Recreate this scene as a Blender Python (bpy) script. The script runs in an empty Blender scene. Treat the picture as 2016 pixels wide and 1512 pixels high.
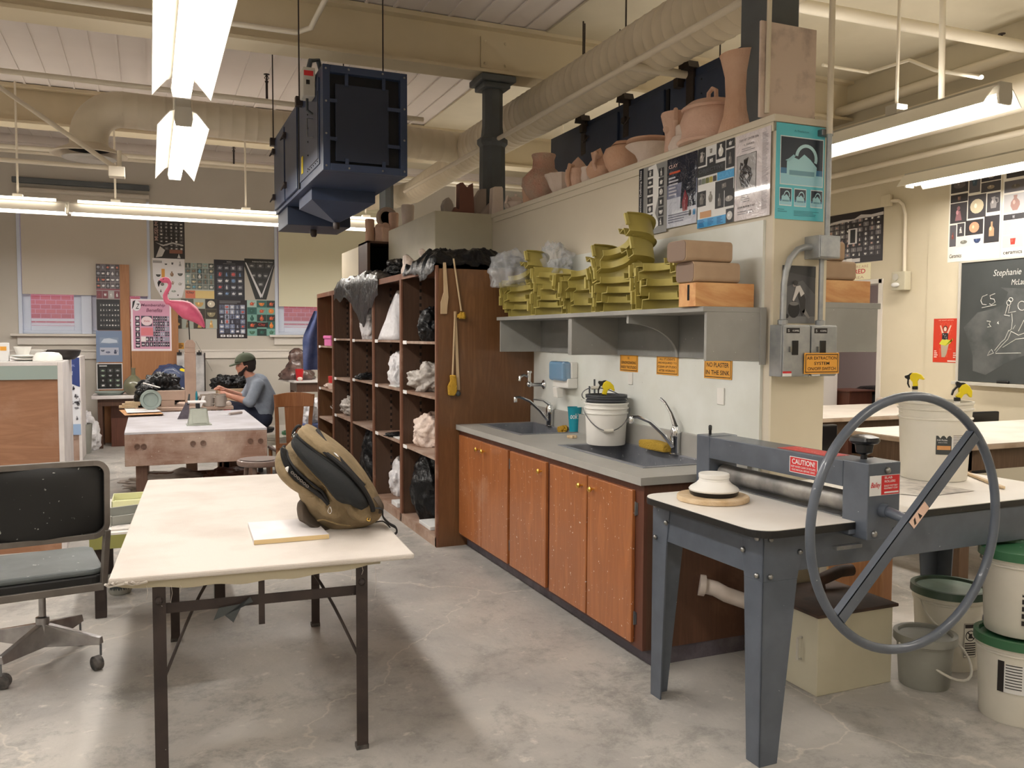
import bpy, math, random
from mathutils import Vector, Matrix, noise as mnoise
random.seed(7)
S = bpy.context.scene
COL = S.collection
PI = math.pi
# ---------------------------------------------------------------- camera, view, world
YAW, PIT, ROL, FOC, EYE = .401437, -.054834, .004252, 1680., 1.6
_F = Vector((math.sin(YAW)*math.cos(PIT), math.cos(YAW)*math.cos(PIT), math.sin(PIT)))
_r = Vector((math.cos(YAW), -math.sin(YAW), 0)); _u = _r.cross(_F)
_R = _r*math.cos(ROL)+_u*math.sin(ROL); _U = _u*math.cos(ROL)-_r*math.sin(ROL)
CAM = Vector((0, 0, EYE))
cd = bpy.data.cameras.new('camera'); cam = bpy.data.objects.new('camera', cd); COL.objects.link(cam)
cd.sensor_width = 36; cd.lens = FOC/2016*36; cd.clip_start = .05; cd.clip_end = 100
cam.matrix_world = Matrix(((_R.x, _U.x, -_F.x, 0), (_R.y, _U.y, -_F.y, 0), (_R.z, _U.z, -_F.z, EYE), (0, 0, 0, 1)))
S.camera = cam
S.view_settings.view_transform = 'Standard'; S.view_settings.look = 'None'
S.view_settings.gamma = 1; S.view_settings.use_curve_mapping = False
S.view_settings.exposure = 0.0
w = bpy.data.worlds.new('world'); S.world = w; w.use_nodes = True
w.node_tree.nodes['Background'].inputs[0].default_value = (.62, .74, 1, 1)
w.node_tree.nodes['Background'].inputs[1].default_value = 1.6
TUBE_W = 34.0
LAMP_COL = (1.0, .975, .955)      # studio side
LAMP_WARM = (1.0, .945, .875)     # classroom side

def P(px, py, ax, v):
    "point of the room seen at a photo pixel, on the plane ax = v"
    d = _F+_R*((px-1008)/FOC)-_U*((py-756)/FOC)
    i = 'xyz'.index(ax)
    return CAM+d*((v-CAM[i])/d[i])

# ---------------------------------------------------------------- materials
MATS = {}
def _new(name):
    m = bpy.data.materials.new(name); m.use_nodes = True; MATS[name] = m
    n = m.node_tree.nodes; return m, n, m.node_tree.links, n['Principled BSDF']
def lin(c):
    return tuple(((x/255+.055)/1.055)**2.4 if x/255 > .04045 else x/255/12.92 for x in c)+(1,)
def _coord(n, l, sc=(1, 1, 1)):
    t = n.new('ShaderNodeTexCoord'); mp = n.new('ShaderNodeMapping'); mp.inputs['Scale'].default_value = sc
    l.new(t.outputs['Object'], mp.inputs[0]); return mp.outputs[0]
def _noise(n, l, v, sc, det=4, dist=0, rough=.55):
    t = n.new('ShaderNodeTexNoise'); t.inputs['Scale'].default_value = sc; t.inputs['Detail'].default_value = det
    t.inputs['Distortion'].default_value = dist; t.inputs['Roughness'].default_value = rough; l.new(v, t.inputs['Vector']); return t.outputs[0]
def _ramp(n, l, f, stops):
    r = n.new('ShaderNodeValToRGB'); e = r.color_ramp.elements
    while len(e) < len(stops): e.new(.5)
    for k, (p, c) in enumerate(stops): e[k].position = p; e[k].color = c if len(c) == 4 else tuple(c)+(1,)
    l.new(f, r.inputs[0]); return r.outputs[0]
def _mix(n, l, f, a, b):
    m = n.new('ShaderNodeMix'); m.data_type = 'RGBA'
    for s, v in ((0, f), (6, a), (7, b)):
        if hasattr(v, 'links'): l.new(v, m.inputs[s])
        else: m.inputs[s].default_value = v
    return m.outputs[2]
def _bump(n, l, h, st, dist=.02):
    b = n.new('ShaderNodeBump'); b.inputs['Strength'].default_value = st; b.inputs['Distance'].default_value = dist
    l.new(h, b.inputs['Height']); return b.outputs[0]
def mt(name, c, rough=.55, metal=0, c2=None, sc=6, spk=None, bump=0, bsc=60, det=4, lo=.35, hi=.65, coat=0, spk_t=.68, spk_sc=70):
    "painted / plastic / metal surface with mottling and optional splatter"
    m, n, l, b = _new(name); b.inputs['Roughness'].default_value = rough; b.inputs['Metallic'].default_value = metal
    b.inputs['Coat Weight'].default_value = coat
    col = lin(c); v = _coord(n, l)
    if c2:
        col = _ramp(n, l, _noise(n, l, v, sc, det), [(lo, lin(c)), (hi, lin(c2))])
    if spk:
        f = _ramp(n, l, _noise(n, l, v, spk_sc, 2), [(spk_t, (0, 0, 0)), (spk_t+.03, (1, 1, 1))]); col = _mix(n, l, f, col, lin(spk))
    if hasattr(col, 'links'): l.new(col, b.inputs['Base Color'])
    else: b.inputs['Base Color'].default_value = col
    if bump: l.new(_bump(n, l, _noise(n, l, v, bsc, 5), bump), b.inputs['Normal'])
    return m
def wood(name, c, c2, ax='z', sc=9, rough=.45, dust=None, dust_t=(.5, .75), spk=None, coat=0, st=14, dsc=2.2):
    m, n, l, b = _new(name); b.inputs['Roughness'].default_value = rough; b.inputs['Coat Weight'].default_value = coat
    s = [st, st, st]; s['xyz'.index(ax)] = 1.0
    v = _coord(n, l, tuple(s)); f = _noise(n, l, v, sc*.14, 6, 1.6, .6)
    col = _ramp(n, l, f, [(.3, lin(c)), (.52, lin(c2)), (.7, lin(c))])
    v2 = _coord(n, l)
    if dust:
        d = _ramp(n, l, _noise(n, l, v2, dsc, 8, .3, .65), [(dust_t[0], (0, 0, 0)), (dust_t[1], (1, 1, 1))]); col = _mix(n, l, d, col, lin(dust))
    if spk:
        f2 = _ramp(n, l, _noise(n, l, v2, 55, 2), [(.7, (0, 0, 0)), (.73, (1, 1, 1))]); col = _mix(n, l, f2, col, lin(spk))
    l.new(col, b.inputs['Base Color']); l.new(_bump(n, l, f, .15, .004), b.inputs['Normal']); return m
def emit(name, c, st):
    m, n, l, b = _new(name); b.inputs['Base Color'].default_value = (.8, .8, .8, 1)
    b.inputs['Emission Color'].default_value = lin(c); b.inputs['Emission Strength'].default_value = st; return m
def printmat(name, rough=.4, coat=0, bump=0):
    m, n, l, b = _new(name); a = n.new('ShaderNodeAttribute'); a.attribute_name = 'ink'
    l.new(a.outputs['Color'], b.inputs['Base Color']); b.inputs['Roughness'].default_value = rough; b.inputs['Coat Weight'].default_value = coat
    if bump: l.new(_bump(n, l, _noise(n, l, _coord(n, l), 7, 3, 2.5), bump, .02), b.inputs['Normal'])
    return m
def glassy(name, c, alpha, rough=.05):
    m, n, l, b = _new(name); b.inputs['Base Color'].default_value = lin(c); b.inputs['Roughness'].default_value = rough
    b.inputs['Alpha'].default_value = alpha; return m

mt('wall_paint', (212, 203, 184), .75, c2=(205, 195, 176), sc=1.2)
mt('wall_far', (196, 190, 180), .75, c2=(188, 182, 172), sc=1.0)
mt('wall_cream', (214, 204, 180), .7, c2=(206, 196, 172), sc=1.5)
mt('board_white', (226, 229, 224), .3, c2=(214, 216, 208), sc=2.5, spk=(150, 145, 130), spk_t=.75, spk_sc=24)
mt('ceil_paint', (226, 217, 210), .8, c2=(216, 207, 200), sc=.8)
mt('beam_paint', (216, 202, 172), .7, c2=(206, 192, 162), sc=1)
mt('duct_paint', (222, 210, 186), .5, c2=(208, 196, 172), sc=2)
mt('pipe_paint', (222, 212, 192), .55)
mt('trim_paint', (214, 208, 200), .6)
mt('column_paint', (92, 97, 100), .55, c2=(84, 88, 90), sc=4)
mt('grey_paint', (128, 128, 125), .6, c2=(118, 118, 115), sc=5, spk=(180, 178, 170), spk_t=.74)
mt('shelf_grey', (152, 151, 146), .55, c2=(140, 139, 134), sc=4, spk=(205, 203, 195), spk_t=.75)
mt('machine_grey', (88, 95, 106), .38, c2=(76, 83, 93), sc=7, spk=(190, 192, 190), spk_t=.76, coat=.2)
mt('machine_grey_dark', (70, 76, 82), .4, c2=(62, 67, 72), sc=7)
mt('steel', (170, 170, 168), .3, 1, c2=(130, 130, 128), sc=20)
mt('steel_dull', (118, 120, 124), .42, .8, c2=(168, 168, 165), sc=9, det=8, lo=.45, hi=.75)
mt('sink_steel', (118, 121, 128), .4, .25, c2=(142, 144, 150), sc=6, spk=(210, 212, 215), spk_t=.7, spk_sc=40)
mt('chrome', (215, 216, 218), .12, 1)
mt('galv', (150, 154, 156), .45, .6, c2=(170, 172, 172), sc=15)
mt('brass', (220, 180, 90), .3, 1)
mt('cast_roller', (112, 110, 108), .5, .4, c2=(160, 156, 150), sc=9, det=8)
mt('black_iron', (48, 40, 38), .5, .3, c2=(62, 52, 48), sc=12, spk=(180, 175, 170), spk_t=.76, spk_sc=90)
mt('black_plastic', (24, 24, 26), .3)
mt('black_edge', (26, 26, 26), .35, spk=(120, 120, 120), spk_t=.75)
mt('rubber', (48, 46, 45), .8, c2=(95, 90, 86), sc=30)
mt('bag_black', (16, 17, 19), .3, coat=.1, bump=.9, bsc=16)
MATS['bag_black'].node_tree.nodes['Principled BSDF'].inputs['Specular IOR Level'].default_value = .28
mt('bag_blue', (58, 72, 108), .25, coat=.5, bump=.9, bsc=16)
mt('bag_white', (226, 224, 226), .35, bump=.9, bsc=16)
mt('bag_grey', (176, 168, 160), .35, c2=(200, 194, 188), sc=8, bump=.9, bsc=16)
mt('bag_pinkish', (218, 196, 182), .35, c2=(232, 214, 202), sc=6, bump=.9, bsc=16)
mt('white_laminate', (238, 234, 228), .3, c2=(228, 222, 214), sc=3)
mt('counter_laminate', (170, 168, 162), .4, c2=(160, 158, 152), sc=4, spk=(200, 198, 190), spk_t=.74)
mt('canvas', (203, 195, 186), .85, c2=(178, 168, 157), sc=2.6, lo=.45, hi=.85, det=8, bump=.15, bsc=150, spk=(150, 138, 122), spk_t=.8, spk_sc=26)
mt('canvas_raw', (178, 168, 144), .85)
mt('clay_pink', (214, 178, 158), .85, c2=(226, 196, 178), sc=5, bump=.3, bsc=50)
mt('clay_pale', (222, 206, 194), .85, c2=(232, 218, 208), sc=5, bump=.25, bsc=50)
mt('clay_tan', (204, 164, 138), .85, c2=(214, 180, 156), sc=6, bump=.3, bsc=45)
mt('clay_rough', (196, 172, 154), .9, c2=(206, 158, 138), sc=7, bump=.9, bsc=70)
mt('clay_grey', (166, 156, 146), .7, c2=(178, 168, 158), sc=8)
mt('clay_board', (204, 178, 160), .8, c2=(176, 150, 134), sc=3, det=8, spk=(120, 90, 70), spk_t=.74, spk_sc=20)
mt('bat_wood', (196, 168, 130), .85, c2=(214, 192, 160), sc=14, bump=.3)
mt('white_plastic', (232, 230, 224), .35)
mt('pail_plastic', (222, 218, 206), .4, c2=(212, 208, 196), sc=4)
mt('pail_grey', (150, 150, 142), .5, c2=(136, 136, 128), sc=4)
mt('green_lid', (52, 104, 70), .4, spk=(200, 205, 200), spk_t=.72, spk_sc=40)
mt('green_lid_dark', (44, 72, 56), .35, c2=(70, 90, 76), sc=5)
mt('lid_clear', (150, 168, 156), .3, c2=(120, 140, 128), sc=6)
mt('dark_bucket', (70, 72, 76), .5)
mt('yellow', (240, 215, 30), .35); mt('red', (200, 40, 44), .4); mt('red_label', (190, 38, 48), .4, spk=(235, 200, 200), spk_t=.66, spk_sc=60)
mt('teal', (20, 140, 160), .4); mt('teal_soft', (90, 190, 190), .4)
mt('sponge', (206, 168, 62), .95, bump=.9, bsc=130); mt('sponge_rough', (200, 156, 50), .95, bump=1, bsc=60)
mt('kraft', (178, 152, 124), .8, c2=(166, 140, 114), sc=6)
mt('kraft_dark', (132, 112, 98), .8)
mt('paper', (232, 230, 228), .7); mt('paper_dark', (120, 112, 104), .8)
mt('sign_yellow', (224, 160, 60), .5); mt('ink_black', (32, 26, 24), .6); mt('ink_red', (205, 70, 70), .6)
mt('cream_sign', (240, 232, 196), .6); mt('label_white', (220, 220, 218), .6)
mt('olive', (182, 168, 92), .42, c2=(170, 156, 82), sc=5, spk=(200, 195, 150), spk_t=.76)
mt('blue_metal', (48, 62, 90), .42, c2=(42, 55, 82), sc=5)
mt('blue_metal_dark', (28, 38, 58), .5)
mt('blue_black', (9, 12, 20), .7)
mt('cab_cream', (196, 190, 168), .55, c2=(186, 180, 158), sc=3)
mt('rust_top', (86, 64, 54), .8, c2=(60, 48, 42), sc=6)
mt('pvc', (222, 212, 204), .4, c2=(204, 190, 180), sc=8)
mt('tan_canvas', (116, 100, 74), .85, c2=(152, 132, 100), sc=9, bump=.5, bsc=22, det=8, lo=.3, hi=.7)
mt('tan_canvas_dark', (128, 108, 74), .88, c2=(142, 120, 82), sc=9, bump=.3, bsc=40)
mt('bag_mesh', (28, 30, 31), .9, bump=.2, bsc=200); mt('bag_trim', (30, 28, 28), .8); mt('bag_inside', (22, 22, 22), .9)
mt('bag_brown', (76, 66, 56), .85, c2=(88, 76, 64), sc=8)
mt('vinyl_black', (15, 15, 15), .55, spk=(150, 150, 145), spk_t=.71, spk_sc=42)
mt('vinyl_grey', (78, 84, 84), .5, c2=(96, 102, 102), sc=5, spk=(190, 190, 185), spk_t=.72, spk_sc=30)
mt('chair_frame', (104, 98, 92), .45, .5, c2=(118, 112, 106), sc=8, spk=(190, 186, 180), spk_t=.76)
mt('chair_steel', (176, 174, 174), .28, .8, c2=(146, 142, 142), sc=8)
mt('slate', (58, 62, 62), .7, c2=(64, 68, 68), sc=3)
mt('chalk', (205, 205, 200), .9)
_m = mt('chalk_smear', (96, 98, 98), .9, c2=(70, 74, 74), sc=4, det=8)
mt('shade_cloth', (204, 196, 184), .85); mt('shade_cloth_lit', (226, 222, 196), .85)  # second one is the same cloth with its lit tone put into the colour
mt('window_white', (206, 214, 230), .5)
mt('skin', (206, 150, 126), .55, c2=(196, 138, 116), sc=20); mt('hair', (44, 34, 30), .8, bump=.8, bsc=120)
mt('shirt', (152, 162, 176), .85, c2=(140, 150, 164), sc=14, bump=.3, bsc=30); mt('jeans', (40, 46, 66), .85, c2=(50, 56, 76), sc=12)
mt('cap_green', (84, 92, 74), .85); mt('glasses', (25, 25, 28), .3)
mt('flamingo', (236, 116, 146), .45, c2=(226, 100, 134), sc=12); mt('rod', (60, 56, 54), .5, .6)
mt('dusty_wood', (180, 156, 142), .8, c2=(160, 132, 116), sc=5, det=8)
mt('green_ceramic', (110, 112, 88), .25, c2=(120, 112, 96), sc=5, coat=.6)
mt('pale_green', (150, 164, 158), .5); mt('brown_glaze', (66, 48, 44), .22, c2=(112, 88, 82), sc=9, coat=.8, bump=.9, bsc=12)
mt('pink_plastic', (226, 120, 178), .4); mt('denim', (60, 74, 120), .85, c2=(90, 100, 140), sc=8)
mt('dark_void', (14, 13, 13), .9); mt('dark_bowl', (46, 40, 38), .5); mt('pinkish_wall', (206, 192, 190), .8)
mt('green_tray', (206, 206, 160), .5); mt('olive_table', (150, 148, 84), .5); mt('scale_green', (168, 172, 160), .4, .2, c2=(156, 160, 148), sc=8)
mt('mesh_clear', (225, 226, 230), .2, bump=.8, bsc=20)
mt('kiln_shelf', (216, 198, 184), .85, c2=(138, 120, 114), sc=5.5, det=8, lo=.52, hi=.78, spk=(150, 130, 120), spk_t=.74, spk_sc=9)
for nm in ('kiln_shelf',): pass
wood('locker_wood', (122, 84, 52), (104, 70, 42), 'z', 9, .4, coat=.25, st=9)
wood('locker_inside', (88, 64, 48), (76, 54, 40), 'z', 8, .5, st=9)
wood('locker_trim', (128, 88, 66), (112, 72, 52), 'z', 8, .5, dust=(176, 150, 130), dust_t=(.55, .8))
wood('locker_shelf', (150, 118, 98), (130, 98, 78), 'x', 8, .6, dust=(190, 170, 155), dust_t=(.4, .7))
wood('door_wood', (174, 108, 60), (152, 90, 48), 'z', 8, .35, dust=(198, 160, 134), dust_t=(.58, .85), spk=(225, 215, 205), coat=.3, st=8, dsc=1.1)
wood('frame_wood', (104, 62, 46), (90, 52, 38), 'z', 8, .5, dust=(160, 130, 115), dust_t=(.6, .85))
wood('toe_wood', (90, 84, 92), (80, 74, 82), 'y', 8, .6, dust=(140, 132, 140), dust_t=(.45, .8))
wood('end_wood', (100, 66, 48), (86, 56, 40), 'z', 8, .5, dust=(140, 104, 82), dust_t=(.6, .9))
wood('panel_wood', (166, 122, 92), (150, 106, 78), 'x', 9, .6, st=10, dust=(182, 146, 122), dust_t=(.5, .8))
wood('orange_ply', (172, 124, 84), (158, 108, 70), 'z', 8, .5)
wood('pine', (222, 176, 120), (196, 138, 84), 'x', 7, .55, st=5)
wood('pine_y', (206, 184, 150), (190, 164, 128), 'z', 7, .55, st=6)
wood('bench_wood', (160, 128, 112), (142, 108, 92), 'x', 8, .7, dust=(196, 176, 162), dust_t=(.42, .68), spk=(225, 215, 205))
wood('bench_leg', (120, 92, 78), (104, 76, 62), 'z', 8, .7, dust=(160, 140, 128), dust_t=(.5, .8))
wood('oak', (150, 98, 60), (132, 82, 46), 'z', 8, .45)
wood('stool_wood', (118, 98, 90), (104, 84, 76), 'x', 8, .5, dust=(150, 130, 120), dust_t=(.5, .8), coat=.3)
wood('dark_wood', (96, 66, 50), (80, 54, 40), 'z', 8, .5)
wood('table_apron', (116, 92, 72), (96, 74, 56), 'z', 8, .6)
mt('dusty_top', (206, 204, 210), .75, c2=(186, 182, 186), sc=3, det=8)
mt('dusty_white', (226, 220, 218), .7, c2=(206, 200, 198), sc=4)
mt('table_edge', (188, 168, 148), .8, c2=(168, 146, 124), sc=8)
printmat('print'); printmat('print_gloss', .12, .7, .55)
emit('tube', (255, 246, 234), 22.0); emit('strip_glow', (255, 240, 215), 5.0)
mt('reflector', (240, 236, 226), .5); mt('lamp_grey', (190, 186, 176), .55)
glassy('pane_glass', (235, 240, 250), .12); glassy('blue_clear', (90, 150, 195), .6, .15)
glassy('film', (225, 228, 232), .30, .15)

m, n, l, b = _new('slot_strip'); wv_ = n.new('ShaderNodeTexWave'); wv_.bands_direction = 'Z'; wv_.inputs['Scale'].default_value = 5.2; l.new(_coord(n, l), wv_.inputs['Vector'])
l.new(_ramp(n, l, wv_.outputs[0], [(.4, lin((28, 20, 16))), (.5, lin((96, 74, 60)))]), b.inputs['Base Color'])
# concrete floor
m, n, l, b = _new('concrete'); v = _coord(n, l)
a = _ramp(n, l, _noise(n, l, v, .9, 10, .4, .62), [(.32, lin((150, 147, 143))), (.5, lin((168, 164, 158))), (.68, lin((184, 179, 171)))])
f = _ramp(n, l, _noise(n, l, v, 2.6, 14, .2, .82), [(.5, (0, 0, 0)), (.62, (.8, .8, .8))])
a = _mix(n, l, f, a, lin((130, 128, 123)))
f = _ramp(n, l, _noise(n, l, v, 1.1, 10, .2, .7), [(.56, (0, 0, 0)), (.74, (.7, .7, .7))])
a = _mix(n, l, f, a, lin((112, 110, 106)))
f = _ramp(n, l, _noise(n, l, v, 13, 6, .2, .6), [(.62, (0, 0, 0)), (.72, (.7, .7, .7))]); a = _mix(n, l, f, a, lin((204, 198, 188)))
vo = n.new('ShaderNodeTexVoronoi'); vo.feature = 'DISTANCE_TO_EDGE'; vo.inputs['Scale'].default_value = .42
nd = n.new('ShaderNodeTexNoise'); nd.inputs['Scale'].default_value = 3.; nd.inputs['Detail'].default_value = 8; l.new(v, nd.inputs['Vector'])
va = n.new('ShaderNodeVectorMath'); va.operation = 'MULTIPLY_ADD'; l.new(nd.outputs[1], va.inputs[0]); va.inputs[1].default_value = (.5, .5, 0); l.new(v, va.inputs[2]); l.new(va.outputs[0], vo.inputs['Vector'])
f = _ramp(n, l, vo.outputs[0], [(0, (.45, .45, .45)), (.004, (0, 0, 0))]); a = _mix(n, l, f, a, lin((214, 206, 192)))
l.new(a, b.inputs['Base Color']); l.new(_ramp(n, l, _noise(n, l, v, 3, 8), [(.35, (.38, .38, .38)), (.65, (.7, .7, .7))]), b.inputs['Roughness'])
l.new(_bump(n, l, _noise(n, l, v, 30, 8), .12), b.inputs['Normal'])
# brick outside
m, n, l, b = _new('brick'); t = n.new('ShaderNodeTexCoord'); mp = n.new('ShaderNodeMapping'); mp.inputs['Rotation'].default_value = (PI/2, 0, 0)
br = n.new('ShaderNodeTexBrick'); l.new(t.outputs['Object'], mp.inputs[0]); l.new(mp.outputs[0], br.inputs[0]); br.inputs['Scale'].default_value = 3.2
br.inputs['Color1'].default_value = lin((214, 100, 98)); br.inputs['Color2'].default_value = lin((196, 82, 86)); br.inputs['Mortar'].default_value = lin((222, 160, 168)); br.inputs['Mortar Size'].default_value = .014
l.new(br.outputs[0], b.inputs['Base Color']); b.inputs['Roughness'].default_value = .9

# ---------------------------------------------------------------- mesh building
W = {}
class MB:
    def __init__(s): s.v = []; s.f = []; s.c = []
    def add(s, vs, fs, mx=None, col=None):
        o = len(s.v)
        s.v += [tuple(mx @ Vector(p)) for p in vs] if mx else [tuple(p) for p in vs]
        s.f += [tuple(i+o for i in f) for f in fs]; s.c += [col]*len(fs); return s
    def box(s, x0, x1, y0, y1, z0, z1, mx=None, col=None):
        v = [(x, y, z) for z in (z0, z1) for y in (y0, y1) for x in (x0, x1)]
        return s.add(v, [(0, 2, 3, 1), (4, 5, 7, 6), (0, 1, 5, 4), (2, 6, 7, 3), (0, 4, 6, 2), (1, 3, 7, 5)], mx, col)
    def hexa(s, bot, top):
        return s.add(list(bot)+list(top), [(3, 2, 1, 0), (4, 5, 6, 7)]+[(i, (i+1) % 4, 4+(i+1) % 4, 4+i) for i in range(4)])
    def prism(s, poly, d, mx=None, col=None, d0=0):
        n = len(poly); v = [(p[0], p[1], d0) for p in poly]+[(p[0], p[1], d0+d) for p in poly]
        return s.add(v, [tuple(range(n))[::-1], tuple(range(n, 2*n))]+[(i, (i+1) % n, n+(i+1) % n, n+i) for i in range(n)], mx, col)
    def loft(s, rings, caps=True, mx=None, closed=False):
        n = len(rings[0]); v = [p for r in rings for p in r]; f = []
        m = len(rings)
        for k in range(m if closed else m-1):
            a = k*n; b2 = ((k+1) % m)*n
            f += [(a+i, a+(i+1) % n, b2+(i+1) % n, b2+i) for i in range(n)]
        if caps and not closed: f += [tuple(range(n))[::-1], tuple(range((m-1)*n, m*n))]
        return s.add(v, f, mx)
    def lathe(s, prof, c=(0, 0, 0), n=28, mx=None, a0=0, a1=2*PI, sx=1, sy=1, caps=True, ripple=0, rn=6):
        full = abs(a1-a0-2*PI) < 1e-6; k = n if full else n+1
        rings = []
        for (r, z) in prof:
            rings.append([(c[0]+max(r, .0004)*(1+ripple*math.sin(rn*t))*math.cos(t)*sx, c[1]+max(r, .0004)*(1+ripple*math.sin(rn*t))*math.sin(t)*sy, c[2]+z) for t in [a0+(a1-a0)*i/n for i in range(k)]])
        v = [p for r in rings for p in r]; f = []
        for j in range(len(prof)-1):
            for i in range(n): f.append((j*k+i, j*k+(i+1) % k, (j+1)*k+(i+1) % k, (j+1)*k+i))
        if caps and full: f += [tuple(range(k))[::-1], tuple(range((len(prof)-1)*k, len(prof)*k))]
        return s.add(v, f, mx)
    def tube(s, pts, r, n=10, closed=False, mx=None, flat=None):
        pts = [Vector(p) for p in pts]; m = len(pts); rs = r if isinstance(r, (list, tuple)) else [r]*m
        rings = []; up = None
        for i, p in enumerate(pts):
            a = pts[(i-1) % m] if (closed or i) else p; b2 = pts[(i+1) % m] if (closed or i < m-1) else p
            t = (b2-a).normalized()
            if up is None:
                up = Vector((0, 0, 1)) if abs(t.z) < .9 else Vector((1, 0, 0))
            x = t.cross(up).normalized(); y = x.cross(t).normalized(); up = y
            rings.append([tuple(p+(x*math.cos(2*PI*j/n)*(flat[0] if flat else 1)+y*math.sin(2*PI*j/n)*(flat[1] if flat else 1))*rs[i]) for j in range(n)])
        return s.loft(rings, True, mx, closed)
    def bar(s, a, b2, w, h, up=(0, 0, 1)):
        a = Vector(a); b2 = Vector(b2); t = (b2-a).normalized(); x = t.cross(Vector(up)).normalized(); y = x.cross(t)
        o = [(-w/2, -h/2), (w/2, -h/2), (w/2, h/2), (-w/2, h/2)]
        return s.loft([[tuple(q+x*i+y*j) for i, j in o] for q in (a, b2)])
    def sphere(s, c, r, n=12, sc=(1, 1, 1), mx=None):
        pr = [(math.sin(PI*k/n), -math.cos(PI*k/n)) for k in range(n+1)]; k = n*2
        rings = [[(c[0]+r*sc[0]*max(a, .001)*math.cos(2*PI*i/k), c[1]+r*sc[1]*max(a, .001)*math.sin(2*PI*i/k), c[2]+r*sc[2]*z) for i in range(k)] for a, z in pr]
        return s.loft(rings, True, mx)
    def capsule(s, a, b2, ra, rb, n=12):
        a = Vector(a); b2 = Vector(b2); t = (b2-a).normalized()
        pts = []; rs = []
        for k in range(5): q = PI/2*(1-k/4.); pts.append(a-t*ra*math.sin(q)); rs.append(max(ra*math.cos(q), .001))
        for k in range(5): q = PI/2*k/4.; pts.append(b2+t*rb*math.sin(q)); rs.append(max(rb*math.cos(q), .001))
        return s.tube(pts, rs, n)
    def build(s, name, mat, parent=None, smooth=False, bevel=0, local=False, mods=None):
        me = bpy.data.meshes.new(name)
        if parent is not None and not local:
            inv = W[parent].inverted(); vs = [tuple(inv @ Vector(p)) for p in s.v]
        else: vs = s.v
        o = bpy.data.objects.new(name, me); COL.objects.link(o)
        if parent is None and not local:
            xs = [p[0] for p in vs]; ys = [p[1] for p in vs]; zs = [p[2] for p in vs]
            c = Vector(((min(xs)+max(xs))/2, (min(ys)+max(ys))/2, min(zs))); vs = [(p[0]-c.x, p[1]-c.y, p[2]-c.z) for p in vs]; o.location = c
        me.from_pydata(vs, [], s.f); me.materials.append(MATS[mat])
        if any(c is not None for c in s.c):
            at = me.color_attributes.new('ink', 'FLOAT_COLOR', 'CORNER')
            for p, c in zip(me.polygons, s.c):
                for li in p.loop_indices: at.data[li].color = c or (.5, .5, .5, 1)
        me.validate(); 
        if smooth:
            for p in me.polygons: p.use_smooth = True
            if smooth != 'all':
                try: me.set_sharp_from_angle(angle=math.radians(smooth if isinstance(smooth, (int, float)) and smooth is not True else 42))
                except Exception: pass
        if bevel:
            b2 = o.modifiers.new('bevel', 'BEVEL'); b2.width = bevel; b2.segments = 2; b2.limit_method = 'ANGLE'; b2.angle_limit = math.radians(50)
        if parent is not None: o.parent = parent; W[o] = W[parent]
        else: W[o] = Matrix.Translation(o.location)
        return o
def thing(name, label, cat, loc=(0, 0, 0), rz=0, group=None):
    o = bpy.data.objects.new(name, None); COL.objects.link(o); o.empty_display_size = .1
    o.location = loc; o.rotation_euler = (0, 0, rz); W[o] = Matrix.Translation(Vector(loc)) @ Matrix.Rotation(rz, 4, 'Z')
    o['label'] = label; o['category'] = cat
    if group: o['group'] = group
    return o
def tag(o, label, cat, group=None, kind=None):
    o['label'] = label; o['category'] = cat
    if group: o['group'] = group
    if kind: o['kind'] = kind
    return o
def struct(o): o['kind'] = 'structure'; return o
CH = {}
def dup(root, loc, rz=0, label=None, group=None, rot=None):
    def kids(o): return [c for c in list(COL.objects) if c.parent == o]
    def rec(o, par):
        c = o.copy(); COL.objects.link(c)
        if par is not None: c.parent = par
        for k in kids(o): rec(k, c)
        return c
    c = rec(root, None); c.location = loc; c.rotation_euler = rot or (0, 0, rz)
    W[c] = Matrix.Translation(Vector(loc)) @ Matrix.Rotation(rz, 4, 'Z')
    if label: c['label'] = label
    if group: c['group'] = group
    return c
def fuse(o, vox, sm=4, fac=.5):
    r = o.modifiers.new('fuse', 'REMESH'); r.mode = 'VOXEL'; r.voxel_size = vox; r.use_smooth_shade = True
    s = o.modifiers.new('smooth', 'SMOOTH'); s.iterations = sm; s.factor = fac
    return o
def frame(o, u, v):
    "matrix: local x -> u, local y -> v, local z -> u x v, origin o"
    u = Vector(u).normalized(); v = Vector(v); v = (v-u*v.dot(u)).normalized(); w2 = u.cross(v)
    return Matrix(((u.x, v.x, w2.x, o[0]), (u.y, v.y, w2.y, o[1]), (u.z, v.z, w2.z, o[2]), (0, 0, 0, 1)))
def ellipse(cx, cy, a, b2, n=18, t0=0, t1=2*PI): return [(cx+a*math.cos(t0+(t1-t0)*i/n), cy+b2*math.sin(t0+(t1-t0)*i/n)) for i in range(n if abs(t1-t0-2*PI) < 1e-6 else n+1)]
def rrect(x0, y0, x1, y1, r, n=5):
    o = []
    for cx, cy, a in ((x1-r, y1-r, 0), (x0+r, y1-r, PI/2), (x0+r, y0+r, PI), (x1-r, y0+r, 1.5*PI)):
        o += [(cx+r*math.cos(a+PI/2*k/n), cy+r*math.sin(a+PI/2*k/n)) for k in range(n+1)]
    return o
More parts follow.
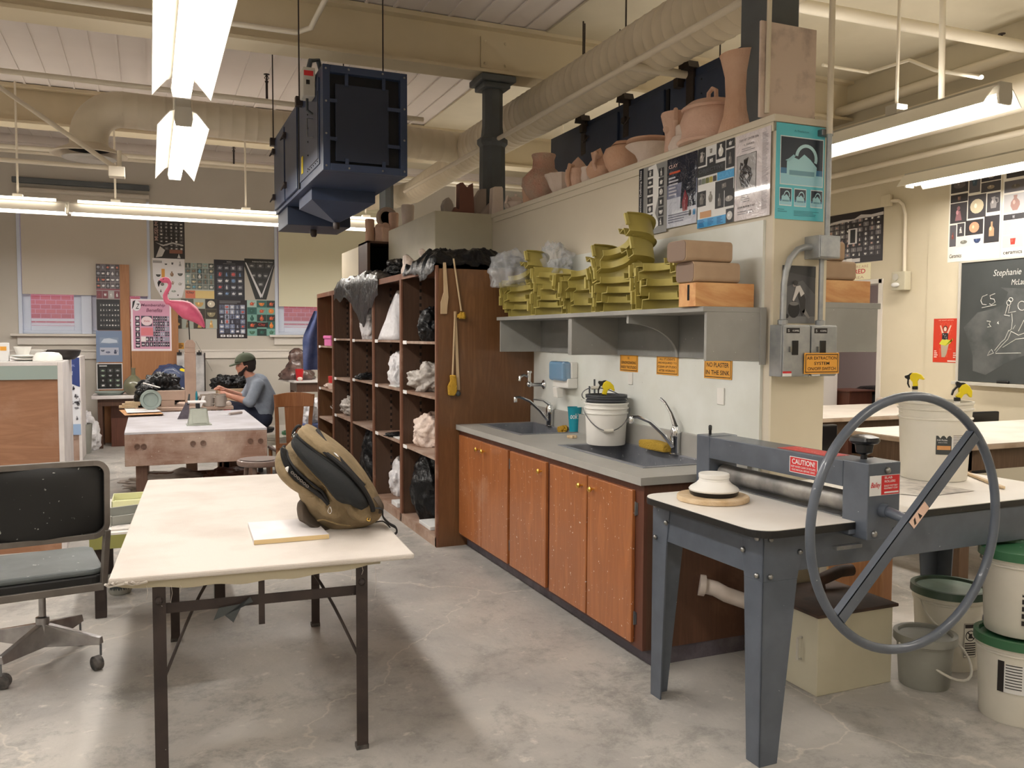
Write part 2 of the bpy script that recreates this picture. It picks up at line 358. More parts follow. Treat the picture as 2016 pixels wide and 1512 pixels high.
def letters(mb, txt, w, h, mx, col=None, x=0, y=0, d=.0006, off=.0, center=True, sx=None, shear=0):
    "writing as a flat mesh, fitted to width w and height h, centred on local x,y"
    cu = bpy.data.curves.new('t', 'FONT'); cu.body = txt; cu.align_x = 'CENTER' if center else 'LEFT'; cu.offset = off; cu.shear = shear; cu.resolution_u = 3
    ob = bpy.data.objects.new('t', cu); me = ob.to_mesh()
    vs = [v.co.copy() for v in me.vertices]; fs = [tuple(p.vertices) for p in me.polygons]
    ob.to_mesh_clear(); bpy.data.objects.remove(ob); bpy.data.curves.remove(cu)
    if not vs: return
    x0 = min(v.x for v in vs); x1 = max(v.x for v in vs); y0 = min(v.y for v in vs); y1 = max(v.y for v in vs)
    kx = w/(x1-x0); ky = h/(y1-y0)
    vv = [(x+(v.x-(x0+x1)/2)*kx, y+(v.y-(y0+y1)/2)*ky, d) for v in vs]
    mb.add(vv, fs, mx, col)
# ================================================================= ceiling lamps (first: they are the light)
def lamp(label, x, y, z, L, along='y', rods=(.2, .8), up=False, dim=1.0):
    t = thing('ceiling_lamp', label, 'ceiling lamp', (x, y, z), 0 if along == 'y' else -PI/2, 'fluorescent ceiling lamps')
    b = MB()                                     # housing (local: runs along +y)
    b.loft([[(-.055, q, .06), (.055, q, .06), (.045, q, .13), (-.045, q, .13)] for q in (0, L)]); b.build('housing', 'lamp_grey', t, local=True)
    for s in (-1, 1):
        b = MB(); pr = [(.05, .115), (.085, .10), (.12, .06), (.165, 0), (.162, -.002), (.115, .056), (.082, .094), (.05, .108)]
        b.loft([[(s*a, q, c) for a, c in (pr if s > 0 else pr[::-1])] for q in (.01, L-.01)]); b.build('reflector_wing', 'reflector', t, local=True, smooth=True)
        b = MB(); b.tube([(s*.036, .04, .035), (s*.036, L-.04, .035)], .019, 10); b.build('tube', 'tube', t, local=True, smooth=True)
    for q in (0, L):
        b = MB(); b.prism([(-.06, .05), (-.05, 0), (.05, 0), (.06, .05), (.05, .13), (-.05, .13)], .02, Matrix(((1, 0, 0, 0), (0, 0, 1, q-.01), (0, 1, 0, 0), (0, 0, 0, 1)))); b.build('end_cap', 'lamp_grey', t, local=True, bevel=.004)
    if up and along == 'x':
        for s in (-1, 1): MB().box(s*.115-.012, s*.115+.012, .1, L-.1, .118, .146).build('glow_strip', 'strip_glow', t, local=True)  # emissive strips along both housing sides, crosswise rows only
    for k in rods:
        b = MB(); b.tube([(0, L*k, .13), (0, L*k, 4.44-z)], .011, 8); b.build('hanger_rod', 'pipe_paint', t, local=True, smooth=True)
        b = MB(); b.box(-.05, .05, L*k-.05, L*k+.05, .12, .19); b.build('hanger_box', 'lamp_grey', t, local=True, bevel=.004)
    ld = bpy.data.lights.new('tube_light', 'AREA'); ld.shape = 'RECTANGLE'; ld.size = .12; ld.size_y = L-.1; ld.energy = TUBE_W*L/2.4*dim; ld.color = LAMP_COL if x < 1.7 else LAMP_WARM
    lo = bpy.data.objects.new('tube_light', ld); COL.objects.link(lo); lo.parent = t; lo.location = (0, L/2, .012)
    if up:
        l2 = bpy.data.lights.new('ceiling_fill', 'AREA'); l2.shape = 'RECTANGLE'; l2.size = .1; l2.size_y = L-.1; l2.energy = TUBE_W*(.12 if x < 3 else .4)*dim*L/2.4; l2.color = ld.color  # added upward lamp, no tube of its own, brightens the ceiling
        o2 = bpy.data.objects.new('ceiling_fill', l2); COL.objects.link(o2); o2.parent = t; o2.location = (0, L/2, .15); o2.rotation_euler = (PI, 0, 0)
    return t
lamp('long glowing ceiling lamp nearest the camera, cut by the top of the photo', .2, 2.55, 3.0, 2.93, rods=(.97,), up=True)
lamp('shorter-looking glowing ceiling lamp right behind the nearest one, seen end on', .235, 6.2, 3.0, 2.15, rods=(.04, .92), up=True)
lamp('left half of the long lamp row hung crosswise in front of the window wall', -3.3, 11.15, 3.0, 2.45, 'x', up=True)
lamp('middle of the long lamp row hung crosswise in front of the window wall', -.83, 11.15, 3.0, 2.45, 'x', up=True)
lamp('right end of the long lamp row, running behind the blue air cleaner', 1.64, 11.15, 3.0, 1.25, 'x', up=True)
lamp('long glowing lamp beside the conduit, nearest of the two over the classroom side', 4.72, 3.62, 3.0, 2.44, rods=(.33, .8), up=True)
lamp('glowing lamp close to the chalkboard wall, cut by the right edge of the photo', 6.53, 3.35, 3.0, 2.6, rods=(.4,), up=True)
# lamps of the same room behind and beside the viewer
lamp('ceiling lamp over the aisle behind the camera', .2, -1.0, 3.0, 2.44, up=True)
lamp('ceiling lamp over the slab roller side behind the camera', 2.9, -1.0, 3.0, 2.44, up=True, dim=.15)
lamp('ceiling lamp at the left wall', -2.6, 1.0, 3.0, 2.44, up=True)
lamp('ceiling lamp at the left wall farther back', -2.6, 5.2, 3.0, 2.44, up=True)
lamp('classroom lamp hidden behind the partition', 4.72, 7.6, 3.0, 2.44, up=True, dim=.8)
lamp('classroom lamp beyond the right edge', 5.2, -.2, 3.0, 2.44, up=True, dim=.6)
lamp('classroom lamp near the end of the partition', 4.4, 11.0, 3.0, 2.0, up=True)

# ================================================================= room shell
XL, XR, Y0, Y1, ZC = -3.6, 7.2, -1.6, 14.2, 4.45
struct(MB().box(XL-.1, XR+3, Y0-.1, Y1+.1, -.1, 0).build('floor', 'concrete'))
b = MB().box(XL-.1, XR+.1, Y0-.1, Y1+.1, ZC, ZC+.1)
x = XL+.1
while x < 3.45:
    b.box(x-.012, x+.012, Y0, Y1, ZC-.014, ZC); x += .25
struct(b.build('ceiling', 'ceil_paint')); struct(MB().box(3.45, XR, Y0, Y1, ZC-.02, ZC-.001).build('trim_10', 'wall_cream'))
struct(MB().box(XL-.12, XL, Y0, Y1, 0, ZC).build('wall_left', 'wall_far'))
struct(MB().box(XL-.12, XR+.12, Y0-.12, Y0, 0, ZC).build('wall_front', 'wall_paint'))
# back wall with two windows (opening x from-to, z from-to)
WIN = [(-1.74, .03, 1.62, 3.62), (1.87, 3.64, 1.62, 3.62)]
b = MB(); T = .3
def wally(b, x0, x1, z0, z1): b.box(x0, x1, Y1, Y1+T, z0, z1)
wally(b, XL, XR, 0, 1.62); wally(b, XL, XR, 3.62, ZC); wally(b, XL, WIN[0][0], 1.62, 3.62); wally(b, WIN[0][1], WIN[1][0], 1.62, 3.62); wally(b, WIN[1][1], XR, 1.62, 3.62)
struct(b.build('wall_back', 'wall_far'))
for k, (x0, x1, z0, z1) in enumerate(WIN):
    wn = thing('window_%d' % (k+1), '', 'window', ((x0+x1)/2, Y1, z0)); del wn['label'], wn['category']; wn['kind'] = 'structure'
    f = MB()
    f.box(x0, x0+.05, Y1-.02, Y1+.14, z0, z1); f.box(x1-.05, x1, Y1-.02, Y1+.14, z0, z1); f.box(x0, x1, Y1+.04, Y1+.14, z1-.06, z1); f.box(x0, x1, Y1+.04, Y1+.14, z0, z0+.05)
    xm = (x0+x1)/2; f.box(xm-.07, xm+.07, Y1+.0, Y1+.14, z0, z1); f.build('window_frame', 'window_white', wn, bevel=.006)
    for (a, c) in ((x0+.05, xm-.07), (xm+.07, x1-.05)):
        s = MB()
        for q in ((a, a+.1, z0+.05, z1-.06), (c-.1, c, z0+.05, z1-.06), (a+.1, c-.1, z0+.05, z0+.12), (a+.1, c-.1, z1-.16, z1-.06)): s.box(q[0], q[1], Y1+.06, Y1+.11, q[2], q[3])
        so = s.build('sash', 'window_white', wn, bevel=.005)
        MB().box(a+.1, c-.1, Y1+.08, Y1+.084, z0+.12, z1-.16).build('pane', 'pane_glass', so)
    MB().box(x0-.1, x1+.1, Y1-.1, Y1+.06, z0-.035, z0).build('window_sill', 'trim_paint', wn, bevel=.006)
    MB().box(x0-.02, x1+.02, Y1-.035, Y1, z0-.16, z0-.035).build('apron_trim', 'trim_paint', wn, bevel=.006)
    zs = 2.215 if k == 0 else 2.10
    sh = MB().box(x0+.06, x1-.04, Y1+.0-.035, Y1-.032, zs, z1+.05); sh.box(x0+.06, x1-.04, Y1-.042, Y1-.026, zs-.02, zs+.01); sh.tube([(x0+.02, Y1-.06, z1+.07), (x1, Y1-.06, z1+.07)], .035, 12)
    sh.build('roller_shade', 'shade_cloth' if k == 0 else 'shade_cloth_lit', wn)
# upper dark bracket over window 1
tag(MB().box(-1.77, .04, Y1-.1, Y1-.02, 3.78, 3.86).build('shade_box', 'column_paint', bevel=.01), 'dark metal shade box on the wall above the left window', 'shade box')
# outside: brick wall across the alley and its pipes
tag(MB().box(-5, 8, 16.6, 16.8, -1, 6).build('brick_building', 'brick'), 'pinkish red brick wall of the neighbouring building seen through the windows', 'building')
for z, lb in ((1.86, 'upper grey pipe along the brick wall outside the left window'), (1.79, 'lower grey pipe along the brick wall outside the left window')):
    tag(MB().tube([(-5, 16.5, z), (8, 16.5, z)], .022, 8).build('outdoor_pipe', 'pipe_paint', smooth=True), lb, 'pipe')
sd = bpy.data.lights.new('daylight', 'SUN'); sd.energy = 2.4; sd.angle = .6; sd.color = (.95, .9, 1); so = bpy.data.objects.new('daylight', sd); COL.objects.link(so); so.rotation_euler = (math.radians(52), 0, math.radians(8))
# right wall with door opening to the next room
DY0, DY1, DZ = 6.87, 7.75, 2.24
b = MB(); b.box(XR, XR+.2, Y0, DY0, 0, ZC); b.box(XR, XR+.2, DY1, Y1, 0, ZC); b.box(XR, XR+.2, DY0, DY1, DZ, ZC); b.box(XR-.012, XR, Y0, 6.29, 0, ZC-.02)
struct(b.build('wall_right', 'wall_cream'))
b = MB(); b.box(XR+1.9, XR+2, 5, 10, 0, ZC); b.box(XR+.2, XR+2, 4.9, 5, 0, ZC); b.box(XR+.2, XR+2, 10, 10.1, 0, ZC); b.box(XR+.2, XR+2, 4.9, 10.1, 2.8, 2.9)
struct(b.build('wall_side', 'pinkish_wall'))
b = MB(); b.box(XR-.01, XR+.21, DY0-.01, DY0+.05, 0, DZ); b.box(XR-.01, XR+.21, DY1-.05, DY1+.01, 0, DZ); b.box(XR-.01, XR+.21, DY0, DY1, DZ-.05, DZ); dr = struct(b.build('door_1', 'trim_paint', bevel=.004))
# rail and crown on the back wall
struct(MB().box(XL, XR, Y1-.03, Y1, 1.25, 1.36).box(XL, XR, Y1-.045, Y1, 1.36, 1.385).build('trim_1', 'trim_paint'))
struct(MB().box(XL, XR, Y1-.08, Y1, 4.24, 4.45).box(XL, XR, Y1-.14, Y1, 4.34, 4.45).build('trim_2', 'ceil_paint'))
struct(MB().box(XL, XR, Y1-.025, Y1, 0, .16).build('baseboard_back', 'trim_paint', bevel=.004))
struct(MB().box(XR-.03, XR, Y0, DY0-.1, 0, .12).build('baseboard_right', 'trim_paint', bevel=.004))
# beams (I sections along x)
for k, yb in enumerate((3.56, 7.49, 11.35)):
    b = MB(); b.box(XL, XR, yb-.05, yb+.05, 4.03, 4.45); b.box(XL, XR, yb-.15, yb+.15, 4.0, 4.03); b.box(XL, XR, yb-.15, yb+.15, 4.40, 4.44)
    b.box(2.97-.14, 2.97+.14, yb-.065, yb+.065, 4.06, 4.34)
    for zz in (4.1, 4.3):
        for xx in (2.87, 3.07): b.sphere((xx, yb-.066, zz), .014, 5)
    struct(b.build('trim_%d' % (k+3), 'beam_paint'))
# columns
for k, (yc, lb) in enumerate(((3.62, 'dark grey iron column behind the clay-smudged board on the partition end'), (7.49, 'dark grey iron column rising behind the partition, in front of the crossing ducts'), (11.35, 'dark grey iron column farthest back, below the blue air cleaner'))):
    t = thing('iron_column', lb, 'column', (2.97, yc, 0)); r = .095
    pr = [(r*1.25, 0), (r*1.25, 2.9), (r*1.2, 3.0), (r*1.42, 3.03), (r*1.48, 3.06), (r*1.42, 3.09), (r*1.1, 3.14), (r, 3.2), (r, 3.8), (r*.98, 3.9)]
    if k == 1: pr = [(r*1.3, 0), (r*1.3, 2.7), (r*1.25, 3.32), (r*1.25, 3.36), (r*1.5, 3.39), (r*1.5, 3.43), (r*1.12, 3.46), (r*1.0, 3.55), (r, 3.9)]
    if k == 0: pr = [(r*1.5, 0), (r*1.5, 3.98)]
    MB().lathe(pr, (2.97, yc, 0), 8 if k else 4, mx=Matrix.Translation((2.97, yc, 0)) @ Matrix.Rotation(PI/8 if k else PI/4, 4, 'Z') @ Matrix.Translation((-2.97, -yc, 0))).build('shaft', 'column_paint', t, smooth=20)
    if k: MB().box(2.97-.17, 2.97+.17, yc-.17, yc+.17, 3.93, 3.985).box(2.97-.13, 2.97+.13, yc-.13, yc+.13, 3.88, 3.93).build('capital', 'column_paint', t, bevel=.01)
# partition wall
PX, PX2, PY, PZ = 2.80, 3.13, 3.36, 2.645
struct(MB().box(PX, PX2, PY, 8.6, 0, PZ).build('wall_partition', 'wall_paint'))
b = MB().box(PX-.014, PX2+.014, PY-.014, 7.1, PZ, PZ+.035); b.box(PX-.010, PX, PY+.0, 7.0, 2.60, PZ); struct(b.build('trim_6', 'wall_paint', bevel=.003))
struct(MB().box(PX, PX2, PY-.014, PY, 0, 2.60).build('trim_7', 'wall_cream'))
tag(MB().box(PX-.016, PX, PY+.05, 6.12, .93, 2.18).build('wall_panel', 'board_white'), 'white splash panel covering the wall above the sinks', 'wall panel')
# cream box above the lockers
struct(MB().box(2.27, PX, 7.05, 8.6, 2.14, 2.68).build('trim_8', 'cab_cream', bevel=.004))

# ================================================================= ducts, pipes, air cleaners
def ductwork(name, label, pts, r, n=26, ribs=True, mat='duct_paint'):
    pts = [Vector(p) for p in pts]; q = [pts[0]]; rs = [r]
    for a, c in zip(pts, pts[1:]):
        L = (c-a).length; k = max(1, int(L/.12)) if ribs else 1; t = (c-a)/k
        for i in range(1, k+1):
            e = a+t*i
            if ribs and k > 1: q += [e-t.normalized()*.012, e-t.normalized()*.006]; rs += [r, r*1.018]
            q.append(e); rs.append(r)
    o = MB().tube(q, rs, n).build(name, mat, smooth=60); return tag(o, label, 'duct')
arc = lambda c, R, a0, a1, n, u, v: [Vector(c)+Vector(u)*R*math.cos(a0+(a1-a0)*i/n)+Vector(v)*R*math.sin(a0+(a1-a0)*i/n) for i in range(n+1)]
dt = thing('air_duct', 'big round cream duct over the partition with branches, one bending down at upper left', 'duct', (3.40, 4, 3.5))
def ductpart(name, pts, r, **k):
    o = ductwork(name, '', pts, r, **k); del o['label'], o['category']; loc = o.location.copy(); o.parent = dt; o.location = W[dt].inverted() @ loc; return o
ductpart('main_run', [(3.40, -1.5, 3.72), (3.40, 9.2, 3.72)], .21)
ductpart('crossing_branch', [(3.40, 9.3, 3.74), (2.9, 9.25, 3.74)]+[(-.2, 9.2, 3.78)]+arc((-.2, 9.2, 3.48), .3, PI/2, PI, 9, (1, 0, 0), (0, 0, 1))[1:]+[(-.5, 9.2, 3.42)], .17)
ductpart('far_branch', [(3.40, 9.0, 3.66), (3.36, 9.9, 3.62), (3.36, 11.4, 3.58), (3.2, 11.8, 3.55), (2.8, 11.98, 3.52), (1.9, 12.0, 3.5)], .15)
t = thing('ceiling_vent', 'round slotted air vent at the end of the bent duct, upper left', 'air vent', (-.5, 9.2, 3.3))
MB().lathe([(.17, .12), (.19, .1), (.33, .03), (.34, .02), (.32, .015), (.24, .05), (.18, .08)], (-.5, 9.2, 3.3), 30).build('collar', 'duct_paint', t, smooth=True)
MB().lathe([(.0, .04), (.19, .035), (.24, .02), (.235, .015), (.12, .02), (.1, .0), (.0, .0)], (-.5, 9.2, 3.27), 30).build('cone', 'lamp_grey', t, smooth=True)
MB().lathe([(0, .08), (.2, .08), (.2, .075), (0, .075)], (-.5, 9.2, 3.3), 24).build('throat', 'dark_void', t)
def pipe(label, pts, r, mat='pipe_paint', name='ceiling_pipe', joints=()):
    b = MB().tube(pts, r, 10)
    for j in joints: b.sphere(j, r*1.6, 6)
    return tag(b.build(name, mat, smooth=True), label, 'pipe')
pipe('thin sprinkler pipe crossing the ceiling behind the nearest lamp', [(-3.6, 8.95, 3.98), (2.75, 8.95, 3.93)], .025)
pipe('sprinkler pipe crossing high near the window wall', [(-3.6, 12.4, 3.95), (6, 12.4, 3.95)], .03)
pipe('long drain pipe hung just below the ceiling at the window wall', [(-3.6, 13.2, 4.05), (7, 13.2, 4.05)], .028)
pipe('cream pipe along the beam, bending toward the viewer near the blue air cleaner', [(-3.6, 7.25, 4.08), (1.15, 7.25, 4.08), (1.25, 7.15, 4.1), (1.38, 5.4, 4.38), (1.38, 3.5, 4.4)], .022)
pipe('steep thin brace pipe at upper left', [(-1.9, 9.6, 4.4), (-.22, 7.7, 2.95)], .02)
pipe('thin level pipe ending in a small box, far left below the vent', [(-3.6, 7.7, 2.97), (-.22, 7.7, 2.95)], .018)
pipe('short white riser above the small box', [(-.2, 7.72, 2.95), (-.2, 7.72, 3.1)], .018)
tag(MB().box(-.28, -.16, 7.64, 7.76, 2.88, 2.96).build('junction_box', 'pipe_paint', bevel=.004), 'small cream box at the end of the thin level pipe at far left', 'junction box')
pipe('cream conduit hung along the left side of the big duct', [(2.98, 3.4, 3.42), (2.98, 10.5, 3.42)], .02)
pipe('cream square rail under the big duct in front of the second blue cleaner', [(3.12, 3.0, 3.5), (3.12, 9, 3.5)], .02)
pipe('cream rail brace crossing toward the dark hanger bracket', [(3.10, 5.35, 3.52), (3.66, 5.35, 3.52)], .03)
pipe('thick cream sprinkler main crossing above the right-hand lamps', [P(1560, 8, 'z', 4.1), P(2016, 112, 'z', 4.1)+Vector((.6, -.2, 0))], .05)
pipe('cream pipe at the top of the chalkboard wall', [(7.08, 3, 4.1), (7.08, 14, 4.1)], .055)
pipe('fat insulated cream duct along the chalkboard wall', [(6.95, 3, 3.72), (6.95, 14, 3.72)], .16)
pipe('thin cream pipe under the insulated duct', [(7.1, 3.5, 3.42), (7.1, 14, 3.42)], .03)
pipe('second thin cream pipe low on the chalkboard wall', [(7.12, 5.2, 3.25), (7.12, 14, 3.25)], .022)
pipe('thin cream riser pipe beside the chalkboard-side lamp', [P(1853, 214, 'x', 4.9), P(1856, 0, 'x', 4.9)+Vector((0, 0, .0))], .02)
pipe('thin white conduit looping between the right-hand lamps', [P(1620, 128, 'z', 4.0), P(1710, 143, 'z', 4.05), P(1790, 118, 'z', 4.0), P(1840, 138, 'z', 3.6), P(1932, 152, 'z', 3.2)], .014)
def sprinkler(px, py, y, label, drop=.1):
    c = P(px, py, 'y', y) if isinstance(y, float) or isinstance(y, int) else y; t = thing('sprinkler_head', label, 'sprinkler', c)
    MB().lathe([(.012, -.05), (.02, -.03), (.008, -.02), (.008, .03), (.03, .035), (.03, .04), (0, .04)], c, 10).tube([c+Vector((0, 0, -.045)), c+Vector((0, 0, -.05-drop))], .012, 8).build('body', 'black_iron', t)
    b = MB()
    for s in (-1, 1): b.tube([c+Vector((0, 0, -.02)), c+Vector((s*.022, 0, 0)), c+Vector((0, 0, .035))], .004, 6)
    b.build('yoke_arm', 'black_iron', t)
sprinkler(525, 154, 8.95, 'dark sprinkler head on the pipe left of the blue air cleaner', .15)
sprinkler(460, 292, 12.35, 'small dark sprinkler head near the window wall', .16)
sprinkler(0, 0, P(1971, 102, 'z', 4.1)+Vector((0, 0, .115)), 'dark sprinkler head standing on the cream main at the upper right corner', .02)

def air_cleaner(label, x0, y0, z0, L=2.4, Wd=.6, H=.72):
    t = thing('air_cleaner', label, 'air cleaner', (x0+Wd/2, y0+L/2, z0)); e = .05
    b = MB(); b.box(x0, x0+Wd, y0+.06, y0+L, z0, z0+H)
    for q in ((x0, x0+e, z0, z0+H), (x0+Wd-e, x0+Wd, z0, z0+H), (x0+e, x0+Wd-e, z0, z0+e), (x0+e, x0+Wd-e, z0+H-e, z0+H)): b.box(q[0], q[1], y0, y0+.06, q[2], q[3])
    b.build('casing', 'blue_metal', t, bevel=.003)
    MB().box(x0+.05, x0+Wd-.05, y0+.052, y0+.058, z0+.05, z0+H-.05).build('outlet', 'blue_black', t)  # sheet in the recess around the baffle, its shade painted near-black
    MB().box(x0+.09, x0+Wd-.13, y0+.02, y0+.035, z0+.07, z0+H-.12).build('baffle_plate', 'blue_metal_dark', t, bevel=.003)
    bq = [(x0+.03, x0+.10, zz-.012, zz+.012) for zz in (z0+.22, z0+.48)]+[(x0+Wd-.14, x0+Wd-.03, zz-.03, zz-.006) for zz in (z0+.22, z0+.48)]
    for xx in (x0+Wd*.28, x0+Wd*.72): bq += [(xx-.012, xx+.012, z0+.03, z0+.09), (xx-.012, xx+.012, z0+H-.13, z0+H-.03)]
    for q in bq: MB().box(q[0], q[1], y0+.01, y0+.02, q[2], q[3]).build('baffle_bracket', 'blue_metal', t)
    for xx, zz in [(xx, z0+.03+k*(H-.06)/3) for k in range(4) for xx in (x0+.022, x0+Wd-.022)]+[(xx, zz) for xx in (x0+Wd*.3, x0+Wd*.7) for zz in (z0+.022, z0+H-.022)]: MB().sphere((xx, y0-.002, zz), .008, 4).build('bolt', 'steel', t)
    MB().box(x0-.008, x0, y0+.12, y0+.95, z0+.06, z0+H-.06).build('side_panel', 'blue_metal', t, bevel=.003)
    b = MB(); b.box(x0-.011, x0-.008, y0+.14, y0+.146, z0+.1, z0+H-.15); b.box(x0-.011, x0-.008, y0+.146, y0+.5, z0+.1, z0+.105)
    for k in range(6): b.sphere((x0-.008, y0+.55, z0+.1+k*.1), .007, 4); b.sphere((x0-.008, y0+.17+k*.08, z0+.085), .006, 4)
    b.build('panel_seam', 'blue_black', t)
    MB().tube([(x0-.004, y0+.34, z0+.29), (x0-.05, y0+.34, z0+.29), (x0-.05, y0+.34, z0+.42), (x0-.004, y0+.34, z0+.42)], .005, 6).build('handle', 'steel_dull', t)
    for yy in (y0+1.02, y0+1.72):
        d = MB().box(x0-.02, x0, yy, yy+.62, z0+.03, z0+H-.05).build('door', 'blue_metal', t, bevel=.004)
        for zz in (z0+.12, z0+H-.18): MB().box(x0-.045, x0-.02, yy+.54, yy+.6, zz, zz+.05).tube([(x0-.05, yy+.57, zz), (x0-.075, yy+.5, zz-.03), (x0-.05, yy+.45, zz+.02)], .006, 6).build('latch', 'black_iron', d)
    MB().box(x0-.012, x0, y0+.96, y0+1.0, z0+.02, z0+H-.06).build('black_trim', 'blue_black', t)
    b = MB()
    b.hexa([(x0+.05, y0+.75, z0-.09), (x0+Wd-.05, y0+.75, z0-.09), (x0+Wd-.05, y0+1.35, z0-.09), (x0+.05, y0+1.35, z0-.09)], [(x0+.05, y0+.75, z0), (x0+Wd-.05, y0+.75, z0), (x0+Wd-.05, y0+1.35, z0), (x0+.05, y0+1.35, z0)])
    b.hexa([(x0+.28, y0+1.02, z0-.22), (x0+.32, y0+1.02, z0-.22), (x0+.32, y0+1.08, z0-.22), (x0+.28, y0+1.08, z0-.22)], [(x0+.05, y0+.75, z0-.09), (x0+Wd-.05, y0+.75, z0-.09), (x0+Wd-.05, y0+1.35, z0-.09), (x0+.05, y0+1.35, z0-.09)])
    b.build('hopper', 'blue_metal', t)
    MB().lathe([(.022, 0), (.028, .02), (.028, .05), (.02, .06)], (x0+.3, y0+1.05, z0-.275), 10).build('drain_plug', 'black_iron', t, smooth=True)
    MB().box(x0+.02, x0+Wd-.02, y0+1.8, y0+2.4, z0-.16, z0).build('rear_tray', 'blue_metal_dark', t, bevel=.004)
    MB().lathe([(.02, 0), (.03, .02), (.03, .06), (.02, .07)], (x0+.3, y0+2.1, z0-.225), 10).build('rear_plug', 'black_iron', t, smooth=True)
    for yy in (y0+.8, y0+2.3):
        for xx in (x0-.03, x0+Wd+.03):
            b = MB(); b.box(xx-.03, xx+.03, yy-.03, yy+.03, z0+H-.1, z0+H-.03); b.tube([(xx, yy, z0+H-.05), (xx, yy, 4.4)], .006, 6); b.build('hanger', 'black_iron', t)
    return t
ac = air_cleaner('boxy dark blue air cleaner hung from the ceiling, centre left of the photo', 1.125, 6.0, 2.75)
t = thing('switch_box', 'small grey box with a red label on the corner of the blue air cleaner', 'switch box', (1.09, 6.3, 3.36))
MB().box(1.03, 1.115, 6.22, 6.37, 3.30, 3.50).build('box', 'lamp_grey', t, bevel=.006); MB().box(1.035, 1.1, 6.216, 6.22, 3.44, 3.475).build('red_label', 'red', t); MB().box(1.05, 1.075, 6.214, 6.22, 3.38, 3.41).build('switch', 'black_plastic', t)
MB().tube([(1.08, 6.3, 3.5), (1.1, 6.33, 3.58), (1.16, 6.36, 3.6), (1.2, 6.4, 3.5)], .018, 8).tube([(1.07, 6.3, 3.3), (1.07, 6.3, 3.22), (1.11, 6.32, 3.2)], .01, 8).build('cable', 'machine_grey_dark', t, smooth=True)
lbl = MB().box(1.112, 1.1165, 6.78, 6.84, 2.86, 2.99).build('safety_sticker', 'yellow', ac); lbl['label'] = 'yellow sticker'
air_cleaner('long dark blue air cleaner hung behind the row of pots on the partition', 3.66, 4.62, 2.84, L=3.05, Wd=.30, H=.70)
for yy in (5.3, 6.2, 6.95):
    t = thing('hanger_bracket', {5.3: 'black hanger bracket nearest the tall clay vase', 6.2: 'black hanger bracket in the middle of the second blue air cleaner', 6.95: 'black hanger bracket at the far end of the second blue air cleaner'}[yy], 'bracket', (3.62, yy, 3.2))
    MB().box(3.638, 3.659, yy-.045, yy+.045, 3.25, 3.54).build('plate', 'black_iron', t, bevel=.003)
    MB().prism([(-.07, 0), (.07, 0), (.05, .05), (-.05, .05)], .09, Matrix(((0, 0, 1, 3.585), (1, 0, 0, yy), (0, 1, 0, 3.54), (0, 0, 0, 1)))).build('cap', 'black_iron', t)
    MB().tube([(3.63, yy, 3.55), (3.63, yy, 4.44)], .007, 6).build('rod', 'black_iron', t)
# ================================================================= open lockers
LX, LH = 1.984, 2.135
LY = [6.123, 7.115, 8.10, 9.09, 10.07, 11.05]
t = thing('open_locker', 'row of brown open lockers with cubby shelves at the end of the sink counter', 'lockers', (2.39, 8.6, 0))
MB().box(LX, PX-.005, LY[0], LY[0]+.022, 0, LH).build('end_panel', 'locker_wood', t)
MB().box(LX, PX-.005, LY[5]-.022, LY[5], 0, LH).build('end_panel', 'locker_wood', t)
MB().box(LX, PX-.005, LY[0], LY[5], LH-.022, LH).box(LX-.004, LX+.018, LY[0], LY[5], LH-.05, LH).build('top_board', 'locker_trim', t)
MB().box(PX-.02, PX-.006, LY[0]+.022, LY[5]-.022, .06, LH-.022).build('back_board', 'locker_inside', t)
MB().box(LX-.006, LX+.016, LY[0], LY[5], 0, .075).box(LX+.01, PX-.02, LY[0]+.022, LY[5]-.022, .055, .07).build('plinth', 'locker_shelf', t)
MB().box(LX-.006, LX+.014, LY[0]-.002, LY[0]+.03, 0, LH).build('face_strip', 'locker_trim', t, bevel=.002)
for y in LY[1:5]:
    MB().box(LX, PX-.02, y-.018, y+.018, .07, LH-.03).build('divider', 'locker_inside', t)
    MB().box(LX-.006, LX+.012, y-.026, y-.002, 0, LH).box(LX-.006, LX+.012, y+.002, y+.026, 0, LH).build('face_strip', 'locker_trim', t, bevel=.002)
MB().box(LX-.006, LX+.012, LY[5]-.03, LY[5], 0, LH).build('face_strip', 'locker_trim', t)
SZ = [(1.563, 1.143, .678), (1.569, 1.147, .689), (1.569, 1.152, .693), (1.575, 1.122, .693), (1.482, .954, .579)]
for k in range(5):
    for z in SZ[k]:
        s = MB().box(LX+.006, PX-.02, LY[k]+.024, LY[k+1]-.02, z-.02, z).build('shelf', 'locker_shelf', t)
        if z != SZ[k][2] or k in (1, 0, 3): MB().box(LX+.0035, LX+.006, LY[k+1]-.16, LY[k+1]-.05, z-.026, z+.004).build('name_tag', 'paper', s)
    MB().box(LX+.16, LX+.178, LY[k+1]-.0215, LY[k+1]-.018, .12, LH-.06).build('slotted_strip', 'slot_strip', t)

